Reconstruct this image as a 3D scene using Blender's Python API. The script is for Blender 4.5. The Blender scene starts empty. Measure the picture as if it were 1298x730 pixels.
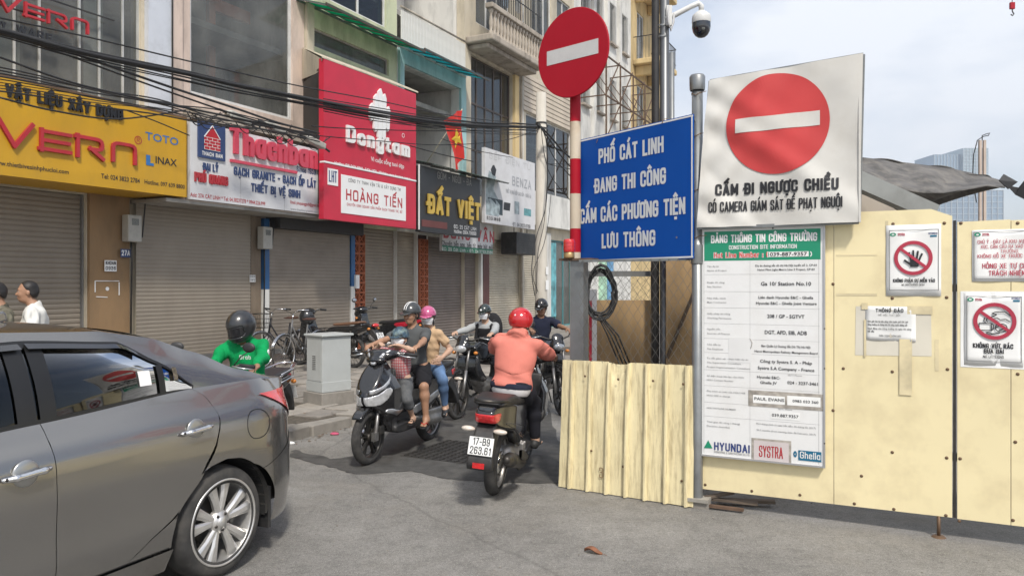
import bpy, math, random, unicodedata
import numpy as np
from mathutils import Vector, Matrix, Euler
SC = bpy.context.scene
COL = SC.collection
rnd = random.Random(7)
R = math.radians
# ---------------------------------------------------------------- camera, sky, sun, exposure
CAMH = 1.65; F = 970.0; HZ = 360.0
cd = bpy.data.cameras.new('camera'); cam = bpy.data.objects.new('camera', cd); COL.objects.link(cam)
cam.location = (0, 0, CAMH); cam.rotation_euler = (R(90), 0, 0)
cd.sensor_width = 36; cd.lens = 36*F/1298.0; cd.shift_y = -(365-HZ)/1298.0; cd.clip_start = .05; cd.clip_end = 4000
SC.camera = cam
SUN_AZ, SUN_EL = R(164), R(50)          # azimuth measured from +Y towards +X
to_sun = Vector((math.sin(SUN_AZ)*math.cos(SUN_EL), math.cos(SUN_AZ)*math.cos(SUN_EL), math.sin(SUN_EL)))
W = bpy.data.worlds.new('World'); SC.world = W; W.use_nodes = True
nt = W.node_tree; bg = nt.nodes['Background']
sky = nt.nodes.new('ShaderNodeTexSky'); sky.sky_type = 'NISHITA'; sky.sun_disc = False
sky.sun_elevation = SUN_EL; sky.sun_rotation = SUN_AZ; sky.dust_density = 2.5; sky.air_density = 1.0; sky.altitude = 10
tc = nt.nodes.new('ShaderNodeTexCoord'); mp = nt.nodes.new('ShaderNodeMapping'); mp.inputs['Scale'].default_value = (1, 1, 2.6)
n1 = nt.nodes.new('ShaderNodeTexNoise'); n1.inputs['Scale'].default_value = 1.5; n1.inputs['Detail'].default_value = 6; n1.inputs['Roughness'].default_value = .52
rp = nt.nodes.new('ShaderNodeValToRGB'); rp.color_ramp.elements[0].position = .40; rp.color_ramp.elements[1].position = .62
rp.color_ramp.elements[0].color = (.03,)*3+(1,); rp.color_ramp.elements[1].color = (.97,)*3+(1,)
mx = nt.nodes.new('ShaderNodeMix'); mx.data_type = 'RGBA'
mx.inputs[7].default_value = (5.9, 6.15, 6.6, 1)       # thin cloud, in the units of the physical sky
L = nt.links.new
L(tc.outputs['Generated'], mp.inputs[0]); L(mp.outputs[0], n1.inputs['Vector']); L(n1.outputs[0], rp.inputs[0]); L(rp.outputs[0], mx.inputs[0])
L(sky.outputs[0], mx.inputs[6]); L(mx.outputs[2], bg.inputs[0]); bg.inputs[1].default_value = .145
sd = bpy.data.lights.new('sun', 'SUN'); sun = bpy.data.objects.new('sun', sd); COL.objects.link(sun)
sd.energy = 2.9; sd.angle = R(6.0); sd.color = (1, .95, .87)
sun.rotation_euler = to_sun.to_track_quat('Z', 'Y').to_euler(); sun.location = (0, 0, 30)
SC.view_settings.view_transform = 'Standard'; SC.view_settings.look = 'None'; SC.view_settings.exposure = .30; SC.view_settings.gamma = 1
# ---------------------------------------------------------------- street frame: u runs up the street, v towards the shops
TH = R(62.9)
U = Vector((math.cos(TH), math.sin(TH), 0)); V = Vector((-math.sin(TH), math.cos(TH), 0))
def S(u, v, z=0): return U*u + V*v + Vector((0, 0, z))
def onv(px, py, v):
    """(u, z) of the point of the plane v=const that a photo position shows"""
    a = (px-649)/F; y = v/(V.y+V.x*a); x = a*y
    return U.x*x+U.y*y, CAMH-(py-HZ)/F*y
class Plane:
    """a vertical plane through p along unit direction d (to the right as one reads it)"""
    def __init__(s, p, d): s.p = Vector((p[0], p[1])); s.d = Vector(d).normalized(); s.ang = math.atan2(s.d.y, s.d.x)
    def at(s, px, py):
        a = (px-649)/F      # p + t d = (a*y, y)
        t = (a*s.p.y - s.p.x)/(s.d.x - a*s.d.y); y = s.p.y+t*s.d.y
        return t, CAMH-(py-HZ)/F*y
def grd(px, py, z=0):
    y = F*(CAMH-z)/(py-HZ); return Vector(((px-649)/F*y, y, z))
# ---------------------------------------------------------------- materials
MATS = {}
def M(name, col=(.5, .5, .5), rough=.6, metal=0, var=.12, scale=3, bump=0, bscale=60, spec=.5, coat=0, emit=None, alpha=None, trans=0, dirt=0, dcol=(.08, .07, .06), dscale=2.5, stretch=None, rvar=0, detail=5):
    if name in MATS: return MATS[name]
    m = bpy.data.materials.new(name); m.use_nodes = True; t = m.node_tree; b = t.nodes['Principled BSDF']; l = t.links.new
    b.inputs['Roughness'].default_value = rough; b.inputs['Metallic'].default_value = metal; b.inputs['Specular IOR Level'].default_value = spec
    b.inputs['Coat Weight'].default_value = coat; b.inputs['Coat Roughness'].default_value = .06
    b.inputs['Transmission Weight'].default_value = trans
    c = t.nodes.new('ShaderNodeTexCoord'); src = c.outputs['Object']
    if stretch:
        mp = t.nodes.new('ShaderNodeMapping'); mp.inputs['Scale'].default_value = stretch; l(src, mp.inputs[0]); src = mp.outputs[0]
    n = t.nodes.new('ShaderNodeTexNoise'); n.inputs['Scale'].default_value = scale; n.inputs['Detail'].default_value = detail; l(src, n.inputs['Vector'])
    r = t.nodes.new('ShaderNodeValToRGB'); r.color_ramp.elements[0].position = .3; r.color_ramp.elements[1].position = .7
    r.color_ramp.elements[0].color = tuple(max(0, x*(1-var)) for x in col)+(1,); r.color_ramp.elements[1].color = tuple(min(1, x*(1+var)) for x in col)+(1,)
    l(n.outputs[0], r.inputs[0]); out = r.outputs[0]
    if dirt:
        n2 = t.nodes.new('ShaderNodeTexNoise'); n2.inputs['Scale'].default_value = dscale; n2.inputs['Detail'].default_value = 9; n2.inputs['Roughness'].default_value = .65; l(src, n2.inputs['Vector'])
        r2 = t.nodes.new('ShaderNodeValToRGB'); r2.color_ramp.elements[0].position = .46; r2.color_ramp.elements[1].position = .74
        r2.color_ramp.elements[0].color = (0, 0, 0, 1); r2.color_ramp.elements[1].color = (dirt, dirt, dirt, 1)
        mm = t.nodes.new('ShaderNodeMix'); mm.data_type = 'RGBA'; mm.inputs[7].default_value = dcol+(1,)
        l(n2.outputs[0], r2.inputs[0]); l(r2.outputs[0], mm.inputs[0]); l(out, mm.inputs[6]); out = mm.outputs[2]
    l(out, b.inputs['Base Color'])
    if rvar:
        mr = t.nodes.new('ShaderNodeMapRange'); mr.inputs[3].default_value = max(0, rough-rvar); mr.inputs[4].default_value = min(1, rough+rvar); l(n.outputs[0], mr.inputs[0]); l(mr.outputs[0], b.inputs['Roughness'])
    if bump:
        n3 = t.nodes.new('ShaderNodeTexNoise'); n3.inputs['Scale'].default_value = bscale; n3.inputs['Detail'].default_value = 4; l(src, n3.inputs['Vector'])
        bp = t.nodes.new('ShaderNodeBump'); bp.inputs['Strength'].default_value = bump; bp.inputs['Distance'].default_value = .01; l(n3.outputs[0], bp.inputs['Height']); l(bp.outputs[0], b.inputs['Normal'])
    if emit: b.inputs['Emission Color'].default_value = emit[0]+(1,); b.inputs['Emission Strength'].default_value = emit[1]
    if alpha is not None: b.inputs['Alpha'].default_value = alpha
    MATS[name] = m; return m
def sheet_mat(name, col):
    """thin coloured plastic sheet that lets daylight through"""
    m = bpy.data.materials.new(name); m.use_nodes = True; t = m.node_tree; t.nodes.clear(); o = t.nodes.new('ShaderNodeOutputMaterial'); l = t.links.new
    n = t.nodes.new('ShaderNodeTexNoise'); n.inputs['Scale'].default_value = 2.2; n.inputs['Detail'].default_value = 6; r = t.nodes.new('ShaderNodeValToRGB'); r.color_ramp.elements[0].position = .35; r.color_ramp.elements[0].color = tuple(c*.55+.02 for c in col)+(1,); r.color_ramp.elements[1].position = .6; r.color_ramp.elements[1].color = col+(1,)
    c = t.nodes.new('ShaderNodeTexCoord'); l(c.outputs['Object'], n.inputs['Vector']); l(n.outputs[0], r.inputs[0]); d = t.nodes.new('ShaderNodeBsdfDiffuse'); tr = t.nodes.new('ShaderNodeBsdfTranslucent'); l(r.outputs[0], d.inputs[0]); l(r.outputs[0], tr.inputs[0]); mx = t.nodes.new('ShaderNodeMixShader'); mx.inputs[0].default_value = .7; l(d.outputs[0], mx.inputs[1]); l(tr.outputs[0], mx.inputs[2]); l(mx.outputs[0], o.inputs[0]); MATS[name] = m; return m
# ---------------------------------------------------------------- objects
def tag(o, label=None, cat=None, group=None, kind=None):
    if label: o['label'] = label
    if cat: o['category'] = cat
    if group: o['group'] = group
    if kind: o['kind'] = kind
    return o
def thing(name, label, cat, loc=(0, 0, 0), rz=0, group=None):
    o = bpy.data.objects.new(name, None); COL.objects.link(o); o.location = loc; o.rotation_euler = (0, 0, rz); o.empty_display_size = .2
    return tag(o, label, cat, group)
def link(name, me, mat, parent=None, label=None):
    o = bpy.data.objects.new(name, me); COL.objects.link(o)
    if mat is not None and not me.materials: me.materials.append(mat)
    if parent is not None: o.parent = parent
    if label: o['label'] = label
    return o
def share(name, src, parent, loc=(0, 0, 0), rot=(0, 0, 0), scale=(1, 1, 1)):
    o = bpy.data.objects.new(name, src.data); COL.objects.link(o); o.parent = parent; o.location = loc; o.rotation_euler = rot; o.scale = scale; return o
def copy_tree(o, parent=None):
    c = o.copy(); COL.objects.link(c); c.parent = parent
    for ch in list(o.children): copy_tree(ch, c)
    return c
class MB:
    def __init__(s): s.v = []; s.f = []; s.sm = []
    def add(s, vs, fs, smooth=False):
        n = len(s.v); s.v.extend([tuple(v) for v in vs]); s.f.extend([tuple(n+i for i in f) for f in fs]); s.sm.extend([smooth]*len(fs)); return s
    def box(s, x0, x1, y0, y1, z0, z1, m=None):
        if x0 > x1: x0, x1 = x1, x0
        if y0 > y1: y0, y1 = y1, y0
        if z0 > z1: z0, z1 = z1, z0
        vs = [Vector((x, y, z)) for z in (z0, z1) for y in (y0, y1) for x in (x0, x1)]
        if m is not None: vs = [m @ v for v in vs]
        return s.add(vs, [(0, 2, 3, 1), (4, 5, 7, 6), (0, 1, 5, 4), (2, 6, 7, 3), (0, 4, 6, 2), (1, 3, 7, 5)])
    def bar(s, a, b, w, h=None):
        """square bar between two points"""
        a = Vector(a); b = Vector(b); h = h or w; d = (b-a); L_ = d.length; q = d.to_track_quat('X', 'Z').to_matrix().to_4x4()
        return s.box(0, L_, -w/2, w/2, -h/2, h/2, Matrix.Translation(a) @ q)
    def tube(s, pts, r, seg=8, caps=True, smooth=True):
        pts = [Vector(p) for p in pts]; n = len(pts); rs = r if isinstance(r, (list, tuple)) else [r]*n
        vs = []; ref = None
        for i, p in enumerate(pts):
            d = (pts[min(i+1, n-1)]-pts[max(i-1, 0)])
            if d.length < 1e-9: d = Vector((0, 0, 1))
            d.normalize()
            if ref is None: ref = Vector((0, 0, 1)) if abs(d.z) < .9 else Vector((1, 0, 0))
            a = d.cross(ref).normalized(); b = a.cross(d).normalized(); ref = b
            for k in range(seg):
                t = 2*math.pi*k/seg; vs.append(p+(a*math.cos(t)+b*math.sin(t))*rs[i])
        fs = [(i*seg+k, i*seg+(k+1) % seg, (i+1)*seg+(k+1) % seg, (i+1)*seg+k) for i in range(n-1) for k in range(seg)]
        s.add(vs, fs, smooth)
        if caps:
            m = len(s.v)-len(vs); s.f.append(tuple(m+k for k in range(seg))[::-1]); s.f.append(tuple(m+(n-1)*seg+k for k in range(seg))); s.sm += [False, False]
        return s
    def lathe(s, prof, seg=24, m=None, smooth=True):
        """profile (r, h) turned about local z"""
        n = len(prof); vs = []
        for r, h in prof:
            for k in range(seg):
                t = 2*math.pi*k/seg; v = Vector((r*math.cos(t), r*math.sin(t), h)); vs.append(m @ v if m is not None else v)
        return s.add(vs, [(i*seg+k, i*seg+(k+1) % seg, (i+1)*seg+(k+1) % seg, (i+1)*seg+k) for i in range(n-1) for k in range(seg)], smooth)
    def prism(s, poly, y0, y1, m=None):
        """polygon of (x, z) extruded along y"""
        n = len(poly); vs = [Vector((p[0], y0, p[1])) for p in poly]+[Vector((p[0], y1, p[1])) for p in poly]
        if m is not None: vs = [m @ v for v in vs]
        return s.add(vs, [tuple(range(n)), tuple(range(2*n-1, n-1, -1))]+[(i, i+n, (i+1) % n+n, (i+1) % n) for i in range(n)])
    def grid(s, fn, nu, nv, smooth=True, flip=False):
        vs = [fn(i/nu, j/nv) for j in range(nv+1) for i in range(nu+1)]; w = nu+1
        fs = [(j*w+i, j*w+i+1, (j+1)*w+i+1, (j+1)*w+i) for j in range(nv) for i in range(nu)]
        if flip: fs = [f[::-1] for f in fs]
        return s.add(vs, fs, smooth)
    def ell(s, c, r, seg=16, rings=10, m=None, z0=-1, z1=1):
        vs = []; c = Vector(c)
        a0, a1 = math.asin(z0), math.asin(z1)
        for j in range(rings+1):
            a = a0+(a1-a0)*j/rings
            for k in range(seg):
                t = 2*math.pi*k/seg; v = Vector((math.cos(a)*math.cos(t)*r[0], math.cos(a)*math.sin(t)*r[1], math.sin(a)*r[2]))
                vs.append((m @ v if m is not None else v)+c)
        return s.add(vs, [(j*seg+k, j*seg+(k+1) % seg, (j+1)*seg+(k+1) % seg, (j+1)*seg+k) for j in range(rings) for k in range(seg)], True)
    def mesh(s, name):
        me = bpy.data.meshes.new(name); me.from_pydata(s.v, [], s.f); me.polygons.foreach_set('use_smooth', s.sm); me.update(); return me
    def build(s, name, mat, parent=None, label=None, bevel=0, solid=0, recalc=False):
        me = s.mesh(name)
        if recalc:
            import bmesh
            b = bmesh.new(); b.from_mesh(me); bmesh.ops.recalc_face_normals(b, faces=b.faces); b.to_mesh(me); b.free()
        o = link(name, me, mat, parent, label)
        if solid: md = o.modifiers.new('thickness', 'SOLIDIFY'); md.thickness = solid; md.offset = 0
        if bevel: md = o.modifiers.new('bevel', 'BEVEL'); md.width = bevel; md.segments = 2; md.limit_method = 'ANGLE'; md.angle_limit = R(35)
        return o
def bx(name, mat, parent, *a, **k):
    bv = k.pop('bevel', 0); lb = k.pop('label', None)
    return MB().box(*a).build(name, mat, parent, lb, bevel=bv)
def wall_holes(x0, x1, z0, z1, y0, y1, holes, mb=None):
    """a wall slab between y0 (front) and y1 (back) with rectangular openings (hx0,hx1,hz0,hz1)"""
    mb = mb or MB(); xs = sorted({x0, x1, *[h[0] for h in holes], *[h[1] for h in holes]}); zs = sorted({z0, z1, *[h[2] for h in holes], *[h[3] for h in holes]})
    xs = [x for x in xs if x0-1e-6 <= x <= x1+1e-6]; zs = [z for z in zs if z0-1e-6 <= z <= z1+1e-6]
    solid = {}
    for i in range(len(xs)-1):
        for j in range(len(zs)-1):
            cx, cz = (xs[i]+xs[i+1])/2, (zs[j]+zs[j+1])/2
            solid[i, j] = not any(h[0] < cx < h[1] and h[2] < cz < h[3] for h in holes)
    for (i, j), s_ in solid.items():
        if not s_: continue
        a, b, c, d = xs[i], xs[i+1], zs[j], zs[j+1]
        mb.add([(a, y0, c), (b, y0, c), (b, y0, d), (a, y0, d)], [(0, 1, 2, 3)]); mb.add([(a, y1, c), (b, y1, c), (b, y1, d), (a, y1, d)], [(3, 2, 1, 0)])
        if not solid.get((i-1, j)): mb.add([(a, y0, c), (a, y0, d), (a, y1, d), (a, y1, c)], [(0, 1, 2, 3)])
        if not solid.get((i+1, j)): mb.add([(b, y0, c), (b, y0, d), (b, y1, d), (b, y1, c)], [(3, 2, 1, 0)])
        if not solid.get((i, j-1)): mb.add([(a, y0, c), (b, y0, c), (b, y1, c), (a, y1, c)], [(3, 2, 1, 0)])
        if not solid.get((i, j+1)): mb.add([(a, y0, d), (b, y0, d), (b, y1, d), (a, y1, d)], [(0, 1, 2, 3)])
    return mb
# ---------------------------------------------------------------- stroke lettering
def arc(cx, cy, rx, ry, a0, a1, n=8): return [(cx+rx*math.cos(R(a0+(a1-a0)*i/n)), cy+ry*math.sin(R(a0+(a1-a0)*i/n))) for i in range(n+1)]
def rd(pts, r=.16, n=3):
    out = [pts[0]]
    for i in range(1, len(pts)-1):
        p0, p, p1 = Vector(pts[i-1]), Vector(pts[i]), Vector(pts[i+1]); a = (p0-p); b = (p1-p); q = min(r, a.length*.5, b.length*.5)
        A = p+a.normalized()*q; B = p+b.normalized()*q
        for k in range(n+1):
            t = k/n; out.append(tuple(A*(1-t)**2+p*2*t*(1-t)+B*t*t))
    out.append(pts[-1]); return out
def _o(w, h=1, z=0): return rd([(w/2, z), (w, z), (w, z+h), (0, z+h), (0, z), (w/2, z)], .2)
X = .66
GL = {
 'A': (.52, [[(0, 0), (.26, 1)], [(.26, 1), (.52, 0)], [(.1, .3), (.42, .3)]]), 'B': (.48, [[(0, 0), (0, 1)], rd([(0, 1), (.44, 1), (.44, .53), (0, .53)]), rd([(0, .53), (.48, .53), (.48, 0), (0, 0)])]),
 'C': (.48, [rd([(.48, .7), (.48, 1), (0, 1), (0, 0), (.48, 0), (.48, .3)], .2)]), 'D': (.48, [[(0, 0), (0, 1)], rd([(0, 1), (.48, 1), (.48, 0), (0, 0)], .22)]),
 'E': (.4, [[(.4, 1), (0, 1), (0, 0), (.4, 0)], [(0, .52), (.36, .52)]]), 'F': (.38, [[(.38, 1), (0, 1), (0, 0)], [(0, .52), (.34, .52)]]),
 'G': (.48, [rd([(.48, .72), (.48, 1), (0, 1), (0, 0), (.48, 0), (.48, .46)], .2), [(.48, .46), (.27, .46)]]), 'H': (.48, [[(0, 0), (0, 1)], [(.48, 0), (.48, 1)], [(0, .52), (.48, .52)]]),
 'I': (.0, [[(0, 0), (0, 1)]]), 'J': (.36, [rd([(0, .25), (0, 0), (.36, 0), (.36, 1)], .2)]), 'K': (.48, [[(0, 0), (0, 1)], [(.46, 1), (0, .42)], [(.16, .6), (.48, 0)]]),
 'L': (.38, [[(0, 1), (0, 0), (.38, 0)]]), 'M': (.62, [[(0, 0), (0, 1)], [(0, 1), (.31, .25)], [(.31, .25), (.62, 1)], [(.62, 1), (.62, 0)]]), 'N': (.5, [[(0, 0), (0, 1)], [(0, 1), (.5, 0)], [(.5, 0), (.5, 1)]]),
 'O': (.5, [_o(.5)]), 'P': (.46, [[(0, 0), (0, 1)], rd([(0, 1), (.46, 1), (.46, .46), (0, .46)], .2)]), 'Q': (.5, [_o(.5), [(.3, .22), (.54, -.08)]]),
 'R': (.48, [[(0, 0), (0, 1)], rd([(0, 1), (.46, 1), (.46, .5), (0, .5)], .2), [(.26, .5), (.48, 0)]]), 'S': (.46, [rd([(.46, .72), (.46, 1), (0, 1), (0, .54), (.46, .46), (.46, 0), (0, 0), (0, .28)], .2)]),
 'T': (.46, [[(0, 1), (.46, 1)], [(.23, 1), (.23, 0)]]), 'U': (.48, [rd([(0, 1), (0, 0), (.48, 0), (.48, 1)], .22)]), 'V': (.52, [[(0, 1), (.26, 0)], [(.26, 0), (.52, 1)]]),
 'W': (.74, [[(0, 1), (.18, 0)], [(.18, 0), (.37, .9)], [(.37, .9), (.56, 0)], [(.56, 0), (.74, 1)]]), 'X': (.5, [[(0, 0), (.5, 1)], [(0, 1), (.5, 0)]]), 'Y': (.5, [[(0, 1), (.25, .45)], [(.5, 1), (.25, .45)], [(.25, .45), (.25, 0)]]),
 'Z': (.46, [[(0, 1), (.46, 1), (0, 0), (.46, 0)]]),
 '0': (.44, [_o(.44)]), '1': (.2, [[(0, .8), (.2, 1)], [(.2, 1), (.2, 0)]]), '2': (.42, [rd([(0, .72), (0, 1), (.42, 1), (.42, .6), (0, 0)], .18), [(0, 0), (.42, 0)]]),
 '3': (.42, [rd([(0, .75), (0, 1), (.4, 1), (.4, .54), (.14, .54)], .16), rd([(.14, .54), (.42, .54), (.42, 0), (0, 0), (0, .25)], .16)]), '4': (.46, [[(.34, 0), (.34, 1)], [(.34, 1), (0, .28)], [(0, .28), (.46, .28)]]),
 '5': (.42, [[(.4, 1), (.03, 1)], rd([(.03, 1), (.03, .58), (.42, .62), (.42, 0), (0, 0), (0, .24)], .16)]), '6': (.42, [rd([(.4, .78), (.4, 1), (0, 1), (0, 0), (.42, 0), (.42, .56), (0, .56)], .18)]),
 '7': (.42, [[(0, 1), (.42, 1)], [(.42, 1), (.12, 0)]]), '8': (.42, [rd([(.21, .54), (.4, .54), (.4, 1), (.02, 1), (.02, .54), (.21, .54)], .16), rd([(.21, .54), (.42, .54), (.42, 0), (0, 0), (0, .54), (.21, .54)], .16)]),
 '9': (.42, [rd([(.02, .22), (.02, 0), (.42, 0), (.42, 1), (0, 1), (0, .44), (.42, .44)], .18)]),
 '-': (.26, [[(0, .45), (.26, .45)]]), '.': (.0, [[(0, -.02), (0, .1)]]), ',': (.04, [[(.04, .1), (0, -.14)]]), ':': (.0, [[(0, 0), (0, .12)], [(0, .5), (0, .62)]]), '/': (.34, [[(0, -.05), (.34, 1.02)]]),
 '&': (.5, [rd([(.5, 0), (.1, .75), (.1, 1), (.38, 1), (.38, .7), (0, .35), (0, 0), (.36, 0), (.5, .4)], .12)]), '(': (.14, [arc(.3, .5, .3, .62, 130, 230)]), ')': (.14, [arc(-.16, .5, .3, .62, 50, -50)]), '*': (.24, [[(0, .8), (.24, .8)], [(.06, .68), (.18, .92)]]),
 "'": (.0, [[(0, .8), (0, 1)]]), '@': (.7, [_o(.7), _o(.3, .5, .25)]), ' ': (.22, []),
 'a': (.4, [[(.4, X), (.4, 0)], rd([(.4, X), (0, X), (0, 0), (.4, 0)], .18)]), 'b': (.4, [[(0, 1), (0, 0)], rd([(0, X), (.4, X), (.4, 0), (0, 0)], .16)]), 'c': (.36, [rd([(.36, .46), (.36, X), (0, X), (0, 0), (.36, 0), (.36, .2)], .16)]),
 'd': (.4, [[(.4, 1), (.4, 0)], rd([(.4, X), (0, X), (0, 0), (.4, 0)], .16)]), 'e': (.38, [rd([(0, .34), (.38, .34), (.38, X), (0, X), (0, 0), (.38, 0), (.38, .14)], .15)]), 'f': (.26, [rd([(.28, 1), (.08, 1), (.08, 0)], .12), [(-.04, X), (.24, X)]]),
 'g': (.4, [rd([(.4, 0), (0, 0), (0, X), (.4, X)], .16), rd([(.4, X), (.4, -.3), (0, -.3), (0, -.16)], .16)]), 'h': (.38, [[(0, 1), (0, 0)], rd([(0, X), (.38, X), (.38, 0)], .16)]), 'i': (.0, [[(0, X), (0, 0)], [(0, .86), (0, 1)]]), 'j': (.1, [rd([(.1, X), (.1, -.28), (-.08, -.28)], .1), [(.1, .86), (.1, 1)]]),
 'k': (.36, [[(0, 1), (0, 0)], [(.34, X), (0, .28)], [(.12, .4), (.36, 0)]]), 'l': (.0, [[(0, 1), (0, 0)]]), 'm': (.6, [[(0, X), (0, 0)], rd([(0, X), (.3, X), (.3, 0)], .12), rd([(.3, X), (.6, X), (.6, 0)], .12)]), 'n': (.38, [[(0, X), (0, 0)], rd([(0, X), (.38, X), (.38, 0)], .16)]),
 'o': (.4, [_o(.4, X)]), 'p': (.4, [[(0, X), (0, -.3)], rd([(0, X), (.4, X), (.4, 0), (0, 0)], .16)]), 'q': (.4, [[(.4, X), (.4, -.3)], rd([(.4, X), (0, X), (0, 0), (.4, 0)], .16)]), 'r': (.22, [[(0, X), (0, 0)], rd([(0, .5), (.04, X), (.24, X)], .1)]),
 's': (.34, [rd([(.34, .5), (.34, X), (0, X), (0, .36), (.34, .3), (.34, 0), (0, 0), (0, .16)], .13)]), 't': (.24, [rd([(.06, .92), (.06, 0), (.26, 0)], .1), [(-.06, X), (.24, X)]]), 'u': (.38, [rd([(0, X), (0, 0), (.38, 0)], .16), [(.38, X), (.38, 0)]]),
 'v': (.38, [[(0, X), (.19, 0)], [(.19, 0), (.38, X)]]), 'w': (.54, [[(0, X), (.13, 0)], [(.13, 0), (.27, .58)], [(.27, .58), (.41, 0)], [(.41, 0), (.54, X)]]), 'x': (.36, [[(0, X), (.36, 0)], [(0, 0), (.36, X)]]), 'y': (.38, [[(0, X), (.19, 0)], [(.38, X), (.1, -.3)]]), 'z': (.34, [[(0, X), (.34, X), (0, 0), (.34, 0)]]),
}
def text_strokes(s, bold, gap):
    """strokes in cap-height units and the total width"""
    x = 0; out = []
    for ch in s:
        bar = ch in 'Đđ'
        if bar: ch = 'D' if ch == 'Đ' else 'd'
        d = unicodedata.normalize('NFD', ch); b = d[0]; marks = d[1:]
        if b not in GL: b = 'O' if b.isupper() else 'o'
        w, st = GL[b]
        for p in st: out.append([(x+q[0], q[1]) for q in p])
        if bar: out.append([(x-.17, .5), (x+.2, .5)] if b == 'D' else [(x+.2, .84), (x+.52, .84)])
        top = 1.0 if (b.isupper() or b in 'bdfhklt') else X
        if b == 'i' and marks and marks[0] != '\u0323': out.pop()
        c = x+w/2; y = top+.14+bold*.5; h = .17
        circ = '\u0302' in marks
        for mk in marks:
            if mk == '\u0302': out.append([(c-.15, y), (c, y+h*.75), (c+.15, y)])
            elif mk == '\u0306': out.append(arc(c, y+h, .14, h, 180, 360, 5))
            elif mk == '\u031b': out.append([(x+w-.02, top-.04), (x+w+.14, top+.02), (x+w+.14, top+.14)])
            elif mk == '\u0323': out.append([(c-.03, -.26-bold*.3), (c+.07, -.26-bold*.3)])
            else:
                yy = y+(.2 if circ else 0); cx = c+(.16 if circ else 0)
                if mk == '\u0301': out.append([(cx-.06, yy), (cx+.09, yy+h)])
                elif mk == '\u0300': out.append([(cx+.06, yy), (cx-.09, yy+h)])
                elif mk == '\u0303': out.append([(c-.16, yy+.02), (c-.06, yy+.12), (c+.06, yy+.04), (c+.16, yy+.14)])
                elif mk == '\u0309': out.append([(cx-.05, yy+.2), (cx+.06, yy+.16), (cx, yy+.06), (cx, yy)])
        x += w+gap+bold
    return out, x-gap-bold
def letters(s, x0, x1, z, h, bold=.16, gap=.13, y=-.002, depth=0, mb=None, slant=0, sz=None, warp=None, rise=0):
    """flat or raised lettering in a local x-z plane read from -y, fitted between x0 and x1, cap height h"""
    mb = mb or MB(); st, w = text_strokes(s, bold, gap); kx = (x1-x0-bold*h*.8)/max(w, .01) if x1 is not None else h
    t = bold/2; hb = min(t*h, t*kx*1.35); ox = x0+(hb if x1 is not None else 0); k = 0
    for p in st:
        q = [Vector((ox+a*kx+slant*b*h, z+b*h*(1-0)+rise*(ox+a*kx-x0))) for a, b in p]
        # end extension
        n = len(q); closed = (q[0]-q[-1]).length < 1e-6 and n > 2
        L_ = []; Rr = []
        for i in range(n):
            if closed: d0 = q[i]-q[i-1 if i > 0 else n-2]; d1 = q[i+1 if i < n-1 else 1]-q[i]
            else: d0 = q[i]-q[i-1] if i > 0 else q[1]-q[0]; d1 = q[i+1]-q[i] if i < n-1 else q[n-1]-q[n-2]
            if d0.length < 1e-9: d0 = d1
            if d1.length < 1e-9: d1 = d0
            d0 = d0.normalized(); d1 = d1.normalized(); m = (d0+d1); m = m.normalized() if m.length > 1e-4 else d0
            nn = Vector((-m.y, m.x)); cs = max(.45, nn.dot(Vector((-d0.y, d0.x)))); pt = q[i]
            if not closed and i == 0: pt = pt-d0*hb*.85*(1 if len(p) > 0 else 0)
            if not closed and i == n-1: pt = pt+d1*hb*.85
            L_.append(pt+nn*hb/cs); Rr.append(pt-nn*hb/cs)
        k += 1; yy = y-depth-.00012*(k % 7)
        vs = []
        for a, b in zip(L_, Rr): vs += [(a.x, yy, a.y), (b.x, yy, b.y)]
        fs = [(2*i, 2*i+1, 2*i+3, 2*i+2) for i in range(n-1)]
        if depth:
            o = len(vs)
            for a, b in zip(L_, Rr): vs += [(a.x, y, a.y), (b.x, y, b.y)]
            fs += [(2*i, 2*i+2, o+2*i+2, o+2*i) for i in range(n-1)]+[(2*i+1, o+2*i+1, o+2*i+3, 2*i+3) for i in range(n-1)]
            if not closed: fs += [(0, o, o+1, 1), (2*n-2, 2*n-1, o+2*n-1, o+2*n-2)]
        if warp: vs = [warp(v) for v in vs]
        mb.add(vs, fs)
    return mb
FIX = {'Đ': 'D', 'đ': 'd'}
def printed(s, x0, x1, z, h, y=-.002, mb=None, warp=None, bold=.012):
    """small print in the built-in typeface, fitted to the same box as letters()"""
    t = ''
    for ch in s:
        d = unicodedata.normalize('NFD', FIX.get(ch, ch)); t += unicodedata.normalize('NFC', ''.join(c for c in d if c != '\u031b'))
    c = bpy.data.curves.new('print', 'FONT'); c.body = t; c.size = 1; c.resolution_u = 2; c.offset = bold; o = bpy.data.objects.new('print', c); me = bpy.data.meshes.new_from_object(o)
    vs = [v.co.copy() for v in me.vertices]; fs = [tuple(p.vertices) for p in me.polygons]; bpy.data.objects.remove(o); bpy.data.curves.remove(c); bpy.data.meshes.remove(me); mb = mb or MB()
    if not vs: return mb
    a, b = min(v.x for v in vs), max(v.x for v in vs); kx = (x1-x0)/(b-a); kz = h/.70; q = [(x0+(v.x-a)*kx, y, z+v.y*kz) for v in vs]
    if warp: q = [warp(v) for v in q]
    return mb.add(q, fs)
def disc(mb, cx, cz, rx, rz, y, y1=None, n=40, warp=None, rings=1, r0=0):
    """disc or ring facing -y"""
    vs = []; fs = []
    for j in range(rings+1):
        k = r0+(1-r0)*j/rings
        for i in range(n):
            t = 2*math.pi*i/n; v = (cx+rx*k*math.cos(t), y, cz+rz*k*math.sin(t)); vs.append(warp(v) if warp else v)
    for j in range(rings):
        for i in range(n): fs.append((j*n+i, j*n+(i+1) % n, (j+1)*n+(i+1) % n, (j+1)*n+i))
    return mb.add(vs, fs)
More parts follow.
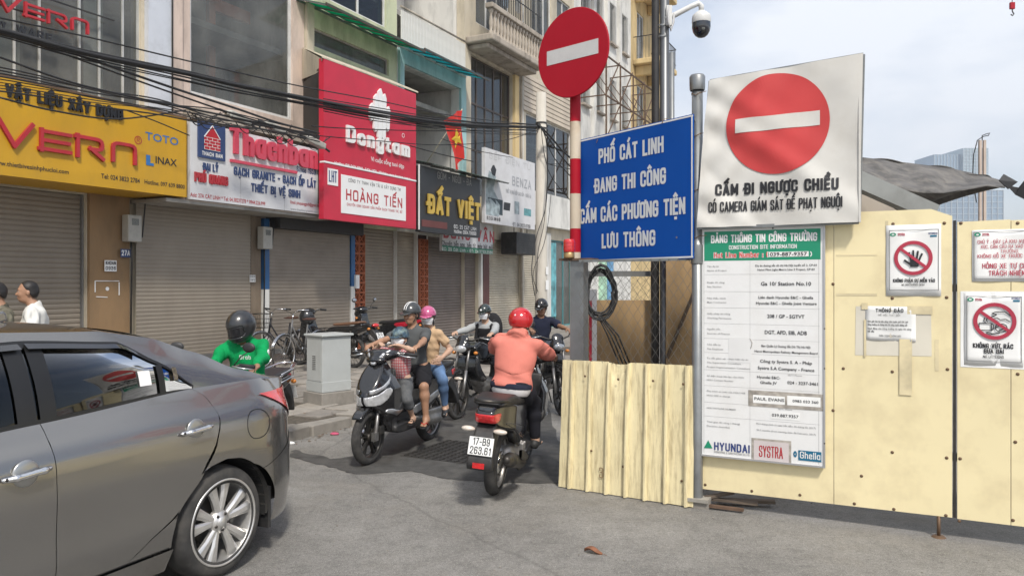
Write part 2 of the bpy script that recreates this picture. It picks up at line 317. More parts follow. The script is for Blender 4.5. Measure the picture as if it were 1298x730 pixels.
# ---------------------------------------------------------------- solid modelling: smooth unions on a grid, meshed as one surface
class Field:
    def __init__(s, lo, hi, h):
        s.h = h; s.lo = np.array(lo, float)-2*h; n = np.ceil((np.array(hi, float)+2*h-s.lo)/h).astype(int)+1; s.n = n
        s.ax = [(s.lo[i]+h*np.arange(n[i])).astype(np.float32) for i in range(3)]
        s.D = np.full(tuple(n), .5, np.float32)
    def block(s, lo, hi, mg):
        sl = []
        for i in range(3):
            a = int(max(0, math.floor((lo[i]-mg-s.lo[i])/s.h))); b = int(min(s.n[i], math.ceil((hi[i]+mg-s.lo[i])/s.h)+1))
            if a >= b: return None, None
            sl.append(slice(a, b))
        return tuple(sl), np.meshgrid(s.ax[0][sl[0]], s.ax[1][sl[1]], s.ax[2][sl[2]], indexing='ij', sparse=True)
    def put(s, fn, lo, hi, k=.02, mode='u'):
        sl, g = s.block(lo, hi, k+3*s.h)
        if sl is None: return s
        d = fn(*g).astype(np.float32); e = s.D[sl]
        if mode == 'u':
            if k > 0: h = np.clip(.5+.5*(e-d)/k, 0, 1); s.D[sl] = e*(1-h)+d*h-k*h*(1-h)
            else: s.D[sl] = np.minimum(e, d)
        elif mode == 'c':
            if k > 0: d = -d; h = np.clip(.5-.5*(e-d)/k, 0, 1); s.D[sl] = e*(1-h)+d*h+k*h*(1-h)
            else: s.D[sl] = np.maximum(e, -d)
        return s
    def cone(s, a, b, ra, rb, k=.02, mode='u', sq=(1, 1, 1)):
        a = np.array(a, float); b = np.array(b, float); ba = b-a; L2 = max(float(ba@ba), 1e-9); r = max(ra, rb)
        def fn(x, y, z):
            px, py, pz = x-a[0], y-a[1], z-a[2]; t = np.clip((px*ba[0]+py*ba[1]+pz*ba[2])/L2, 0, 1)
            return np.sqrt((px-ba[0]*t)**2+(py-ba[1]*t)**2+(pz-ba[2]*t)**2)-(ra+(rb-ra)*t)
        return s.put(fn, np.minimum(a, b)-r, np.maximum(a, b)+r, k, mode)
    def chain(s, pts, rs, k=.02):
        for i in range(len(pts)-1): s.cone(pts[i], pts[i+1], rs[i], rs[i+1], k)
        return s
    def ell(s, c, r, rot=None, k=.02, mode='u'):
        c = np.array(c, float); r = np.array(r, float); A = np.array(rot, float).T if rot is not None else np.eye(3); m = r.max()
        def fn(x, y, z):
            px, py, pz = x-c[0], y-c[1], z-c[2]
            q = [A[i][0]*px+A[i][1]*py+A[i][2]*pz for i in range(3)]
            k0 = np.sqrt((q[0]/r[0])**2+(q[1]/r[1])**2+(q[2]/r[2])**2); k1 = np.sqrt((q[0]/r[0]**2)**2+(q[1]/r[1]**2)**2+(q[2]/r[2]**2)**2)
            return k0*(k0-1)/np.maximum(k1, 1e-6)
        return s.put(fn, c-m, c+m, k, mode)
    def box(s, c, hs, r=.01, rot=None, k=.01, mode='u'):
        c = np.array(c, float); hs = np.array(hs, float); A = np.array(rot, float).T if rot is not None else np.eye(3); m = float(np.linalg.norm(hs)) if rot is not None else hs
        def fn(x, y, z):
            px, py, pz = x-c[0], y-c[1], z-c[2]
            q = [np.abs(A[i][0]*px+A[i][1]*py+A[i][2]*pz)-(hs[i]-r) for i in range(3)]
            return np.sqrt(sum(np.maximum(w, 0)**2 for w in q))+np.minimum(np.maximum(q[0], np.maximum(q[1], q[2])), 0)-r
        return s.put(fn, c-m, c+m, k, mode)
    def prof(s, poly, w, r=.012, k=.015, mode='u', y=0, smooth=2):
        """side outline (x, z) given thickness: w = half width or function of x, z"""
        pts = [tuple(p) for p in poly]
        for _ in range(smooth):
            q = []
            for i in range(len(pts)):
                a, b = pts[i], pts[(i+1) % len(pts)]; q += [(a[0]*.75+b[0]*.25, a[1]*.75+b[1]*.25), (a[0]*.25+b[0]*.75, a[1]*.25+b[1]*.75)]
            pts = q
        P = np.array(pts); W = w if callable(w) else (lambda x, z: w)
        lo = P.min(0); hi = P.max(0); wm = .32
        def fn(x, y_, z):
            X2, Z2 = np.broadcast_arrays(x[:, 0, :], z[:, 0, :]) if x.ndim == 3 else (x, z)
            dm = np.full(X2.shape, 1e9); sg = np.ones(X2.shape)
            n = len(P)
            for i in range(n):
                a = P[i]; b = P[(i+1) % n]; e = b-a; wx = X2-a[0]; wz = Z2-a[1]
                t = np.clip((wx*e[0]+wz*e[1])/max(e@e, 1e-12), 0, 1); dm = np.minimum(dm, (wx-e[0]*t)**2+(wz-e[1]*t)**2)
                c1 = Z2 >= a[1]; c2 = Z2 < b[1]; c3 = e[0]*wz > e[1]*wx
                fl = (c1 & c2 & c3) | (~c1 & ~c2 & ~c3); sg = np.where(fl, -sg, sg)
            d2 = (sg*np.sqrt(dm)+r)[:, None, :]
            wd = np.broadcast_to(W(X2, Z2), X2.shape)[:, None, :]
            dy = np.abs(y_-y)-(wd-r)
            return np.sqrt(np.maximum(d2, 0)**2+np.maximum(dy, 0)**2)+np.minimum(np.maximum(d2, dy), 0)-r
        return s.put(fn, (lo[0], y-wm, lo[1]), (hi[0], y+wm, hi[1]), k, mode)
    def half(s, p, n, k=0):
        """cut away everything on the side n points to"""
        n = np.array(n, float); n /= np.linalg.norm(n); p = np.array(p, float)
        x, y, z = np.meshgrid(*s.ax, indexing='ij', sparse=True)
        d = ((x-p[0])*n[0]+(y-p[1])*n[1]+(z-p[2])*n[2]).astype(np.float32); s.D = np.maximum(s.D, d); return s
    def off(s, d): s.D = s.D-np.float32(d); return s
    def copy(s):
        c = Field.__new__(Field); c.__dict__.update(s.__dict__); c.D = s.D.copy(); return c
    def meet(s, o): s.D = np.maximum(s.D, o.D); return s
    def cut(s, o): s.D = np.maximum(s.D, -o.D); return s
    def folds(s, amp, sc, seed=0, st=(1, 1, 1)):
        """cloth folds: warped ridges"""
        i, j, k = np.nonzero(np.abs(s.D) < .04); x, y, z = s.ax[0][i]*st[0], s.ax[1][j]*st[1], s.ax[2][k]*st[2]; o = seed*1.7
        a = np.sin(x*9+o+1.3*np.sin(z*7+o))+np.sin(y*8-o+1.1*np.sin(x*10)); w = np.sin((z*1.2+x*.4)*sc+2.2*a+o)+.6*np.sin((y+z*.5)*sc*1.4+1.8*a-o)
        w = w-.9*(1-np.abs(np.sin((z*.9-x*.5+y*.6)*sc*.8+2.6*a-o)))**5*1.3; s.D[i, j, k] -= (amp*w/1.3*(.5+.5*np.sin(z*11+x*7+o))).astype(np.float32); return s
    def mesh(s, name):
        D = s.D; n = D.shape; ins = D < 0
        c = np.zeros(tuple(m-1 for m in n), np.int8)
        for dx in (0, 1):
            for dy in (0, 1):
                for dz in (0, 1): c += ins[dx:n[0]-1+dx, dy:n[1]-1+dy, dz:n[2]-1+dz]
        I, J, K = np.nonzero((c > 0) & (c < 8)); N = len(I)
        cv = {}
        for dx in (0, 1):
            for dy in (0, 1):
                for dz in (0, 1): cv[dx, dy, dz] = D[I+dx, J+dy, K+dz]
        acc = np.zeros((N, 3)); cnt = np.zeros(N)
        cor = list(cv)
        for a in cor:
            for ax in range(3):
                if a[ax] == 0:
                    b = list(a); b[ax] = 1; b = tuple(b); va, vb = cv[a], cv[b]; m = (va < 0) != (vb < 0)
                    t = np.where(m, va/np.where(m, va-vb, 1), 0); p = np.zeros((N, 3)); p[:] = a; p[:, ax] += t
                    acc += p*m[:, None]; cnt += m
        P = (np.stack([I, J, K], 1)+acc/cnt[:, None])*s.h+s.lo
        idx = np.full(c.shape, -1, np.int32); idx[I, J, K] = np.arange(N); quads = []
        for ax in range(3):
            sa = [slice(None)]*3; sb = [slice(None)]*3; sa[ax] = slice(0, -1); sb[ax] = slice(1, None)
            A = ins[tuple(sa)]; B = ins[tuple(sb)]; e = np.nonzero(A != B); o1, o2 = [(1, 2), (2, 0), (0, 1)][ax]
            ok = (e[o1] > 0) & (e[o2] > 0) & (e[o1] < n[o1]-1) & (e[o2] < n[o2]-1); e = [q[ok] for q in e]; fl = A[tuple(e)]
            def cell(d1, d2):
                q = [w.copy() for w in e]; q[o1] = q[o1]-d1; q[o2] = q[o2]-d2; return idx[tuple(q)]
            q = np.stack([cell(1, 1), cell(0, 1), cell(0, 0), cell(1, 0)], 1); q[~fl] = q[~fl][:, ::-1]; quads.append(q)
        Q = np.concatenate(quads); Q = Q[(Q >= 0).all(1)]
        me = bpy.data.meshes.new(name); me.vertices.add(N); me.vertices.foreach_set('co', P.astype(np.float32).ravel())
        me.loops.add(len(Q)*4); me.loops.foreach_set('vertex_index', Q.astype(np.int32).ravel()); me.polygons.add(len(Q))
        me.polygons.foreach_set('loop_start', np.arange(0, len(Q)*4, 4, dtype=np.int32)); me.polygons.foreach_set('loop_total', np.full(len(Q), 4, np.int32))
        me.polygons.foreach_set('use_smooth', np.ones(len(Q), bool)); me.update(calc_edges=True); return me
    def build(s, name, mat, parent=None, label=None): return link(name, s.mesh(name), mat, parent, label)
# ---------------------------------------------------------------- people
def rotm(yaw=0, pitch=0, roll=0):
    """columns forward, left, up"""
    return np.array((Matrix.Rotation(yaw, 3, 'Z') @ Matrix.Rotation(pitch, 3, 'Y') @ Matrix.Rotation(roll, 3, 'X')))
def ik(a, b, l1, l2, hint):
    a, b, hint = Vector(a), Vector(b), Vector(hint); d = b-a; L_ = min(d.length, (l1+l2)*.995); dn = d.normalized(); b = a+dn*L_
    x = (l1*l1-l2*l2+L_*L_)/(2*L_); hgt = math.sqrt(max(l1*l1-x*x, 0)); p = (hint-dn*hint.dot(dn)).normalized(); return a+dn*x+p*hgt, b
def hand(Fd, w, d, nrm, side, s, curl):
    """palm, four bent fingers of their own lengths and a thumb from the side of the palm; side=+1 thumb towards lat"""
    w, d, nrm = Vector(w), Vector(d).normalized(), Vector(nrm); nrm = (nrm-d*nrm.dot(d)).normalized(); lat = nrm.cross(d)*side
    A = np.array([list(d), list(lat), list(nrm)]).T
    Fd.box(w+d*.045*s, (.047*s, .039*s, .0145*s), .013*s, A, k=.012); Fd.ell(w+d*.015*s+nrm*.002, (.03*s, .028*s, .018*s), A, k=.015)
    for i, (o, ln) in enumerate([(.029, .93), (.0095, 1.0), (-.0095, .95), (-.028, .76)]):
        p = w+d*(.086-(.006 if i in (0, 3) else 0))*s+lat*o*s; a = curl*.25+.05*i; r = .0093*s*(1 if i < 3 else .86)
        for j, sl in enumerate((.043, .027, .022)):
            a2 = a if j == 0 else a+curl*(.55 if j == 1 else .95); q = p+(d*math.cos(a2)+nrm*math.sin(a2))*sl*ln*s
            Fd.cone(p, q, r, r*.9, k=.002); p = q; r *= .93
    p = w+d*.022*s+lat*.03*s; q = p+(d*.7+lat*.62+nrm*.35).normalized()*.042*s; e = q+(d*.85+lat*.05+nrm*(.25+.5*min(curl, 1))).normalized()*.032*s
    Fd.cone(p, q, .0135*s, .011*s, k=.01); Fd.cone(q, e, .0105*s, .009*s, k=.003)
def person(label, loc, rz, P, group=None, h=.0085):
    root = thing('person', label, 'person', loc, rz, group); s = P.get('s', .95); Bd = rotm(P.get('yaw', 0)); f, l = Vector(Bd[:, 0]), Vector(Bd[:, 1])
    pel = Vector(P['pel']); sp = Vector(P['spine']).normalized(); w_ = P.get('wide', 1)
    sw = .172*s*w_; che = pel+sp*.31*s; nb = pel+sp*.5*s; fwd = (f-sp*f.dot(sp)).normalized()
    Tm = np.array([list(fwd), list(l), list(sp)]).T
    H = rotm(P.get('yaw', 0)+P.get('hyaw', 0), P.get('hpitch', 0), P.get('hroll', 0)); hf, hl, hu = (Vector(H[:, i]) for i in range(3))
    hc = nb+Vector(P.get('neck', (0, 0, 1))).normalized()*.165*s+fwd*.03*s; hs_ = P.get('hs', s)
    hp = lambda x, y, z: hc+(hf*x+hl*y+hu*z)*hs_
    sh = {k: nb-sp*.068*s+l*sw*q for k, q in (('L', 1), ('R', -1))}; hip = {k: pel+l*.088*s*q for k, q in (('L', 1), ('R', -1))}
    J = {}
    for k, q in (('L', 1), ('R', -1)):
        hd = P['hands'][k]; el, wr = ik(sh[k], Vector(hd[0]), .275*s, .245*s, P.get('elb', {}).get(k, (-.2, q*.6, -1)))
        ft = P['feet'][k]; kn, an = ik(hip[k], Vector(ft[0]), .405*s, .40*s, P.get('kne', {}).get(k, (1, q*.25, .6)))
        J[k] = dict(el=el, wr=wr, kn=kn, an=an, hd=hd, ft=ft, sh=sh[k], hip=hip[k])
    def torso(Fd, i, belly=1, lo=-.06):
        Fd.ell(pel, ((.105*s)+i, (.15*s*w_)+i, .12*s+i), Tm, k=.05); Fd.ell(pel+sp*.16*s+fwd*.008, (.095*s*belly+i, .135*s*w_+i, .14*s+i), Tm, k=.06)
        Fd.ell(che+fwd*.004, (.11*s+i, .158*s*w_+i, .17*s+i), Tm, k=.06); Fd.cone(sh['L']-l*.03*s, sh['R']+l*.03*s, .05*s+i*.8, .05*s+i*.8, k=.05); Fd.cone(nb-sp*.05*s, nb+sp*.0*s, .07*s+i, .055*s+i, k=.04)
    allp = [pel, hc+hu*.16*s, nb]+[J[k][x] for k in 'LR' for x in ('el', 'wr', 'kn', 'an', 'sh', 'hip')]
    lo = [min(p[i] for p in allp)-.19*s for i in range(3)]; hi = [max(p[i] for p in allp)+.19*s for i in range(3)]
    B = Field(lo, hi, h)
    torso(B, 0)
    B.chain([nb-sp*.03*s, hp(-.015, 0, -.07)], [.056*s, .052*s], k=.03)
    for k, q in (('L', 1), ('R', -1)):
        j = J[k]; up = j['sh']; el, wr, kn, an = j['el'], j['wr'], j['kn'], j['an']
        m1 = up.lerp(el, .45); m2 = el.lerp(wr, .3)
        B.chain([up, m1, el], [.045*s, .042*s, .036*s], k=.025); B.chain([el, m2, wr], [.036*s, .039*s, .026*s], k=.02)
        hd = j['hd']; hand(B, wr, hd[1], hd[2], q if len(hd) < 5 else hd[4], s, hd[3])
        t1 = j['hip'].lerp(kn, .35); c1 = kn.lerp(an, .3)
        B.chain([j['hip'], t1, kn], [.088*s, .08*s, .056*s], k=.04); B.chain([kn, c1, an], [.053*s, .055*s, .034*s], k=.03)
        B.ell(kn.lerp(an, .28)-(kn-an).normalized().cross(l).normalized()*-.012*s, (.05*s, .045*s, .09*s), None, k=.03)
        td = Vector(j['ft'][1]).normalized(); sd_ = td.cross(Vector((0, 0, 1))).normalized(); A = np.array([list(td), list(-sd_), list(td.cross(sd_)*-1)]).T
        heel = an-Vector(A[:, 2])*.055*s-td*.03*s; ball = heel+td*.16*s
        B.cone(an, heel+td*.01*s, .036*s, .032*s, k=.03); B.cone(an-Vector(A[:, 2])*.02*s, ball, .036*s, .022*s, k=.03)
        B.cone(ball-sd_*.02*s, ball+sd_*.02*s, .021*s, .019*s, k=.02)
        for t in range(5): p = ball+sd_*q*(.028-.0145*t)*s*-1; B.cone(p, p+td*(.05-.006*t)*s, .0125*s if t == 0 else .009*s, .01*s if t == 0 else .0075*s, k=.004)
        j['heel'], j['ball'], j['A'], j['td'], j['sd'] = heel, ball, A, td, sd_
    def headf(Fd, i, kk=.02):
        Fd.ell(hp(-.005, 0, .028), [a*hs_+i for a in (.096, .077, .093)], H, k=kk); Fd.ell(hp(.028, 0, -.035), [a*hs_+i for a in (.064, .060, .083)], H, k=.03)
        Fd.ell(hp(.05, 0, -.088), [a*hs_+i for a in (.036, .038, .026)], H, k=.03)
    headf(B, 0)
    e = hs_
    B.ell(hp(.084, 0, .022), (.014*e, .046*e, .010*e), H, k=.02)
    for q in (1, -1):
        B.ell(hp(.066, q*.036, -.03), (.026*e, .022*e, .026*e), H, k=.02); B.ell(hp(.104, q*.031, .002), (.014*e, .019*e, .011*e), H, k=.012, mode='c')
        B.ell(hp(-.008, q*.079, -.008), (.019*e, .009*e, .031*e), H, k=.008); B.ell(hp(.099, q*.012, -.036), (.010*e, .009*e, .008*e), H, k=.008)
    B.cone(hp(.088, 0, .008), hp(.110, 0, -.030), .008*e, .013*e, k=.012)
    B.ell(hp(.090, 0, -.060), (.011*e, .023*e, .0065*e), H, k=.006); B.ell(hp(.088, 0, -.072), (.011*e, .02*e, .0065*e), H, k=.006)
    body = B.build('body', P.get('skin') or M('skin'), root)
    # eyes, brows, mouth
    if not P.get('noface'):
        mb = MB(); mi = MB(); br = MB()
        for q in (1, -1):
            c = hp(.0815, q*.031, .002); mb.ell(c, (.0125*e,)*3, 10, 8)
            c = hp(.0895, q*.031, .001); mi.ell(c, (.0062*e,)*3, 8, 6)
            br.tube([hp(.090, q*.014, .020), hp(.093, q*.03, .025), hp(.082, q*.049, .021)], [.0032*e, .004*e, .002*e], 6)
            br.tube([hp(.0905, q*.017, .004), hp(.0935, q*.03, .0085), hp(.085, q*.045, .004)], .002*e, 5)
        mb.build('eye', M('eye_white', (.6, .57, .53), .3), root); mi.build('iris', M('eye_dark', (.015, .01, .008), .15), root); br.build('eyebrow', M('hair', (.012, .01, .009), .55), root)
        if not P.get('mask'):
            ll = Field(hc-Vector((.15,)*3), hc+Vector((.15,)*3), .004); ll.ell(hp(.0925, 0, -.060), (.0105*e, .021*e, .0045*e), H, k=.002); ll.ell(hp(.0905, 0, -.0715), (.0105*e, .018*e, .005*e), H, k=.002); ll.build('mouth', M('lips', (.33, .13, .1), .45), root)
    # hair
    hr = P.get('hair', 'short')
    if hr:
        G = Field(hc-Vector((.22,)*3), hc+Vector((.2,)*3), max(.006, h*.8)); G.ell(hp(-.008, 0, .032), [a*hs_ for a in (.099, .083, .098)], H, k=0)
        if hr == 'long': G.chain([hp(-.06, 0, 0), hp(-.085, 0, -.09), hp(-.10, 0, -.17)], [.06*s, .05*s, .025*s], k=.03)
        else: G.ell(hp(-.035, 0, -.01), [a*hs_ for a in (.07, .08, .075)], H, k=.02)
        hl_ = P.get('hairline', .055); G.half(hp(hl_, 0, .045), hf*.8-hu*.62)
        if hr != 'long': G.half(hp(-.03, 0, -.055), -hu*1.0+hf*.25)
        G.folds(.0025, 60, 3); G.build('hair', M('hair', (.012, .01, .009), .55), root)
    if P.get('mask'):
        m = Field(hc-Vector((.2,)*3), hc+Vector((.2,)*3), .005); headf(m, .011*e); [m.ell(hp(.066, q*.036, -.03), (.036*e, .032*e, .034*e), H, k=.02) for q in (1, -1)]; m.cone(hp(.088, 0, .006), hp(.112, 0, -.03), .017*e, .024*e, k=.03)
        m.half(hp(.03, 0, 0), -hf-hu*.15); m.half(hp(.0, 0, -.008), hu-hf*.05); m.half(hp(0, 0, -.108), -hu+hf*.2); m.folds(.0008, 70, 1, (1, 1, 3))
        mo = m.build('face_mask', M('mask_white', (.78, .79, .8), .8, var=.04), root)
        t = MB()
        for q in (1, -1): t.tube([hp(.03, q*.066, -.02), hp(-.01, q*.086, .01)], .0015, 4); t.tube([hp(.03, q*.06, -.08), hp(-.012, q*.088, -.03)], .0015, 4)
        t.build('ear_loop', M('mask_white'), root)
    # helmet
    hm = P.get('helmet')
    if hm:
        k_ = hm.get('kind', 'half'); g = Field(hc-Vector((.27,)*3), hc+Vector((.27,)*3), max(.0065, h*.8))
        if k_ == 'full':
            g.ell(hp(.0, 0, .015), [a*e for a in (.142, .118, .138)], H, k=0); g.ell(hp(.05, 0, -.06), [a*e for a in (.10, .10, .075)], H, k=.04); g.half(hp(-.02, 0, -.125), -hu+hf*.12)
            win = Field(hc-Vector((.27,)*3), hc+Vector((.27,)*3), g.h); win.box(hp(.13, 0, -.003), (.085*e, .098*e, .046*e), .02, H); g.copy(); vis = g.copy().off(-.004).meet(win.copy())
            g.cut(win); inner = Field(hc-Vector((.27,)*3), hc+Vector((.27,)*3), g.h).ell(hp(0.01, 0, 0), [a*e for a in (.118, .095, .118)], H, k=0); g.cut(inner); vis.cut(inner)
        else:
            low = hm.get('low', -.005); g.ell(hp(-.008, 0, .035 if not hm.get('ears') else .022), [a*e for a in ((.124, .104, .116) if not hm.get('ears') else (.128, .116, .112))], H, k=0)
            if k_ == 'cap': g.half(hp(0, 0, .01), -hu)
            else:
                g.half(hp(.04, 0, .024), -hu*1+hf*.03)if not hm.get('ears') else None
                if hm.get('ears'):
                    g.ell(hp(-.02, 0, -.0), [a*e for a in (.110, .108, .092)], H, k=.03); w2 = Field(hc-Vector((.27,)*3), hc+Vector((.27,)*3), g.h).box(hp(.15, 0, -.07), (.10*e, .15*e, .10*e), .02, H, k=0); g.cut(w2); g.half(hp(-.02, 0, -.058), -hu)
            inner = Field(hc-Vector((.27,)*3), hc+Vector((.27,)*3), g.h).ell(hp(-.008, 0, .015), [a*e for a in (.106, .088, .112)], H, k=0); g.cut(inner)
        ho = g.build('helmet', hm['mat'], root)
        if k_ == 'full': vis.build('visor', M('visor', (.02, .02, .022), .12, spec=.5, var=.02), ho)
        if k_ in ('half', 'cap'):
            b = Field(hc-Vector((.27,)*3), hc+Vector((.27,)*3), .005); b.ell(hp(.075, 0, .028 if k_ == 'half' else .018), [a*e for a in (.105, .085, .012)], rotm(P.get('yaw', 0)+P.get('hyaw', 0), P.get('hpitch', 0)+.22), k=0); b.half(hp(.085, 0, 0), -hf); b.build('brim', hm.get('brim', hm['mat']), ho)
            rm = MB(); pts = [hp(-.008+.125*math.cos(t*math.pi/12), .105*math.sin(t*math.pi/12), .022) for t in range(25)]
            if k_ == 'half': rm.tube(pts, .0045*e, 6, caps=False); rm.build('rim', M('rubber'), ho)
            if hm.get('stripe'):
                sb = MB()
                for o in hm['stripe']: sb.tube([hp(-.008+.1255*math.cos(R(a))*math.cos(o*.09)**.5, o*.016+.0, .035+.1175*math.sin(R(a))) for a in range(12, 130, 8)], .0045, 5)
                sb.build('stripe', M('white_plastic', (.75, .75, .74), .4), ho)
        if k_ != 'cap':
            t = MB(); t.tube([hp(.0, .098, .02), hp(.03, .07, -.07), hp(.045, .0, -.125), hp(.03, -.07, -.07), hp(0, -.098, .02)], .005*e, 6); t.build('chin_strap', M('rubber', (.018, .018, .019), .6, var=.2), root)
            if hm.get('logo'):
                lg = MB(); lg.ell(hp(*hm['logo']), (.016, .016, .016), 8, 6); lg.build('logo', M('white_plastic', (.75, .75, .74), .4), ho)
    # clothes
    T = P['top']; i = T.get('loose', .014)*s
    G = Field(lo, hi, h); torso(G, i, T.get('belly', 1.05)); G.half(pel-sp*T.get('hem', .06)*s, -sp)
    sl = T.get('sleeve', 1)
    for k in 'LR':
        j = J[k]; up, el, wr = j['sh'], j['el'], j['wr']
        if sl <= .6: e2 = up.lerp(el, sl/.5); G.chain([up, e2], [.052*s+i*.5, .046*s+i*1.3], k=.022)
        else: e2 = el.lerp(wr, (sl-.5)/.5); G.chain([up, up.lerp(el, .5), el], [.052*s+i*.6, .047*s+i*.9, .043*s+i*.9], k=.022); G.chain([el, e2], [.047*s+i*.8, .034*s+i*.7], k=.02)
    if T.get('hood'): G.chain([nb+sp*.03*s-fwd*.06*s+l*.05*s, nb+sp*.035*s-fwd*.075*s, nb+sp*.03*s-fwd*.06*s-l*.05*s], [.045*s, .055*s, .045*s], k=.03); G.cone(nb, nb+sp*.05*s, .078*s, .068*s, k=.02)
    nk = Field(lo, hi, h); nk.cone(nb+fwd*.02*s-sp*.01*s, nb+sp*.13*s+fwd*.03, .062*s, .075*s, k=0)
    if not T.get('hood'): G.cut(nk)
    else: G.half(nb+sp*.085*s, sp)
    G.folds(T.get('fold', .011), T.get('fsc', 32), T.get('seed', 1)); to = G.build(T.get('name', 'shirt'), T['mat'], root)
    if T.get('collar'):
        c = MB(); c.tube([nb+(fwd*(.064+.03)*math.cos(a)+l*.075*math.sin(a)+sp*(-.006-.035*math.cos(a)))*s for a in [x*math.pi/10 for x in range(21)]], .009*s, 6, caps=False); c.build('collar', T['collar'], to)
    Bt = P['bottom']; G = Field(lo, hi, h); i = Bt.get('loose', .012)*s; G.ell(pel, (.105*s+i, .15*s*w_+i, .12*s+i), Tm, k=.05); G.ell(pel+sp*.08*s, (.1*s+i*.6, .138*s*w_+i*.6, .1*s), Tm, k=.05)
    for k in 'LR':
        j = J[k]; hip_, kn, an = j['hip'], j['kn'], j['an']; ln = Bt.get('len', 1)
        if ln <= .5: G.chain([hip_, hip_.lerp(kn, .4), hip_.lerp(kn, ln/.5)], [.092*s+i, .085*s+i*1.2, .066*s+i*1.8], k=.045)
        else: G.chain([hip_, hip_.lerp(kn, .4), kn], [.09*s+i, .082*s+i, .06*s+i], k=.045); G.chain([kn, kn.lerp(an, .3), kn.lerp(an, (ln-.5)/.5)], [.06*s+i, .056*s+i, .044*s+i], k=.03)
    G.half(pel+sp*.035*s, sp); G.folds(Bt.get('fold', .006), 30, 5); G.build(Bt.get('name', 'trousers'), Bt['mat'], root)
    for k, q in (('L', 1), ('R', -1)):
        j = J[k]; st = P.get('shoe'); n_ = Vector(j['A'][:, 2])
        if st == 'shoe':
            g = Field([min(j['heel'][a], j['ball'][a])-.14 for a in range(3)], [max(j['heel'][a], j['ball'][a], j['an'][a])+.14 for a in range(3)], max(.007, h*.8))
            g.cone(j['an']-n_*.02*s, j['heel'], .042*s, .04*s, k=.02); g.cone(j['heel']+n_*.01*s, j['ball']+j['td']*.035*s, .043*s, .034*s, k=.03); g.half(j['heel']-n_*.035*s, -n_); g.build('shoe', P.get('shoemat') or M('black_leather', (.02, .02, .022), .4), root)
        elif st in ('sandal', 'thong'):
            m = MB(); c = j['heel'].lerp(j['ball'], .62)-n_*.028*s; td, sd_ = j['td'], j['sd']
            mm = Matrix((list(td)+[c.x], list(sd_)+[c.y], list(n_)+[c.z], [0, 0, 0, 1]))
            poly = [(-.115, -.03), (-.08, -.038), (0, -.034), (.08, -.045), (.125, -.03), (.135, 0), (.125, .03), (.08, .042), (0, .034), (-.08, .036), (-.115, .028)]
            vs = [mm @ Vector((a*s, b*s, zz)) for zz in (-.008, .006) for a, b in poly]; n = len(poly)
            m.add(vs, [tuple(range(n))[::-1], tuple(range(n, 2*n))]+[(a, (a+1) % n, (a+1) % n+n, a+n) for a in range(n)])
            fp = j['ball']; so = m.build('sandal', P.get('shoemat') or M('rubber'), root)
            t = MB()
            if st == 'thong':
                for z in (1, -1): t.tube([fp+td*.03*s+n_*.018*s+sd_*q*-.012*s, fp+sd_*z*.035*s+n_*.028*s-td*.02*s, fp+sd_*z*.045*s-td*.07*s-n_*.01*s], .006*s, 6)
            else:
                for o, zz in ((.01, .026), (-.05, .045)): t.tube([fp+td*o*s+sd_*.043*s-n_*.02*s, fp+td*o*s+sd_*.022*s+n_*zz*s, fp+td*o*s-sd_*.022*s+n_*zz*s, fp+td*o*s-sd_*.043*s-n_*.02*s], .008*s, 6)
                t.tube([j['heel']+sd_*.035*s+n_*.02*s, j['heel']-td*.035*s+n_*.03*s, j['heel']-sd_*.035*s+n_*.02*s], .007*s, 6)
            t.build('strap', P.get('strapmat') or M('rubber'), so)
    root['_'] = 0; del root['_']
    return root, dict(J=J, nb=nb, sp=sp, fwd=fwd, l=l, hp=hp, pel=pel, che=che, s=s, torso=torso, lo=lo, hi=hi)
# ---------------------------------------------------------------- two-wheelers (local frame: x forward, y left, rear axle above x=0)
RUB = M('rubber', (.022, .022, .023), .75, var=.25, scale=8, bump=.15, bscale=120)
TYRE = M('tyre_rubber', (.035, .034, .033), .85, var=.3, scale=14, bump=.35, bscale=180, dirt=.5, dcol=(.13, .12, .105), dscale=6)
BLKP = M('black_paint', (.012, .012, .013), .16, var=.3, scale=4, spec=.6, coat=.6, dirt=.2, dcol=(.04, .038, .036), dscale=4, rvar=.08)
BLKM = M('black_plastic', (.022, .022, .023), .5, var=.25, dirt=.4, dcol=(.09, .08, .07), dscale=6)
SILV = M('silver_plastic', (.52, .53, .54), .28, metal=.7, var=.08, dirt=.15)
CHR = M('chrome', (.72, .72, .72), .14, metal=1, var=.05)
ALU = M('cast_alloy', (.33, .32, .31), .42, metal=.8, var=.2, dirt=.5, dcol=(.08, .07, .055), dscale=14)
DARKM = M('dark_metal', (.06, .058, .055), .45, metal=.7, var=.3, dirt=.4, dcol=(.14, .11, .08), dscale=12)
LENS = M('clear_lens', (.42, .44, .46), .06, metal=.5, var=.35, scale=22, spec=.8, coat=1, bump=.3, bscale=45)
REDL = M('red_lens', (.55, .012, .015), .12, var=.25, scale=30, coat=1)
REDLIT = M('red_lens_lit', (.42, .008, .012), .12, var=.5, scale=40, coat=1, emit=((1, .03, .03), .12))
AMB = M('pale_lens', (.62, .55, .47), .12, var=.2, scale=30, coat=1)
PLATE = M('plate_white', (.74, .74, .72), .35, var=.05)
INK = M('black_print', (.015, .015, .018), .5, var=.1)
SEATM = M('seat_vinyl', (.025, .024, .024), .42, var=.25, bump=.2, bscale=150)
def ywheel(mb, prof, cx, cz, cy=0, seg=36):
    m = Matrix.Translation((cx, cy, cz)) @ Matrix.Rotation(R(90), 4, 'X'); return mb.lathe(prof, seg, m)
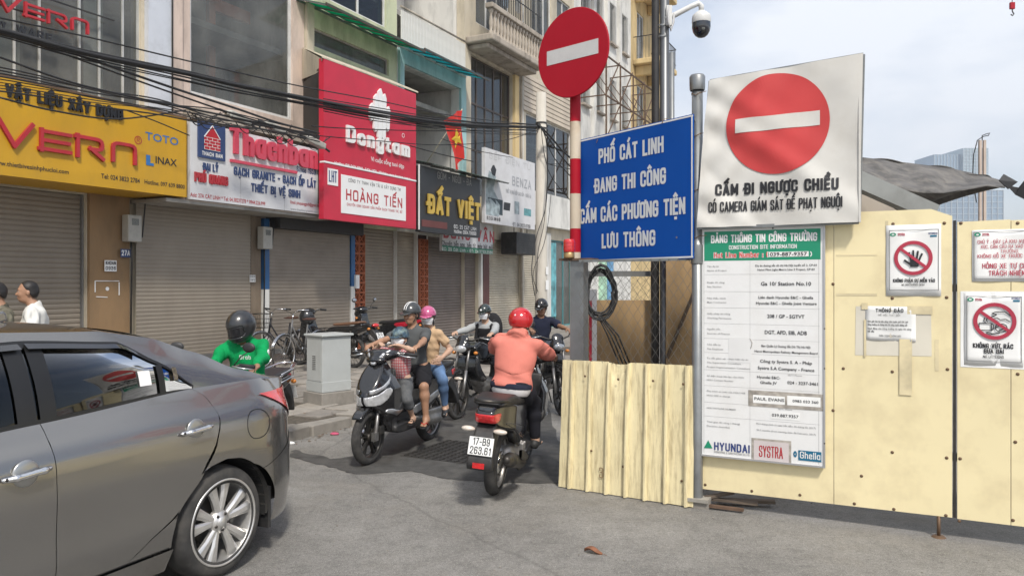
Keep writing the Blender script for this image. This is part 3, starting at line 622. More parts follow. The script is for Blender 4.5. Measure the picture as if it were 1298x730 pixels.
def wheel(parent, x, r, w=.09, y=0, rim=ALU, n=5, disc=True, wire=False, rr=None):
    rr = rr or r-.062
    mb = MB(); hw = w/2
    ywheel(mb, [(rr+.004, hw*.75), (rr-.006, hw*.8), (rr-.012, hw*.5), (rr-.016, 0), (rr-.012, -hw*.5), (rr-.006, -hw*.8), (rr+.004, -hw*.75)], x, r, y); ywheel(mb, [(0, hw*.7), (.035, hw*.7), (.04, hw*.5), (.04, -hw*.5), (.035, -hw*.7), (0, -hw*.7)], x, r, y, 16)
    for i in range(n):
        a = 2*math.pi*i/n+.3
        if wire:
            for dy in (-.02, .02): mb.bar((x+.035*math.cos(a+.3*(1 if dy > 0 else -1)), y+dy, r+.035*math.sin(a+.3*(1 if dy > 0 else -1))), (x+(rr-.01)*math.cos(a), y, r+(rr-.01)*math.sin(a)), .0035)
        else:
            for da in (-.16, .16): mb.bar((x+.03*math.cos(a), y, r+.03*math.sin(a)), (x+(rr-.008)*math.cos(a+da), y, r+(rr-.008)*math.sin(a+da)), .03, .012)
    o = mb.build('wheel', rim, parent)
    t = MB(); pf = []
    for k in range(15):
        a = math.pi*(-.12+1.24*k/14); pf.append((rr+.004+(r-rr-.004)*max(0, math.sin(a))**.75 if 0 < a < math.pi else rr-.003, hw*1.02*math.cos(a)))
    ywheel(t, pf, x, r, y, 44); to = t.build('tyre', TYRE, o)
    if disc: d = MB(); ywheel(d, [(.04, hw*.9), (.1 if r > .22 else .08, hw*.9), (.1 if r > .22 else .08, hw*.78), (.04, hw*.78)], x, r, y+.012, 30); d.build('brake_disc', CHR, o)
    return o
def mirror(parent, base, tip, yaw=0, mat=BLKM):
    m = MB(); b, t = Vector(base), Vector(tip); m.tube([b, b.lerp(t, .45)+Vector((0, 0, .02)), t], .0055, 6); o = m.build('mirror', mat, parent)
    g = Field(t-Vector((.1,)*3), t+Vector((.1,)*3), .006); A = rotm(yaw); g.ell(t+Vector((.0, 0, .03)), (.022, .062, .044), A, k=0); g.build('mirror_head', mat, o)
    k = MB(); k.ell(t+Vector((-.016*math.cos(yaw), -.016*math.sin(yaw), .03)), (.009, .053, .036), 16, 8, Matrix.Rotation(yaw, 4, 'Z')); k.build('glass', M('mirror_glass', (.5, .52, .55), .03, metal=1, var=.02), o)
def plate(parent, c, tilt, lines, w=.19, hgt=.14):
    """number plate facing backwards (-x)"""
    m = Matrix.Translation(c) @ Matrix.Rotation(R(-90), 4, 'Z') @ Matrix.Rotation(tilt, 4, 'X')
    o = MB().box(-w/2, w/2, 0, .004, -hgt/2, hgt/2, m).build('number_plate', PLATE, parent)
    t = MB(); f = lambda v: tuple(m @ Vector(v))
    for (s_, z, h_, x0, x1) in lines: letters(s_, x0*w, x1*w, z*hgt, h_*hgt, .15, .16, -.0012, mb=t, warp=f)
    if lines: t.build('plate_lettering', INK, o)
    e = MB()
    for a in ((-w/2, w/2, -.001, 0, hgt/2-.003, hgt/2), (-w/2, w/2, -.001, 0, -hgt/2, -hgt/2+.003)): e.box(*a, m)
    e.build('plate_rim', DARKM, o)
def scooter(label, loc, rz, group, paint=BLKP, trim=SILV, h=.009, lit=True, plt=(), rear_open=True, seatmat=SEATM, steer=0, lamp=None, taillabel=None):
    g = thing('motor_scooter', label, 'motor scooter', loc, rz, group)
    r = .262; wb = 1.25
    wheel(g, 0, r, .10, rim=ALU if rear_open else DARKM)
    # steering group in its own axes
    fw = wheel(g, wb, r, .085, rim=DARKM)
    lo, hi = (-.62, -.42, .0), (1.6, .42, 1.2)
    fn = Field((wb-.35, -.1, .2), (wb+.4, .1, .62), .008)
    fn.prof([(wb-.31, .33), (wb-.29, .27), (wb-.22, .40), (wb-.1, .50), (wb+.04, .525), (wb+.13, .50), (wb+.20, .45), (wb+.22, .47), (wb+.16, .53), (wb+.04, .565), (wb-.12, .55), (wb-.26, .45)], .055, .012, smooth=1)
    fn.build('front_fender', paint, g)
    fk = MB()
    for y in (-.075, .075): fk.tube([(wb, y, r), (wb-.03, y, r+.12), (wb-.09, y*.9, .60)], [.022, .019, .016], 10); fk.box(wb-.03, wb+.035, y-.02, y+.02, r-.03, r+.05)
    fk.build('fork', ALU, g); c = MB(); c.box(wb-.13, wb-.05, .07, .105, r+.02, r+.10); c.build('brake_caliper', DARKM, g, bevel=.008)
    # front cowl with nose
    wf = lambda x, z: np.clip(.045+.16*np.clip((1.33-x)/.22, 0, 1)**.6*np.clip((1.02-z)/.3, .25, 1)*np.clip((z-.28)/.22, .55, 1), .03, .215)
    cw = Field((.82, -.26, .22), (1.42, .26, 1.08), h)
    cw.prof([(.93, .30), (1.02, .27), (1.12, .34), (1.2, .50), (1.345, .58), (1.365, .66), (1.27, .79), (1.16, .92), (1.08, .985), (1.0, .96), (.985, .8), (.93, .55), (.90, .38)], wf, .02)
    cut = Field((.82, -.26, .22), (1.42, .26, 1.08), h).prof([(.7, .44), (.9, .5), (.96, .7), (.965, .9), (.80, 1.0), (.6, .7)], .3, .02); cw.cut(cut)
    cwo = cw.build('front_cowl', paint, g)
    # headlamp band, silver wings and panels follow the cowl
    def skin(base, d, poly, w0, w1, nm, mat, par, y=1):
        q = base.copy().off(d); c_ = Field.__new__(Field); c_.__dict__.update(base.__dict__); c_.D = np.full(base.D.shape, .5, np.float32); c_.prof(poly, w1, .004, k=0, smooth=1)
        if w0 > 0: i_ = Field.__new__(Field); i_.__dict__.update(base.__dict__); i_.D = np.full(base.D.shape, .5, np.float32); i_.prof(poly, w0, .004, k=0, smooth=1); c_.cut(i_)
        q.meet(c_); return q.build(nm, mat, par)
    skin(cw, .006, [(1.12, .69), (1.20, .60), (1.27, .565), (1.5, .565), (1.5, .645), (1.30, .655), (1.15, .75)], .012, .3, 'headlight', lamp or LENS, g)
    skin(cw, .007, [(1.06, .86), (1.12, .78), (1.19, .735), (1.31, .668), (1.5, .658), (1.5, .675), (1.25, .735), (1.12, .81)], .05, .3, 'side_trim', trim, g)
    skin(cw, .009, [(.93, .50), (1.03, .50), (1.17, .54), (1.22, .50), (1.10, .47), (.97, .43)], .08, .3, 'side_fin', trim, g)
    skin(cw, .005, [(.95, .60), (1.03, .50), (1.2, .49), (1.14, .40), (1.0, .37), (.9, .46)], .08, .3, 'lower_trim', BLKM, g)
    # inner shield, tunnel, floor
    b = Field((.0, -.24, .18), (1.12, .24, .95), h)
    b.prof([(.98, .30), (1.05, .32), (1.03, .6), (1.02, .9), (.97, .9), (.955, .6), (.94, .42)], .15, .015); b.prof([(.35, .26), (1.02, .25), (1.04, .34), (.95, .355), (.4, .34)], .175, .015); b.prof([(.35, .3), (1., .3), (1.0, .5), (.8, .42), (.5, .42), (.38, .5)], .06, .02)
    b.build('floorboard', BLKM, g)
    # side body and tail
    wb2 = lambda x, z: np.clip(.155-.09*np.clip((-.1-x)/.45, 0, 1)-.05*np.clip((.52-z)/.3, 0, 1)-.05*np.clip((x-.35)/.2, 0, 1), .03, .17)
    t = Field((-.62, -.24, .25), (.7, .24, .95), h)
    t.prof([(.50, .32), (.60, .50), (.58, .72), (.3, .735), (.0, .76), (-.3, .80), (-.50, .80), (-.555, .74), (-.47, .66), (-.28, .60), (-.05, .55), (.12, .46), (.3, .33)], wb2, .022)
    t.build('body_panel', paint, g)
    skin(t, .006, [(-.7, .675), (-.45, .67), (-.40, .70), (-.38, .745), (-.46, .75), (-.7, .745)], 0, .3, 'taillight', REDLIT if lit else REDL, g)
    skin(t, .005, [(.10, .50), (.35, .42), (.52, .36), (.56, .45), (.3, .53), (0, .60), (-.3, .66), (-.28, .635)], .07, .3, 'side_trim', trim, g)
    s_ = Field((-.5, -.2, .65), (.66, .2, .95), h)
    s_.prof([(.60, .70), (.585, .765), (.42, .80), (.22, .785), (.08, .80), (-.02, .845), (-.22, .86), (-.40, .85), (-.46, .80), (-.3, .775), (0, .745), (.3, .715)], lambda x, z: np.clip(.145-.05*np.clip((x-.3)/.3, 0, 1)-.02*np.clip((-.2-x)/.25, 0, 1), .05, .15), .035)
    s_.build('seat', seatmat, g)
    gr = MB(); gr.tube([(-.18, .135, .80), (-.36, .125, .835), (-.52, .08, .85), (-.56, 0, .852), (-.52, -.08, .85), (-.36, -.125, .835), (-.18, -.135, .80)], .013, 8); gr.build('grab_rail', DARKM if paint is BLKP else ALU, g)
    # rear fender, lamps, plate
    f = Field((-.62, -.13, .28), (-.1, .13, .72), .008); f.prof([(-.33, .66), (-.47, .66), (-.55, .52), (-.60, .40), (-.585, .33), (-.53, .33), (-.47, .46), (-.36, .56), (-.2, .6)], lambda x, z: np.clip(.10-.02*(z-.4)/.2, .05, .1), .012); f.build('rear_fender', BLKM, g)
    for q in (1, -1):
        k = Field((-.65, -.2, .55), (-.35, .2, .7), .006); k.ell((-.51, q*.125, .625), (.035, .055, .021), None, k=0); k.build('indicator', AMB, g)
    plate(g, (-.575, 0, .515), R(-16), plt)
    q = MB(); q.box(-.612, -.604, -.045, .045, .355, .395); q.build('reflector', REDL, g)
    # engine, swing arm, exhaust on the right
    e = Field((-.3, -.25, .1), (.6, .25, .55), h); e.cone((0, .08, .26), (.42, .09, .28), .075, .07, k=.02); e.cone((.2, -.02, .30), (.42, -.0, .32), .10, .09, k=.03); e.box((.1, .11, .3), (.18, .03, .08), .02); e.box((.33, -.06, .31), (.09, .05, .08), .02)
    for i in range(4): e.box((.3+.03*i, -.13, .32), (.006, .03, .06), .003, k=0)
    e.build('engine', ALU, g)
    x = Field((-.55, -.3, .1), (.5, -.05, .5), .007); x.chain([(.34, -.1, .2), (.2, -.15, .19), (.1, -.165, .25)], [.018, .018, .022], k=.01); x.cone((.10, -.175, .27), (-.33, -.18, .38), .052, .06, k=.02); x.cone((-.30, -.18, .372), (-.45, -.18, .408), .048, .034, k=.012)
    x.build('exhaust', DARKM, g); y = MB(); y.tube([(-.43, -.18, .402), (-.462, -.18, .41)], .024, 12); y.build('exhaust_tip', CHR, g)
    hs_ = Field((-.2, -.28, .28), (.2, -.2, .48), .007); hs_.prof([(.05, .29), (.1, .33), (-.15, .44), (-.28, .44), (-.26, .38)], .012, .006, y=-.235); hs_.build('heat_shield', BLKM, g)
    # handlebar
    hb = Field((.82, -.45, .9), (1.3, .45, 1.15), h)
    hb.ell((1.03, 0, 1.03), (.10, .17, .065), None, k=.03); hb.ell((1.12, 0, .985), (.055, .10, .04), None, k=.03); hb.cone((1.0, -.15, 1.04), (.97, -.24, 1.04), .035, .02, k=.03); hb.cone((1.0, .15, 1.04), (.97, .24, 1.04), .035, .02, k=.03); hb.build('handlebar_cover', paint, g)
    vt = Field((.82, -.45, .9), (1.3, .45, 1.15), .006)
    for q in (1, -1): vt.cone((1.165, q*.010, .955), (1.10, q*.075, 1.035), .016, .022, k=.01); vt.cone((1.10, q*.075, 1.035), (1.05, q*.12, 1.075), .022, .014, k=.01)
    vt.build('handlebar_trim', trim, g)
    for q in (1, -1):
        m = MB(); m.tube([(.975, q*.23, 1.04), (.94, q*.365, 1.03)], .018, 12); m.build('grip', RUB, g)
        m = MB(); m.tube([(1.02, q*.2, 1.035), (1.03, q*.28, 1.02), (.99, q*.37, 1.01)], [.009, .008, .006], 6); m.build('brake_lever', SILV, g)
    return g
def motorbike(label, loc, rz, group, paint=BLKP, h=.010, rack=False, kind='underbone', mirrors=True, lamp=None, seatmat=SEATM, plt=(), tail=REDL, helmet_on=False, shortseat=False, redtail=None):
    """step-through or naked motorcycle on 17 inch wheels"""
    g = thing('motorcycle', label, 'motorcycle', loc, rz, group); r = .295; wb = 1.26
    wheel(g, 0, r, .075, rim=DARKM, n=6 if kind == 'naked' else 18, wire=kind != 'naked', rr=r-.045); wheel(g, wb, r, .07, rim=DARKM, n=6 if kind == 'naked' else 18, wire=kind != 'naked', rr=r-.045)
    fn = Field((wb-.35, -.1, .2), (wb+.42, .1, .72), .009); fn.prof([(wb-.32, .42), (wb-.3, .36), (wb-.2, .5), (wb, .6), (wb+.17, .56), (wb+.29, .45), (wb+.33, .45), (wb+.22, .61), (wb, .665), (wb-.22, .59)], .05, .012, smooth=1); fn.build('front_fender', paint, g)
    fk = MB()
    for y in (-.08, .08): fk.tube([(wb, y, r), (wb-.10, y, .62)], .021, 10); fk.tube([(wb-.10, y, .62), (wb-.2, y, .92)], .016, 10)
    fk.build('fork', ALU, g)
    b = Field((-.62, -.24, .25), (1.35, .24, 1.05), h)
    if kind == 'naked':
        b.prof([(.95, .84), (.98, .92), (.8, .99), (.55, .93), (.42, .82), (.5, .72), (.8, .70)], lambda x, z: np.clip(.13-.07*np.clip((.6-x)/.2, 0, 1), .05, .14), .04)
        b.prof([(.45, .60), (.5, .76), (.1, .78), (-.3, .84), (-.5, .87), (-.52, .82), (-.3, .73), (.0, .62)], .095, .02); b.prof([(.98, .80), (1.0, .55), (.8, .42), (.62, .45), (.85, .62), (.9, .8)], .15, .015)
    else:
        b.prof([(1.0, .95), (1.1, .88), (1.12, .74), (1.02, .52), (.92, .34), (.84, .33), (.86, .5), (.93, .7), (.95, .93)], lambda x, z: np.clip(.10+.11*np.clip((.85-z)/.3, 0, 1), .09, .2), .015)
        b.prof([(.98, .78), (.95, .62), (.7, .52), (.45, .62), (.45, .74), (.6, .66), (.8, .68)], .06, .02); b.prof([(.5, .48), (.52, .74), (.1, .76), (-.35, .80), (-.5, .80), (-.5, .74), (-.2, .64), (.1, .52)], .11, .02)
    b.build('body_panel', paint, g)
    hl_ = Field((.9, -.2, .75), (1.32, .2, 1.15), .009)
    hl_.ell((1.09, 0, .92), (.10, .105, .085), None, k=.02); hl_.ell((1.10, 0, 1.02), (.03, .085, .07), rotm(0, -.5), k=.03) if kind == 'naked' else hl_.ell((1.02, 0, 1.0), (.11, .14, .075), None, k=.02); hl_.build('headlight_cowl', paint, g)
    q = Field((.9, -.2, .75), (1.35, .2, 1.15), .007)
    q.ell((1.15, 0, .905), (.06, .078, .052), None, k=.01) if kind == 'naked' else q.ell((1.085, 0, .995), (.055, .10, .05), None, k=.01); q.build('headlight', lamp or LENS, g)
    s_ = Field((-.55, -.2, .65), (.66, .2, .98), h); s_.prof([(.56, .72), (.5, .80), (.3, .80), (.1, .83), (-.3, .88), (-.47, .88), (-.5, .83), (-.2, .78), (.2, .74)] if not shortseat else [(.38, .76), (.35, .81), (.2, .82), (.0, .84), (-.2, .86), (-.26, .84), (-.2, .80), (.1, .77)], .125, .03); s_.build('seat', seatmat, g)
    if redtail: rt_ = Field((-.62, -.2, .6), (.6, .2, .95), h); rt_.prof([(.1, .66), (.2, .76), (-.2, .81), (-.52, .86), (-.55, .80), (-.2, .70)], .125, .02); rt_.build('tail_cover', redtail, g)
    t = Field((-.65, -.12, .6), (-.4, .12, .9), .007); t.ell((-.52, 0, .79), (.05, .085, .035), None, k=0); t.build('taillight', tail, g)
    for y in (1, -1):
        for xx, zz, w_ in ((-.47, .73, .13), (1.04, .84, .16)): k = MB(); k.ell((xx, y*w_, zz), (.03, .03, .024), 12, 8); k.build('indicator', M('amber_lens', (.6, .2, .02), .15, coat=1), g)
    f = Field((-.72, -.12, .25), (-.1, .12, .8), .009); f.prof([(-.35, .74), (-.5, .74), (-.6, .6), (-.66, .42), (-.63, .38), (-.55, .55), (-.38, .66)], .07, .012); f.build('rear_fender', BLKM, g); plate(g, (-.63, 0, .60), R(-22), plt)
    e = Field((.1, -.25, .15), (.95, .25, .65), h); e.cone((.35, 0, .33), (.55, 0, .35), .13, .12, k=.03); e.cone((.55, 0, .38), (.78, 0, .46), .09, .085, k=.02); e.cone((.4, -.12, .33), (.4, .14, .33), .09, .09, k=.02)
    for i in range(5): e.box((.62+.035*i, 0, .41+.018*i), (.006, .105, .075), .003, k=0)
    e.build('engine', ALU, g)
    x = Field((-.6, -.3, .1), (.95, -.05, .6), .008); x.chain([(.8, -.07, .42), (.82, -.1, .26), (.6, -.13, .2), (.2, -.15, .24)], [.02]*4, k=.01); x.cone((.2, -.16, .25), (-.42, -.18, .37), .04, .05, k=.02); x.build('exhaust', CHR, g)
    m = MB()
    for y in (.1, -.1): m.tube([(0, y, r), (.42, y*.8, .36)], .018, 8); m.tube([(.0, y*1.1, r+.04), (-.05, y*1.1, .68)], .022, 8)
    m.tube([(.42, -.22, .27), (.42, .22, .27)], .012, 8); m.tube([(.35, .1, .3), (.25, .2, .02)], .01, 6); m.build('frame', DARKM, g)
    hb = MB(); hb.tube([(.93, -.36, 1.03), (.96, -.24, 1.045), (1.02, -.1, 1.0), (1.02, .1, 1.0), (.96, .24, 1.045), (.93, .36, 1.03)], .011, 8); hb.build('handlebar', DARKM, g)
    for q in (1, -1):
        m = MB(); m.tube([(.958, q*.245, 1.043), (.928, q*.37, 1.03)], .018, 12); m.build('grip', RUB, g); m = MB(); m.tube([(1.0, q*.2, 1.04), (1.01, q*.29, 1.025), (.975, q*.37, 1.015)], [.009, .008, .006], 6); m.build('brake_lever', SILV, g)
    if mirrors:
        for q in (1, -1): mirror(g, (.98, q*.2, 1.04), (.96, q*.33, 1.17), yaw=-q*.15)
    if rack:
        m = MB()
        m.tube([(-.1, .12, .80), (-.35, .14, .86), (-.6, .1, .90), (-.66, 0, .90), (-.6, -.1, .90), (-.35, -.14, .86), (-.1, -.12, .80)], .011, 8)
        for z in (.03, -.05): m.tube([(-.15, .13, .80+z), (-.42, .15, .84+z), (-.63, .06, .88+z), (-.63, -.06, .88+z), (-.42, -.15, .84+z), (-.15, -.13, .80+z)], .008, 6)
        m.build('luggage_rack', CHR, g)
    return g
def bicycle(label, loc, rz, group, basket=True, frame=None):
    g = thing('bicycle', label, 'bicycle', loc, rz, group); r = .33; wb = 1.04; fm = frame or M('bicycle_frame', (.03, .03, .035), .35, metal=.4, var=.2)
    for x in (0, wb):
        mb = MB(); ywheel(mb, [(r-.022, .012), (r-.03, .011), (r-.034, 0), (r-.03, -.011), (r-.022, -.012)], x, r, 0, 40); ywheel(mb, [(0, .03), (.02, .03), (.02, -.03), (0, -.03)], x, r, 0, 12)
        for i in range(18):
            a = 2*math.pi*i/18; mb.bar((x, .022*(-1)**i, r), (x+(r-.03)*math.cos(a), 0, r+(r-.03)*math.sin(a)), .0028)
        o = mb.build('wheel', CHR, g); t = MB(); ywheel(t, [(r-.022, .015), (r-.006, .016), (r, 0), (r-.006, -.016), (r-.022, -.015)], x, r, 0, 40); t.build('tyre', TYRE, o)
        f = MB(); pts = [(x+(r+.02)*math.cos(R(a)), 0, r+(r+.02)*math.sin(R(a))) for a in (range(20, 200, 12) if x == 0 else range(20, 170, 12))]
        for y in (-.018, 0, .018): f.tube([(p[0], y, p[2]-(abs(y)*.3)) for p in pts], .009, 5)
        f.build('mudguard', CHR, g)
    m = MB(); hd = (.80, 0, .88); bb = (.44, 0, .29); st = (.33, 0, .80)
    m.tube([(.85, 0, .62), (.79, 0, .9)], .017, 8); m.tube([(.845, 0, .66), (.62, 0, .42), bb], .016, 8); m.tube([(.81, 0, .8), (.60, 0, .52), (.41, 0, .42)], .014, 8); m.tube([bb, st], .015, 8)
    for y in (-.05, .05): m.tube([(0, y, r), (.43, y*.4, .3)], .009, 6); m.tube([(0, y, r), (.34, y*.3, .72)], .008, 6); m.tube([(wb, y, r), (.9, y*.9, .56), (.85, 0, .64)], .010, 6)
    m.build('frame', fm, g)
    h_ = MB(); h_.tube([(.79, 0, .9), (.77, 0, 1.0)], .011, 6); h_.tube([(.60, .27, 1.06), (.70, .26, 1.07), (.82, .14, 1.07), (.79, 0, 1.0), (.82, -.14, 1.07), (.70, -.26, 1.07), (.60, -.27, 1.06)], .010, 6); h_.build('handlebar', CHR, g)
    for q in (1, -1): k = MB(); k.tube([(.69, q*.26, 1.07), (.58, q*.272, 1.058)], .017, 8); k.build('grip', RUB, g)
    s_ = Field((.1, -.14, .75), (.6, .14, .98), .008); s_.prof([(.18, .88), (.22, .92), (.48, .905), (.5, .885), (.3, .87)], lambda x, z: np.clip(.10-.09*np.clip((x-.24)/.16, 0, 1), .02, .1), .015); s_.build('saddle', M('saddle_leather', (.07, .03, .018), .45), g)
    c = MB(); ywheel(c, [(.02, .004), (.085, .004), (.085, -.004), (.02, -.004)], .44, .29, .05, 24); c.bar((.44, .06, .29), (.44+.12, .06, .17), .014); c.bar((.44, -.06, .29), (.44-.12, -.06, .41), .014); c.box(.5, .62, .06, .14, .155, .175); c.box(.26, .38, -.14, -.06, .4, .42); c.build('crank', DARKM, g)
    rk = MB(); 
    for y in (-.06, .06): rk.tube([(.2, y, .70), (-.3, y, .70)], .006, 5); rk.tube([(0, y, r), (-.12, y, .70)], .005, 5)
    for x in (-.28, -.1, .1): rk.tube([(x, -.06, .70), (x, .06, .70)], .005, 5)
    rk.build('carrier', DARKM, g); k = MB(); k.tube([(.05, .05, .33), (-.02, .16, .03)], .008, 6); k.build('kickstand', CHR, g)
    if basket:
        b = MB()
        for z, w_, l0, l1 in ((.74, .11, .90, 1.10), (.82, .125, .89, 1.13), (.9, .14, .88, 1.16), (.99, .155, .87, 1.19)):
            b.tube([(l0, -w_, z), (l1, -w_, z), (l1, w_, z), (l0, w_, z), (l0, -w_, z)], .0035 if z < .95 else .006, 4)
        for i in range(9):
            t = i/8; b.tube([(1.10, -.11+.22*t, .74), (1.19, -.155+.31*t, .99)], .0025, 4); b.tube([(.90, -.11+.22*t, .74), (.87, -.155+.31*t, .99)], .0025, 4)
        for i in range(7):
            t = i/6
            for q in (-1, 1): b.tube([(.90+.2*t, q*.11, .74), (.87+.32*t, q*.155, .99)], .0025, 4)
            b.tube([(.90+.2*t, -.11, .74), (.90+.2*t, .11, .74)], .0025, 4)
        b.build('basket', DARKM, g)
    return g
# ---------------------------------------------------------------- parked-in traffic: the grey saloon (x forward, y left, rear axle at x=0)
def glass_mat(name, tint=(.3, .33, .33), rough=.02, ior=1.55, refl=1.0, dust=0):
    if name in MATS: return MATS[name]
    m = bpy.data.materials.new(name); m.use_nodes = True; t = m.node_tree; t.nodes.clear(); o = t.nodes.new('ShaderNodeOutputMaterial')
    g = t.nodes.new('ShaderNodeBsdfGlossy'); g.inputs['Roughness'].default_value = rough; g.inputs['Color'].default_value = (refl, refl, refl, 1)
    tr = t.nodes.new('ShaderNodeBsdfTransparent'); tr.inputs[0].default_value = tint+(1,); f = t.nodes.new('ShaderNodeFresnel'); f.inputs[0].default_value = ior
    mx = t.nodes.new('ShaderNodeMixShader'); t.links.new(f.outputs[0], mx.inputs[0]); t.links.new(tr.outputs[0], mx.inputs[1]); t.links.new(g.outputs[0], mx.inputs[2]); t.links.new(mx.outputs[0], o.inputs[0])
    if dust:
        df = t.nodes.new('ShaderNodeBsdfDiffuse'); df.inputs[0].default_value = (.33, .335, .31, 1); n = t.nodes.new('ShaderNodeTexNoise'); n.inputs['Scale'].default_value = 1.3; n.inputs['Detail'].default_value = 7; r = t.nodes.new('ShaderNodeMapRange'); r.inputs[1].default_value = .3; r.inputs[2].default_value = .7; r.inputs[3].default_value = dust*.45; r.inputs[4].default_value = dust*1.4; c = t.nodes.new('ShaderNodeTexCoord'); m2 = t.nodes.new('ShaderNodeMixShader'); t.links.new(c.outputs['Object'], n.inputs['Vector']); t.links.new(n.outputs[0], r.inputs[0]); t.links.new(r.outputs[0], m2.inputs[0]); t.links.new(mx.outputs[0], m2.inputs[1]); t.links.new(df.outputs[0], m2.inputs[2]); t.links.new(m2.outputs[0], o.inputs[0])
    MATS[name] = m; return m
def interp(tab, x):
    if x <= tab[0][0]: return tab[0][1]
    for (a, va), (b, vb) in zip(tab, tab[1:]):
        if x <= b: t = (x-a)/(b-a); t = t*t*(3-2*t)*.35+t*.65; return va+(vb-va)*t
    return tab[-1][1]
def build_car():
    HW = .885; NN = 2/2.45
    car = thing('car', 'dark silver saloon car with chrome door handles cut off by the left edge', 'car', (-2.406, 4.65, 0), R(246))
    PT = M('car_paint', (.26, .252, .240), .22, metal=.8, var=.03, scale=300, coat=.9, dirt=.12, dcol=(.16, .15, .13), dscale=2.2, rvar=.03)
    TRIM = M('car_trim', (.012, .012, .012), .35, var=.2); GL = glass_mat('car_glass', (.20, .22, .215), ior=1.45, refl=.8)
    zb = lambda x: interp([(-1.0, 1.015), (-.75, 1.04), (-.4, 1.07), (.1, 1.07), (1.0, 1.025), (2.2, .97), (2.9, .93), (3.45, .72)], x)
    goff = lambda z: interp([(.16, .07), (.26, .03), (.40, .006), (.52, .008), (.70, .0), (.84, .006), (.885, .018), (.93, .042), (.98, .078), (1.03, .118), (1.08, .16)], z)
    def plan(s):
        if s >= 2.75: a = min((s-2.75)/1.2, 1)*math.pi/2; return 2.75+.78*math.sin(a)**NN, HW*math.cos(a)**NN if a < math.pi/2-1e-6 else 0, min((s-2.75)/1.2, 1)
        if s >= -.22: return s, HW, 0
        a = min((-.22-s)/1.1, 1)*math.pi/2; return -.22-.73*math.sin(a)**NN, (HW*math.cos(a)**NN if a < math.pi/2-1e-6 else 0), min((-.22-s)/1.1, 1)
    def SP(s, z, out=0, side=1):
        x, y, c = plan(s); zz = z; o = goff(z); kk = max(0, min(1, (c-.3)/.2))*(s < -.22); o = o*(1-kk)+min(o, .035)*kk-out; rear = s < -.22
        e = .05*max(0, min(1, (z-.62)/.08))*c if rear else 0
        return (x+(o*c+e)*(1 if rear else -1 if s > 2.75 else 0), side*(y-o*(1-c*.7)) if y > .02 else side*y, zz)
    def panel(name, f, nu, nv, side, mat=PT, parent=car, out=0, **k):
        mb = MB(); mb.grid(lambda a, b: SP(*f(a, b), out=out, side=side), nu, nv, flip=(side < 0)); return mb.build(name, mat, parent, **k)
    seam = lambda z: interp([(.28, .64), (.35, .525), (.453, .33), (.623, .165), (.75, .07), (.878, .025), (.98, .05), (1.067, .19)], z)
    lp = lambda a, b, t: a+(b-a)*t
    AR = .362; AZ = .31; arch = lambda z: math.sqrt(max(0, AR*AR-(z-AZ)**2)); bz = lambda s: .56+.16*max(0, min(1, (-.37-s)/.42))
    for sd in (1, -1):
        # doors
        d = panel('rear_door', lambda a, b: (lp(seam(lp(.285, 1.02, b))+.0018, 1.0, a), lp(.285, zb(lp(seam(lp(.285, 1.02, b)), 1.0, a)), b)), 26, 26, sd)
        fd = panel('front_door', lambda a, b: (lp(1.0035, 2.08, a), lp(.285, zb(lp(1.0, 2.08, a)), b)), 24, 22, sd)
        for dd, hx, hz in ((d, .212, .872), (fd, 1.14, .846)):
            p = Vector(SP(hx, hz, 0, sd)); q = MB(); q.ell((p.x, p.y+.002*sd, p.z), (.060, .012, .058), 24, 10); q.build('handle_cup', M('cup_silver', (.42, .42, .41), .3, metal=.9, var=.05), dd)
            k = Field((p.x-.16, p.y-.08, p.z-.06), (p.x+.16, p.y+.08, p.z+.06), .005); k.chain([(p.x-.098, p.y+sd*.018, p.z+.004), (p.x-.06, p.y+sd*.036, p.z+.003), (p.x+.06, p.y+sd*.036, p.z-.004), (p.x+.10, p.y+sd*.016, p.z-.006)], [.011, .015, .015, .011], k=.008); k.build('handle', CHR, dd)
            kb = MB(); kb.ell((p.x+.094, p.y+sd*.028, p.z-.004), (.008, .006, .008), 10, 6); kb.build('lock', DARKM, dd)
        qp = MB(); F_ = lambda f, nu, nv: qp.grid(lambda a, b: SP(*f(a, b), side=sd), nu, nv, flip=(sd < 0)); z1 = AZ+AR
        F_(lambda a, b: (lp(arch(lp(.285, z1, b)), seam(lp(.285, z1, b))-.0018, a), lp(.285, z1, b)), 8, 22)
        F_(lambda a, b: (lp(-.95, seam(lp(z1, 1.02, b))-.0018, a), lp(max(z1, bz(lp(-.95, 0, a))), zb(lp(-.95, seam(1.0), a)), b)), 34, 14)
        F_(lambda a, b: (lp(-.95 if bz(-.95) < lp(.555, z1, b) else lp(-.40, -.95, min(1, max(0, (lp(.555, z1, b)-.56)/.16))), -arch(lp(.555, z1, b)), a), lp(.555, z1, b)), 18, 8)
        qo = qp.build('quarter_panel', PT, car)
        al = MB(); al.grid(lambda a, b: (lambda t: (AR*math.cos(t), sd*(HW-goff(AZ+AR*math.sin(t))-.005-b*.10), AZ+AR*math.sin(t)))(math.pi*(-.04+1.08*a)), 30, 2); al.build('arch_lip', PT, qo)
        fl = MB(); fl.grid(lambda a, b: SP(-.24+(.072+.004)*math.cos(2*math.pi*a)*(1-.06*b), .825+(.082+.004)*math.sin(2*math.pi*a)*(1-.06*b), .0012, sd), 32, 1); fl.build('fuel_door_gap', TRIM, qo)
        panel('rear_bumper', lambda a, b: (lp(-1.32, -max(arch(lp(.2, .555, b)), .02)-.0, a), lp(.2, min(.555, 9) if a > .99 else bz(lp(-1.32, -.36, a))-.006, b)), 40, 14, sd, out=.004)
        panel('taillight', lambda a, b: (lp(-1.08, lp(-.80, -.30, b), a), lp(lp(.80, .755, a), lp(.985, .99, a), b)), 20, 10, sd, mat=REDL, out=.012)
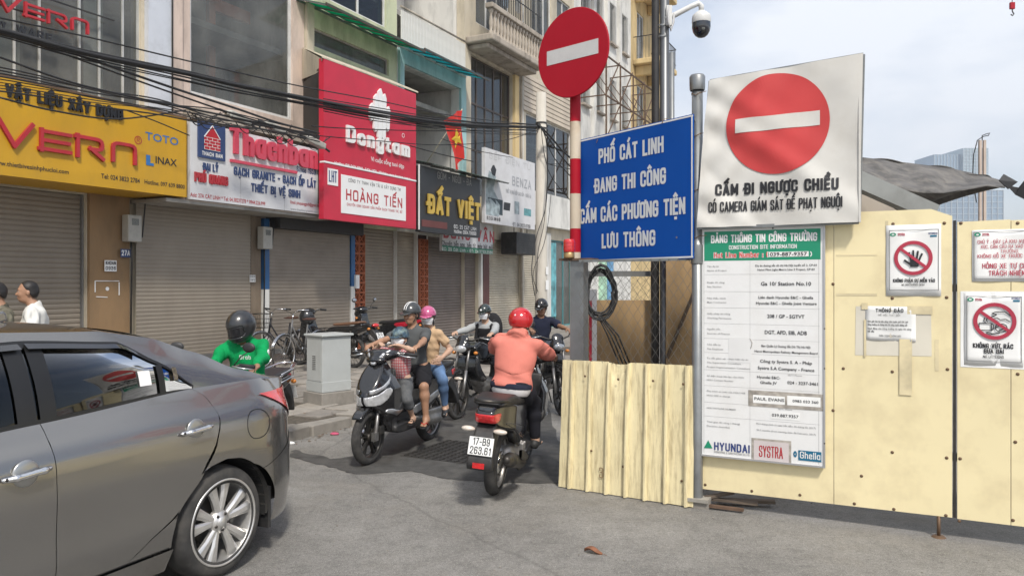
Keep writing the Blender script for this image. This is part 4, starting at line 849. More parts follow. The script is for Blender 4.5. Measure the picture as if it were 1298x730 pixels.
        panel('boot_panel', lambda a, b: (lp(-1.32, -.95, a), lp(.70, zb(-1.0), b)), 10, 10, sd)
        panel('front_fender', lambda a, b: (lp(2.087, 2.65-0.0, a), lp(max(.285, AZ+math.sqrt(max(0, AR*AR-min(AR, abs(lp(2.087, 2.65, a)-2.65))**2)) if lp(2.087, 2.65, a) > 2.65-AR else .285), zb(lp(2.087, 2.65, a)), b)), 24, 12, sd)
        panel('front_fender', lambda a, b: (lp(2.65, 3.2, a), lp(AZ+math.sqrt(max(0, AR*AR-min(AR, lp(2.65, 3.2, a)-2.65)**2)) if lp(2.65, 3.2, a) < 2.65+AR else .285, zb(lp(2.65, 3.2, a)), b)), 24, 12, sd)
        panel('front_bumper', lambda a, b: (lp(3.2, 3.95, a), lp(.2, .78, b)), 16, 8, sd)
        sl = MB(); sl.grid(lambda a, b: (lp(.36, 2.29, a), sd*(HW-lp(.075, .012, b)), lp(.155, .278, b)), 20, 4, flip=sd < 0); sl.build('sill', PT, car)
        wl = MB(); wl.grid(lambda a, b: (lambda t: (AR*math.cos(t), sd*(HW-.05-b*.5), AZ+AR*math.sin(t)))(math.pi*(-.05+1.1*a)), 20, 1); wl.build('wheel_well', M('well_black', (.012, .012, .012), .9), car); wl = MB(); wl.grid(lambda a, b: (2.65+AR*math.cos(math.pi*a), sd*(HW-.03-b*.5), AZ+AR*math.sin(math.pi*a)), 20, 1); wl.build('wheel_well', M('well_black', (.012, .012, .012), .9), car)
        mf = MB(); mf.box(-.40, -.375, sd*.62, sd*.845, .17, .42); mf.build('mud_flap', BLKM, car)
        # greenhouse
        zr = lambda x: interp([(-.52, 1.075), (-.30, 1.135), (0, 1.262), (.3, 1.362), (.6, 1.412), (1.2, 1.436), (1.8, 1.42), (2.15, 1.35), (2.95, .985)], x)
        yr = lambda x: interp([(-.52, .70), (0, .625), (.6, .60), (1.8, .60), (2.15, .63), (2.95, .76)], x)
        def GP(x, t, out=0): z0 = zb(x)-.006; z = lp(z0, zr(x), t); y = lp(HW-goff(z0)-.012, yr(x), t)+.028*math.sin(math.pi*t)*max(0, min(1, (zr(x)-z0)*3)); return (x, sd*(y+out), z)
        td = lambda x: max(.0, min(.90, (interp([(.08, 1.08), (.29, 1.225), (.51, 1.345), (1.0, 1.38), (1.8, 1.365), (2.1, 1.30), (2.75, 1.02)], x)-zb(x))/(zr(x)-zb(x)+1e-6)))
        def gp(name, f, nu, nv, mat, out=0, parent=car): mb = MB(); mb.grid(lambda a, b: GP(*f(a, b), out=out), nu, nv, flip=sd < 0); return mb.build(name, mat, parent)
        gp('roof_pillar', lambda a, b: (lp(-.52, .09, a), b), 16, 8, PT); gp('roof_rail', lambda a, b: (lp(.09, 2.95, a), lp(td(lp(.09, 2.95, a)), 1, b)), 50, 6, PT)
        gp('door_glass', lambda a, b: (lp(.30, 1.0, a), td(lp(.30, 1.0, a))*b), 16, 10, GL, -.004, d); gp('quarter_glass', lambda a, b: (lp(.09, .30, a), td(lp(.09, .30, a))*b), 8, 6, GL, -.004, d); gp('door_glass', lambda a, b: (lp(1.0, 2.75, a), td(lp(1.0, 2.75, a))*b), 30, 10, GL, -.004, fd)
        fr = MB()
        def band(f, nu, nv=2, out=.006): fr.grid(lambda a, b: GP(*f(a, b), out=out), nu, nv, flip=sd < 0)
        band(lambda a, b: (lp(.06, 2.75, a), .0+.06*b*min(1, .3+a*12)), 40); band(lambda a, b: (lp(.09, 2.7, a), lp(max(0, td(lp(.09, 2.7, a))-.045*min(1, a*7)), td(lp(.09, 2.7, a))+.03, b)), 50)
        band(lambda a, b: (lp(.915, .995, a), lp(.02, td(1.0)+.02, b)), 2, 6); band(lambda a, b: (lp(1.012, 1.10, a), lp(.02, td(1.0)+.02, b)), 2, 6); band(lambda a, b: (lp(.285, .325, a), lp(.0, td(.30)-.02, b)), 2, 6, .007)
        fr.build('window_trim', TRIM, car)
        rv = MB(); rv.grid(lambda a, b: GP(lp(.42, .99, a), lp(td(lp(.42, .99, a))-.055, td(lp(.42, .99, a))+.0, b), out=.010+.018*(1-b)), 16, 3, flip=sd < 0); rv.grid(lambda a, b: GP(lp(1.02, 1.9, a), lp(td(lp(1.02, 1.9, a))-.055, td(lp(1.02, 1.9, a)), b), out=.010+.022*(1-b)), 16, 3, flip=sd < 0)
        rv.build('rain_visor', M('smoked_acrylic', (.03, .028, .026), .1, coat=1, var=.05), car)
        if sd > 0:
            st = MB(); st.grid(lambda a, b: GP(lp(.37, .445, a), lp(.22, .45, b), out=.004), 2, 2); st.build('window_sticker', M('paper_white', (.78, .78, .76), .6, var=.04), car)
            st = MB(); st.grid(lambda a, b: GP(lp(.195, .225, a), lp(.25, .50, b), out=.012), 2, 2); st.build('emblem_sticker', M('emblem_bronze', (.12, .10, .07), .4, var=.6, scale=60), car)
        # wheels
        for wx in (0, 2.65):
            y = sd*.765; T = MB(); pf = []
            for k in range(19):
                a = math.pi*(-.1+1.2*k/18); pf.append((.238+(.315-.238)*max(0, math.sin(a))**.5 if 0 < a < math.pi else .215, .102*math.cos(a)))
            RM = M('wheel_silver', (.70, .69, .67), .33, metal=.75, var=.06, dirt=.25, dcol=(.14, .13, .11), dscale=8); wr = MB(); ywheel(wr, [(.242, .098), (.240, .106), (.230, .104), (.222, .08), (.21, .02), (.20, -.09)], wx, .315, y, 56) if sd < 0 else ywheel(wr, [(.242, -.098), (.240, -.106), (.230, -.104), (.222, -.08), (.21, -.02), (.20, .09)], wx, .315, y, 56)
            yo = y+sd*.088
            wo = wr.build('wheel', RM, car, recalc=False); ywheel(T, pf, wx, .315, y, 64); T.build('tyre', TYRE, wo)
            for i in range(5):
                for q in (-1, 1):
                    a = R(72*i+14); a1 = a+q*.115; a2 = a+q*.245; c0 = Vector((wx+.045*math.cos(a1), 0, .315+.045*math.sin(a1))); c1 = Vector((wx+.225*math.cos(a2), 0, .315+.225*math.sin(a2))); dr = (c1-c0).normalized(); nr = Vector((-dr.z, 0, dr.x))
                    sp = MB(); vs = []
                    for c, w_, dy, th in ((c0, .019, -.012, .03), (c0.lerp(c1, .5), .024, -.004, .028), (c1, .036, -.004, .022)):
                        for o, dd in ((-1, -.010), (-.45, 0), (.45, 0), (1, -.010), (1, -th), (-1, -th)): v = c+nr*o*w_; vs.append((v.x, yo+sd*(dy+dd), v.z))
                    sp.add(vs, [(k*6+j, k*6+(j+1) % 6, k*6+6+(j+1) % 6, k*6+6+j) for k in range(2) for j in range(6)]); sp.build('spoke', RM, wo, recalc=True)
            hb = MB(); m = Matrix.Translation((wx, yo, .315)) @ Matrix.Rotation(R(-90*sd), 4, 'X'); hb.lathe([(0, .006), (.026, .006), (.030, 0), (.034, -.004), (.062, -.012), (.066, -.05)], 30, m); hb.build('hub', RM, wo)
            nb_ = MB()
            for i in range(5): a = R(72*i+50); nb_.lathe([(0, 0), (.008, 0), (.009, -.02)], 8, Matrix.Translation((wx+.046*math.cos(a), yo+sd*-.001, .315+.046*math.sin(a))) @ Matrix.Rotation(R(-90*sd), 4, 'X'))
            nb_.build('wheel_nut', DARKM, wo)
            bd = MB(); m = Matrix.Translation((wx, y+sd*.01, .315)) @ Matrix.Rotation(R(-90*sd), 4, 'X'); bd.lathe([(0, .01), (.06, .01), (.06, 0), (.135, 0), (.135, -.02)], 40, m); bd.build('brake_disc', DARKM, wo)
    # top surfaces
    def top(name, x0, x1, mat, crown, nu=24, nv=16, out=0, t0=-1, t1=1):
        mb = MB()
        def f(a, b):
            x = lp(x0, x1, a); t = lp(t0, t1, b); return (x-.07*(1-t*t)*(1 if x < .4 else 0)*(1 if name != 'roof' else max(0, .6-x)), yr(x)*t, zr(x)+crown*(1-t*t)+out)
        mb.grid(f, nu, nv); return mb.build(name, mat, car)
    top('roof', .33, 2.1, PT, .035); top('rear_screen', -.47, .33, GL, .035, t0=-.9, t1=.9); top('windscreen', 2.1, 2.95, GL, .05)
    for q in (1, -1): top('screen_pillar', -.52, .33, PT, .035, t0=.9*q, t1=1.0*q, nv=2)
    top('screen_trim', -.50, -.45, TRIM, .037, nu=2, out=.002, t0=-.9, t1=.9)
    dk = MB()
    for sd in (1, -1):
        dk.grid(lambda a, b: (lambda s: (lambda p: (lp(p[0], -.48+.3*(p[0]+.52)*.4, b), p[1]*(1-b), p[2]+.030*math.sin(b*math.pi/2)))(SP(s, zb(max(-1.0, plan(s)[0])), 0, sd)))(lp(-.50, -1.32, a)), 24, 10, flip=sd < 0)
    dk.build('boot_lid', PT, car)
    hd = MB()
    for sd in (1, -1): hd.grid(lambda a, b: (lambda s: (lambda p: (lp(p[0], 2.9+.2*(p[0]-2.9), b), p[1]*(1-b), p[2]+.06*math.sin(b*math.pi/2)))(SP(s, zb(plan(s)[0]), 0, sd)))(lp(2.6, 3.95, a)), 20, 8, flip=sd > 0)
    hd.build('bonnet', PT, car)
    fb = Field((.6, -.1, 1.4), (1.0, .1, 1.56), .006); fb.prof([(.66, 1.44), (.84, 1.445), (.72, 1.505), (.67, 1.51)], .018, .008, smooth=1); fb.build('antenna_fin', PT, car)
    ub = MB(); ub.box(.42, 2.25, -.80, .80, .17, .30); ub.box(-.85, .42, -.5, .5, .2, .55); ub.box(2.25, 3.3, -.5, .5, .2, .6); ub.build('underbody', M('well_black'), car)
    it = MB(); it.box(.4, 2.3, -.74, .74, .30, .34); it.box(-.4, .42, -.7, .7, .80, .98); it.box(2.1, 2.6, -.7, .7, .6, .93)
    it.build('cabin_floor', M('cabin', (.03, .03, .03), .9), car)
    for y in (-.38, .38):
        s_ = Field((.2, -.75, .35), (1.7, .75, 1.4), .02); s_.box((1.55, y, .55), (.24, .24, .1), .08); s_.box((1.30, y, .82), (.08, .23, .30), .07, rotm(0, -.25)); s_.box((1.2, y, 1.2), (.05, .12, .08), .04); s_.box((.62, y, .5), (.25, .33, .12), .08); s_.box((.42, y, .80), (.08, .33, .26), .07, rotm(0, -.25)); s_.box((.36, y, 1.10), (.04, .13, .07), .03); s_.build('seat', M('cabin_seat', (.05, .048, .045), .8), car)
    return car
# ---------------------------------------------------------------- ground, road, pavement
def road_material():
    m = bpy.data.materials.new('asphalt'); m.use_nodes = True; t = m.node_tree; b = t.nodes['Principled BSDF']; l = t.links.new; b.inputs['Roughness'].default_value = .85; b.inputs['Specular IOR Level'].default_value = .35
    g = t.nodes.new('ShaderNodeNewGeometry'); P = g.outputs['Position']
    def noise(sc, det=4, ro=.6):
        n = t.nodes.new('ShaderNodeTexNoise'); n.inputs['Scale'].default_value = sc; n.inputs['Detail'].default_value = det; n.inputs['Roughness'].default_value = ro; l(P, n.inputs['Vector']); return n.outputs[0]
    def ramp(src, stops):
        r = t.nodes.new('ShaderNodeValToRGB'); e = r.color_ramp.elements
        while len(e) < len(stops): e.new(.5)
        for k, (p, c) in zip(e, stops): k.position = p; k.color = tuple(c)+(1,)
        l(src, r.inputs[0]); return r.outputs[0]
    def mix(f, a, b_, mode='MIX'):
        x = t.nodes.new('ShaderNodeMix'); x.data_type = 'RGBA'; x.blend_type = mode
        for s, i in ((f, 0), (a, 6), (b_, 7)):
            if hasattr(s, 'is_output'): l(s, x.inputs[i])
            else: x.inputs[i].default_value = s if i == 0 else tuple(s)+(1,)
        return x.outputs[2]
    c = ramp(noise(1.1, 6), [(.3, (.205, .197, .182)), (.5, (.25, .241, .224)), (.72, (.31, .298, .275))])
    c = mix(.8, c, ramp(noise(38, 6, .8), [(.34, (.62,)*3), (.5, (.98,)*3), (.62, (1.16,)*3), (.74, (1.5,)*3)]), 'MULTIPLY')
    c = mix(.55, c, ramp(noise(7, 8, .75), [(.34, (.62,)*3), (.5, (1.0,)*3), (.68, (1.22,)*3)]), 'MULTIPLY')
    c = mix(.75, c, ramp(noise(140, 3, .7), [(.3, (.32,)*3), (.5, (.9,)*3), (.64, (1.3,)*3), (.76, (2.4,)*3)]), 'MULTIPLY')
    v = t.nodes.new('ShaderNodeTexVoronoi'); v.inputs['Scale'].default_value = 55; l(P, v.inputs['Vector']); ag = ramp(v.outputs['Distance'], [(.08, (1,)*3), (.2, (0,)*3)]); c = mix(ag, c, (.42, .40, .36))
    ck = t.nodes.new('ShaderNodeTexVoronoi'); ck.feature = 'DISTANCE_TO_EDGE'; ck.inputs['Scale'].default_value = .23
    w = t.nodes.new('ShaderNodeMix'); w.data_type = 'RGBA'; w.inputs[0].default_value = .2; l(P, w.inputs[6]); nn = t.nodes.new('ShaderNodeTexNoise'); nn.inputs['Scale'].default_value = 2.5; nn.inputs['Detail'].default_value = 6; l(P, nn.inputs['Vector']); l(nn.outputs[1], w.inputs[7]); l(w.outputs[2], ck.inputs['Vector'])
    c = mix(ramp(ck.outputs['Distance'], [(.0, (.3,)*3), (.003, (0,)*3)]), c, (.05, .048, .045))
    c = mix(ramp(noise(.45, 8, .7), [(.5, (0,)*3), (.72, (.55,)*3)]), c, (.28, .25, .205)); c = mix(ramp(noise(3.2, 8, .75), [(.60, (0,)*3), (.70, (.5,)*3)]), c, (.075, .072, .068))
    l(c, b.inputs['Base Color']); bp = t.nodes.new('ShaderNodeBump'); bp.inputs['Strength'].default_value = .8; bp.inputs['Distance'].default_value = .012; l(noise(70, 6, .8), bp.inputs['Height']); l(bp.outputs[0], b.inputs['Normal']); return m
ASPH = road_material()
o = MB().grid(lambda a, b: (-400+800*a, -300+1100*b, 0), 40, 40, smooth=False).build('ground', ASPH); tag(o, kind='structure')
# darker area of asphalt across the street, uneven at the edge
DKA = M('asphalt_dark', (.068, .066, .062), .72, var=.35, scale=9, bump=.5, bscale=140, dirt=.5, dcol=(.12, .115, .105), dscale=3)
def patch(name, pts, mat, z=.004, jit=.03, n=5):
    out = []
    for i in range(len(pts)):
        a, b = Vector(pts[i]), Vector(pts[(i+1) % len(pts)])
        for k in range(n): p = a.lerp(b, k/n); out.append((p.x+rnd.uniform(-jit, jit), p.y+rnd.uniform(-jit, jit), z))
    m = MB(); m.add(out, [tuple(range(len(out)))]); return m.build(name, mat)
def g2(px, py): v = grd(px, py); return (v.x, v.y)
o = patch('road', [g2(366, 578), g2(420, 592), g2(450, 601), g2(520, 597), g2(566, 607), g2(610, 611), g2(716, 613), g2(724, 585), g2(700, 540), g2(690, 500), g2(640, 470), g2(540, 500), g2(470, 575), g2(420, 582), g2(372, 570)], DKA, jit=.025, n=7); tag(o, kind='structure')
# manhole grating
gm = thing('drain_grate', 'diamond patterned iron grate let into the road between the two scooters', 'drain grate', grd(577, 572)+Vector((0, 0, .004)), TH)
GR = M('cast_iron', (.055, .052, .05), .6, metal=.5, var=.3, scale=12, dirt=.5, dcol=(.14, .13, .11)); bx('frame', GR, gm, -.42, .42, -.36, .36, 0, .003)
for i in range(12):
    for j in range(9):
        b_ = MB(); x, y = -.385+.07*i, -.32+.08*j; b_.box(x-.02, x+.02, y-.008, y+.008, .003, .009); b_.box(x+.012, x+.020, y-.03, y+.008, .003, .008)
        if i == 0 and j == 0: gsrc = b_.build('tread', GR, gm)
        else: share('tread', gsrc, gm, ((x+.385), (y+.32), 0))
# pavement
SV0, SV1 = 5.72, 11.0
CONC = M('concrete', (.27, .25, .22), .88, var=.18, scale=3, bump=.3, bscale=60, dirt=.7, dcol=(.11, .10, .085), dscale=2.2)
SLAB = M('paving_stone', (.235, .215, .19), .86, var=.28, scale=2.6, bump=.35, bscale=50, dirt=.75, dcol=(.10, .088, .07), dscale=2.8)
SLAB2 = M('paving_stone_pale', (.30, .275, .24), .86, var=.2, scale=2.6, bump=.35, bscale=50, dirt=.7, dcol=(.12, .10, .08), dscale=2.0)
pv = thing('pavement', None, None, S(0, SV0, 0), TH); pv['kind'] = 'structure'
EARTH = M('earth_joint', (.085, .072, .055), .95, var=.4, scale=20, bump=.6, bscale=60)
bx('base', EARTH, pv, -20, 60, .2, 5.3, -.2, .105)
k0 = None
r2 = random.Random(3)
def chunk(w, d, hgt, n=1, jit=.02):
    """a worn stone with uneven outline; 4-sided plus chipped corners"""
    pts = []
    for (x, y) in ((0, 0), (w, 0), (w, d), (0, d)):
        c = min(w, d)*r2.uniform(.03, .13); sx = 1 if x == 0 else -1; sy = 1 if y == 0 else -1
        a = (x+sx*c*r2.uniform(.3, 1), y); b = (x, y+sy*c*r2.uniform(.3, 1)); pts += [a, b] if (x == 0) == (y == 0) and x != 0 or (x == 0 and y != 0 and False) else [b, a]
    # order round the outline
    cx, cy = w/2, d/2; pts.sort(key=lambda p: math.atan2(p[1]-cy, p[0]-cx)); pts = [(p[0]+r2.uniform(-jit, jit)*.3, p[1]+r2.uniform(-jit, jit)*.3) for p in pts]; m = MB(); n_ = len(pts)
    z = [hgt+r2.uniform(-.006, .006) for _ in pts]; m.add([(p[0], p[1], -.06) for p in pts]+[(p[0], p[1], z[i]-.008) for i, p in enumerate(pts)]+[(p[0]*.97+cx*.03, p[1]*.96+cy*.04, z[i]) for i, p in enumerate(pts)], [tuple(range(2*n_, 3*n_))]+[(i, (i+1) % n_, (i+1) % n_+n_, i+n_) for i in range(n_)]+[(i+n_, (i+1) % n_+n_, (i+1) % n_+2*n_, i+2*n_) for i in range(n_)])
    return m
u = 1.0
while u < 26:
    w = r2.uniform(.55, 1.0) if u > 5.5 else .9
    o = chunk(w-.03, .26, .125+r2.uniform(-.02, .01)).build('kerb_stone', CONC if r2.random() < .6 else SLAB2, pv); o.location = (u, -.02+r2.uniform(-.015, .015), 0); o.rotation_euler = (R(r2.uniform(-3, 3)), R(r2.uniform(-1.2, 1.2)), R(r2.uniform(-1.5, 1.5))); u += w
y = .26; row = 0
while y < 5.2:
    d = .42 if y < 3 else .5; u = 1.2+(row % 2)*.25
    while u < (15 if y < 3 else 17):
        w = r2.uniform(.36, .62) if y < 1.6 else .5
        if r2.random() > (.10 if y < 1.4 else .03):
            o = chunk(w-r2.uniform(.012, .03), d-r2.uniform(.01, .03), .125+.02*(y/5)+r2.uniform(-.008, .008)).build('paving_stone', r2.choice((SLAB, SLAB, SLAB2)), pv); o.location = (u, y, 0); o.rotation_euler = (R(r2.uniform(-1.5, 1.5)), R(r2.uniform(-1.5, 1.5)), R(r2.uniform(-2.5, 2.5)))
        u += w
    y += d; row += 1
bx('far_paving', SLAB, pv, 17.2, 60, .25, 5.3, .0, .128); bx('kerb_stone', CONC, pv, 26, 60, 0, .24, 0, .13); bx('far_paving', SLAB, pv, -20, 1.15, .25, 5.3, .0, .128); bx('kerb_stone', CONC, pv, -20, .98, 0, .24, 0, .13)
# litter
lf = thing('fallen_leaf', 'curled brown dead leaf lying on the asphalt in front of the yellow fence', 'leaf', grd(752, 701), R(-25))
m = MB(); m.grid(lambda a, b: ((a-.5)*.115, (b-.5)*.055*math.sin(math.pi*min(1, max(.03, a)))**.7, .006+.018*abs(b-.5)*2+.012*math.sin(a*5)), 12, 6); m.build('blade', M('dead_leaf', (.21, .085, .04), .7, var=.35, scale=30), lf, solid=.0012); m = MB(); m.tube([(.055, 0, .008), (.075, -.004, .006), (.09, -.012, .004)], .0012, 5); m.build('stalk', M('dead_leaf'), lf)
LM = M('litter', (.16, .12, .085), .8, var=.5, scale=15)
g_ = MB()
for i in range(520):
    if i < 400: p = S(r2.uniform(4.5, 13), SV0-abs(r2.gauss(0, .10))-.03); z = 0
    else: p = S(r2.uniform(6, 11), SV0+r2.uniform(.1, 1.6)); z = .13
    s_ = r2.uniform(.006, .024); a = r2.uniform(0, 6.28); c, d = math.cos(a)*s_, math.sin(a)*s_; e = r2.uniform(.3, 1)
    g_.add([(p.x-c, p.y-d, z+.003), (p.x+d*e, p.y-c*e, z+.006), (p.x+c, p.y+d, z+.004+s_*.5), (p.x-d*e, p.y+c*e, z+.009)], [(0, 1, 2, 3)])
o = g_.build('gutter_litter', LM); tag(o, kind='stuff')
g_ = MB()
for i in range(240):
    p = Vector((r2.uniform(-1.6, 4.5), r2.uniform(2.9, 6.4), 0)); s_ = r2.uniform(.0025, .008); g_.ell((p.x, p.y, s_*.4), (s_, s_*.8, s_*.6), 6, 4)
o = g_.build('grit', CONC); tag(o, kind='stuff')
for i, (px, py, lab, mt) in enumerate(((368, 563, 'crumpled white paper scrap in the gutter behind the saloon car', 'paper_white'), (424, 551, 'torn pink wrapper in the gutter left of the front scooter wheel', 'pink_wrap'))):
    mt_ = M(mt, (.78, .78, .76) if i == 0 else (.5, .08, .16), .6); f = Field((-.08, -.08, -.02), (.08, .08, .06), .008); f.ell((0, 0, .012), (.05, .03, .018), None, k=0); f.folds(.009, 90, i+2); o = f.build('litter', mt_); o.location = grd(px, py); tag(o, lab, 'litter')
m = MB()
for i in range(7): m.tube([(r2.uniform(-.1, .1), r2.uniform(-.05, .05), .01), (r2.uniform(-.1, .1), r2.uniform(-.06, .06), .02), (r2.uniform(-.2, .2), r2.uniform(-.08, .08), .008)], .004, 5)
o = m.build('twigs', M('twig', (.09, .06, .04), .9)); o.location = grd(480, 547, 0); tag(o, 'small heap of dry twigs against the kerb', 'litter')

# ---------------------------------------------------------------- shop row
def paint_wall(name, col, **k): return M(name, col, k.pop('rough', .85), var=k.pop('var', .1), scale=k.pop('scale', 1.3), bump=.12, bscale=40, dirt=k.pop('dirt', .75), dcol=k.pop('dcol', tuple(c*.38 for c in col)), dscale=k.pop('dscale', 2.1), stretch=k.pop('stretch', (1, 1, .35)))
CREAM = paint_wall('cream_wall', (.55, .49, .38)); PINKW = paint_wall('pink_wall', (.58, .47, .40)); WHITEW = paint_wall('white_wall', (.68, .67, .63)); GREENW = paint_wall('pale_green_wall', (.50, .52, .35)); CYANW = paint_wall('cyan_wall', (.36, .56, .56))
OCHRE = paint_wall('ochre_pier', (.27, .17, .085), dirt=.7, dcol=(.14, .10, .06)); YELW = paint_wall('yellow_wall', (.62, .47, .24)); GREYW = paint_wall('grey_wall', (.33, .31, .28)); STONE = paint_wall('stained_stone', (.40, .35, .29), dirt=.9, dcol=(.12, .10, .08), dscale=3)
WF = M('window_frame', (.62, .62, .60), .45, var=.06, dirt=.3); DKF = M('bronze_frame', (.10, .075, .06), .4, metal=.4, var=.2)
GL1 = glass_mat('window_glass', (.74, .78, .76), ior=1.5, dust=.28); GL2 = glass_mat('curtain_glass', (.38, .31, .26), ior=1.8, dust=.10); GL3 = glass_mat('green_glass', (.6, .7, .66), ior=1.6)
ROOM = M('room_dark', (.24, .245, .235), .9, var=.7, scale=1.1); SHUT = M('shutter_steel', (.265, .228, .180), .55, var=.08, scale=.9, bump=.05, dirt=.5, dcol=(.17, .14, .11), dscale=1.4, stretch=(1, 1, .4)); SHUTD = M('shutter_brown', (.17, .14, .12), .55, var=.1, dirt=.5, dcol=(.10, .08, .07), dscale=1.4)
def building(name, label, u0, u1, h, mat, back=11, holes=(), cat='building', vf=11.0):
    g = thing(name, label, cat, S(u0, vf, 0), TH); g['u0'] = u0; w = u1-u0; hs = [(a-u0, b-u0, c, d) for a, b, c, d in holes]
    mb = wall_holes(0, w, 0, h, 0, .25, hs); mb.build('wall', mat, g)
    s = MB(); s.box(0.003, .2, .252, back, 0, h-.004); s.box(w-.2, w-.003, .252, back, 0, h-.004); s.box(.2, w-.2, back-.2, back, 0, h-.01); s.build('side_wall', STONE if mat not in (YELW, WHITEW) else mat, g)
    r = MB(); r.box(.2, w-.2, .252, back-.2, h-.25, h-.05); r.build('roof', GREYW, g)
    f = MB()
    for z in [x for x in (3.35, 6.4, 8.5, 11.5, 14.5) if x < h-1]: f.box(.2, w-.2, .252, back-.2, z-.12, z)
    f.build('floor_slab', GREYW, g); rm = MB(); rm.box(.21, w-.21, 2.6, 2.7, .0, h-.3); rm.build('room_partition', ROOM, g); del g['u0']; return g
class Bd:
    def __init__(s, name, label, u0, u1, h, mat, holes=(), back=11):
        s.u0 = u0
        s.g = building(name, label, u0, u1, h, mat, back, holes)
    def box(s, name, mat, u0, u1, v0, v1, z0, z1, **k): return bx(name, mat, s.g, u0-s.u0, u1-s.u0, v0-11, v1-11, z0, z1, **k)
    def shutter(s, u0, u1, z0, z1, mat=SHUT, v=11.10, rail=True, bottom=True, label=None, pitch=.075, amp=1):
        mb = MB(); n = int((z1-z0)/pitch); x0, x1 = u0-s.u0, u1-s.u0; y = v-11; vs = []
        for i in range(n+1):
            for dz, dy in ((0, .010), (.012, 0), (pitch*.55, -.006), (pitch-.012, 0)):
                z = min(z0+i*pitch+dz, z1); vs += [(x0, y+dy*amp, z), (x1, y+dy*amp, z)]
        k = len(vs)//2; mb.add(vs, [(2*i, 2*i+1, 2*i+3, 2*i+2) for i in range(k-1)]); o = mb.build('roller_shutter', mat, s.g, label)
        if rail:
            r = MB(); r.box(x0-.03, x0+.03, y-.05, y+.03, z0, z1); r.build('guide_rail', GREYM, o); r = MB(); r.box(x1-.03, x1+.03, y-.05, y+.03, z0, z1); r.build('guide_rail', GREYM, o)
        r = MB(); r.box(x0+.03, x1-.03, y-.025, y+.015, z0-.005, z0+.09); r.build('bottom_bar', GREYM, o)
        for i in (1, 2): q = MB(); xx = x0+(x1-x0)*i/3; q.box(xx-.06, xx+.06, y-.035, y-.025, z0+.03, z0+.06); q.build('lock', DARKM, o)
        return o
    def window(s, u0, u1, z0, z1, v=11.08, cols=1, rows=1, fr=WF, gl=GL1, fw=.05, split=None, name='window'):
        mb = MB(); x0, x1, y = u0-s.u0, u1-s.u0, v-11
        mb.box(x0, x1, y-.03, y+.03, z0, z0+fw); mb.box(x0, x1, y-.03, y+.03, z1-fw, z1); mb.box(x0, x0+fw, y-.032, y+.032, z0+fw, z1-fw); mb.box(x1-fw, x1, y-.032, y+.032, z0+fw, z1-fw)
        xs = split or [x0+(x1-x0)*i/cols for i in range(1, cols)]
        if split: xs = [q-s.u0 for q in split]
        for q in xs: mb.box(q-fw/2, q+fw/2, y-.026, y+.026, z0+fw, z1-fw)
        for j in range(1, rows): z = z0+(z1-z0)*j/rows; mb.box(x0+fw, x1-fw, y-.024, y+.024, z-fw/2, z+fw/2)
        o = mb.build(name, fr, s.g); ex = [x0]+xs+[x1]; ez = [z0+(z1-z0)*j/rows for j in range(rows+1)]
        for a, b in zip(ex, ex[1:]):
            for c, d in zip(ez, ez[1:]):
                p = MB(); t = r2.uniform(-.004, .004); p.add([(a+.01, y+t, c+.01), (b-.01, y-t, c+.01), (b-.01, y-t*.5, d-.01), (a+.01, y+t*1.2, d-.01)], [(0, 1, 2, 3)]); p.build('pane', gl, o)
        return o
GREYM = M('grey_metal', (.25, .25, .245), .45, metal=.6, var=.12, dirt=.35)
def sign(label, u0, v, group=None, name='shop_sign', cat='shop sign', z=0): return thing(name, label, cat, S(u0, v, z), TH, group)
RED = M('sign_red', (.50, .018, .045), .45, var=.06, dirt=.2, dcol=(.3, .02, .03)); REDM = M('letter_red', (.42, .02, .03), .4, var=.08, dirt=.2); YEL = M('sign_yellow', (.56, .31, .012), .45, var=.07, scale=1.5, dirt=.45, dcol=(.36, .22, .03), stretch=(1, 1, .4)); BLK = M('sign_black', (.018, .018, .02), .35, var=.15); WHT = M('sign_white', (.62, .62, .63), .5, var=.05, dirt=.3, dcol=(.4, .38, .34)); NAVY = M('sign_navy', (.03, .055, .15), .45, var=.1); GOLD = M('letter_gold', (.62, .42, .08), .3, metal=.4, var=.1); BLUL = M('letter_blue', (.03, .16, .42), .4); GREYT = M('letter_grey', (.35, .36, .38), .5); WHTL = M('letter_white', (.75, .75, .74), .4, var=.03)
def pxtext(g, u0, v, s, x0, yb, x1, cap, mat, bold=.16, depth=0, name='lettering', pr=False, **k):
    """lettering read in the street facades: x0,x1,yb in photo pixels on the plane v; cap = cap height in pixels at x0"""
    a, z = onv(x0, yb, v); b, _ = onv(x1, yb, v); _, zt = onv(x0, yb-cap, v); mb = printed(s, a-u0, b-u0, z, zt-z, y=-.004) if pr else letters(s, a-u0, b-u0, z, zt-z, bold, y=-.003, depth=depth, **k); return mb.build(name, mat, g)

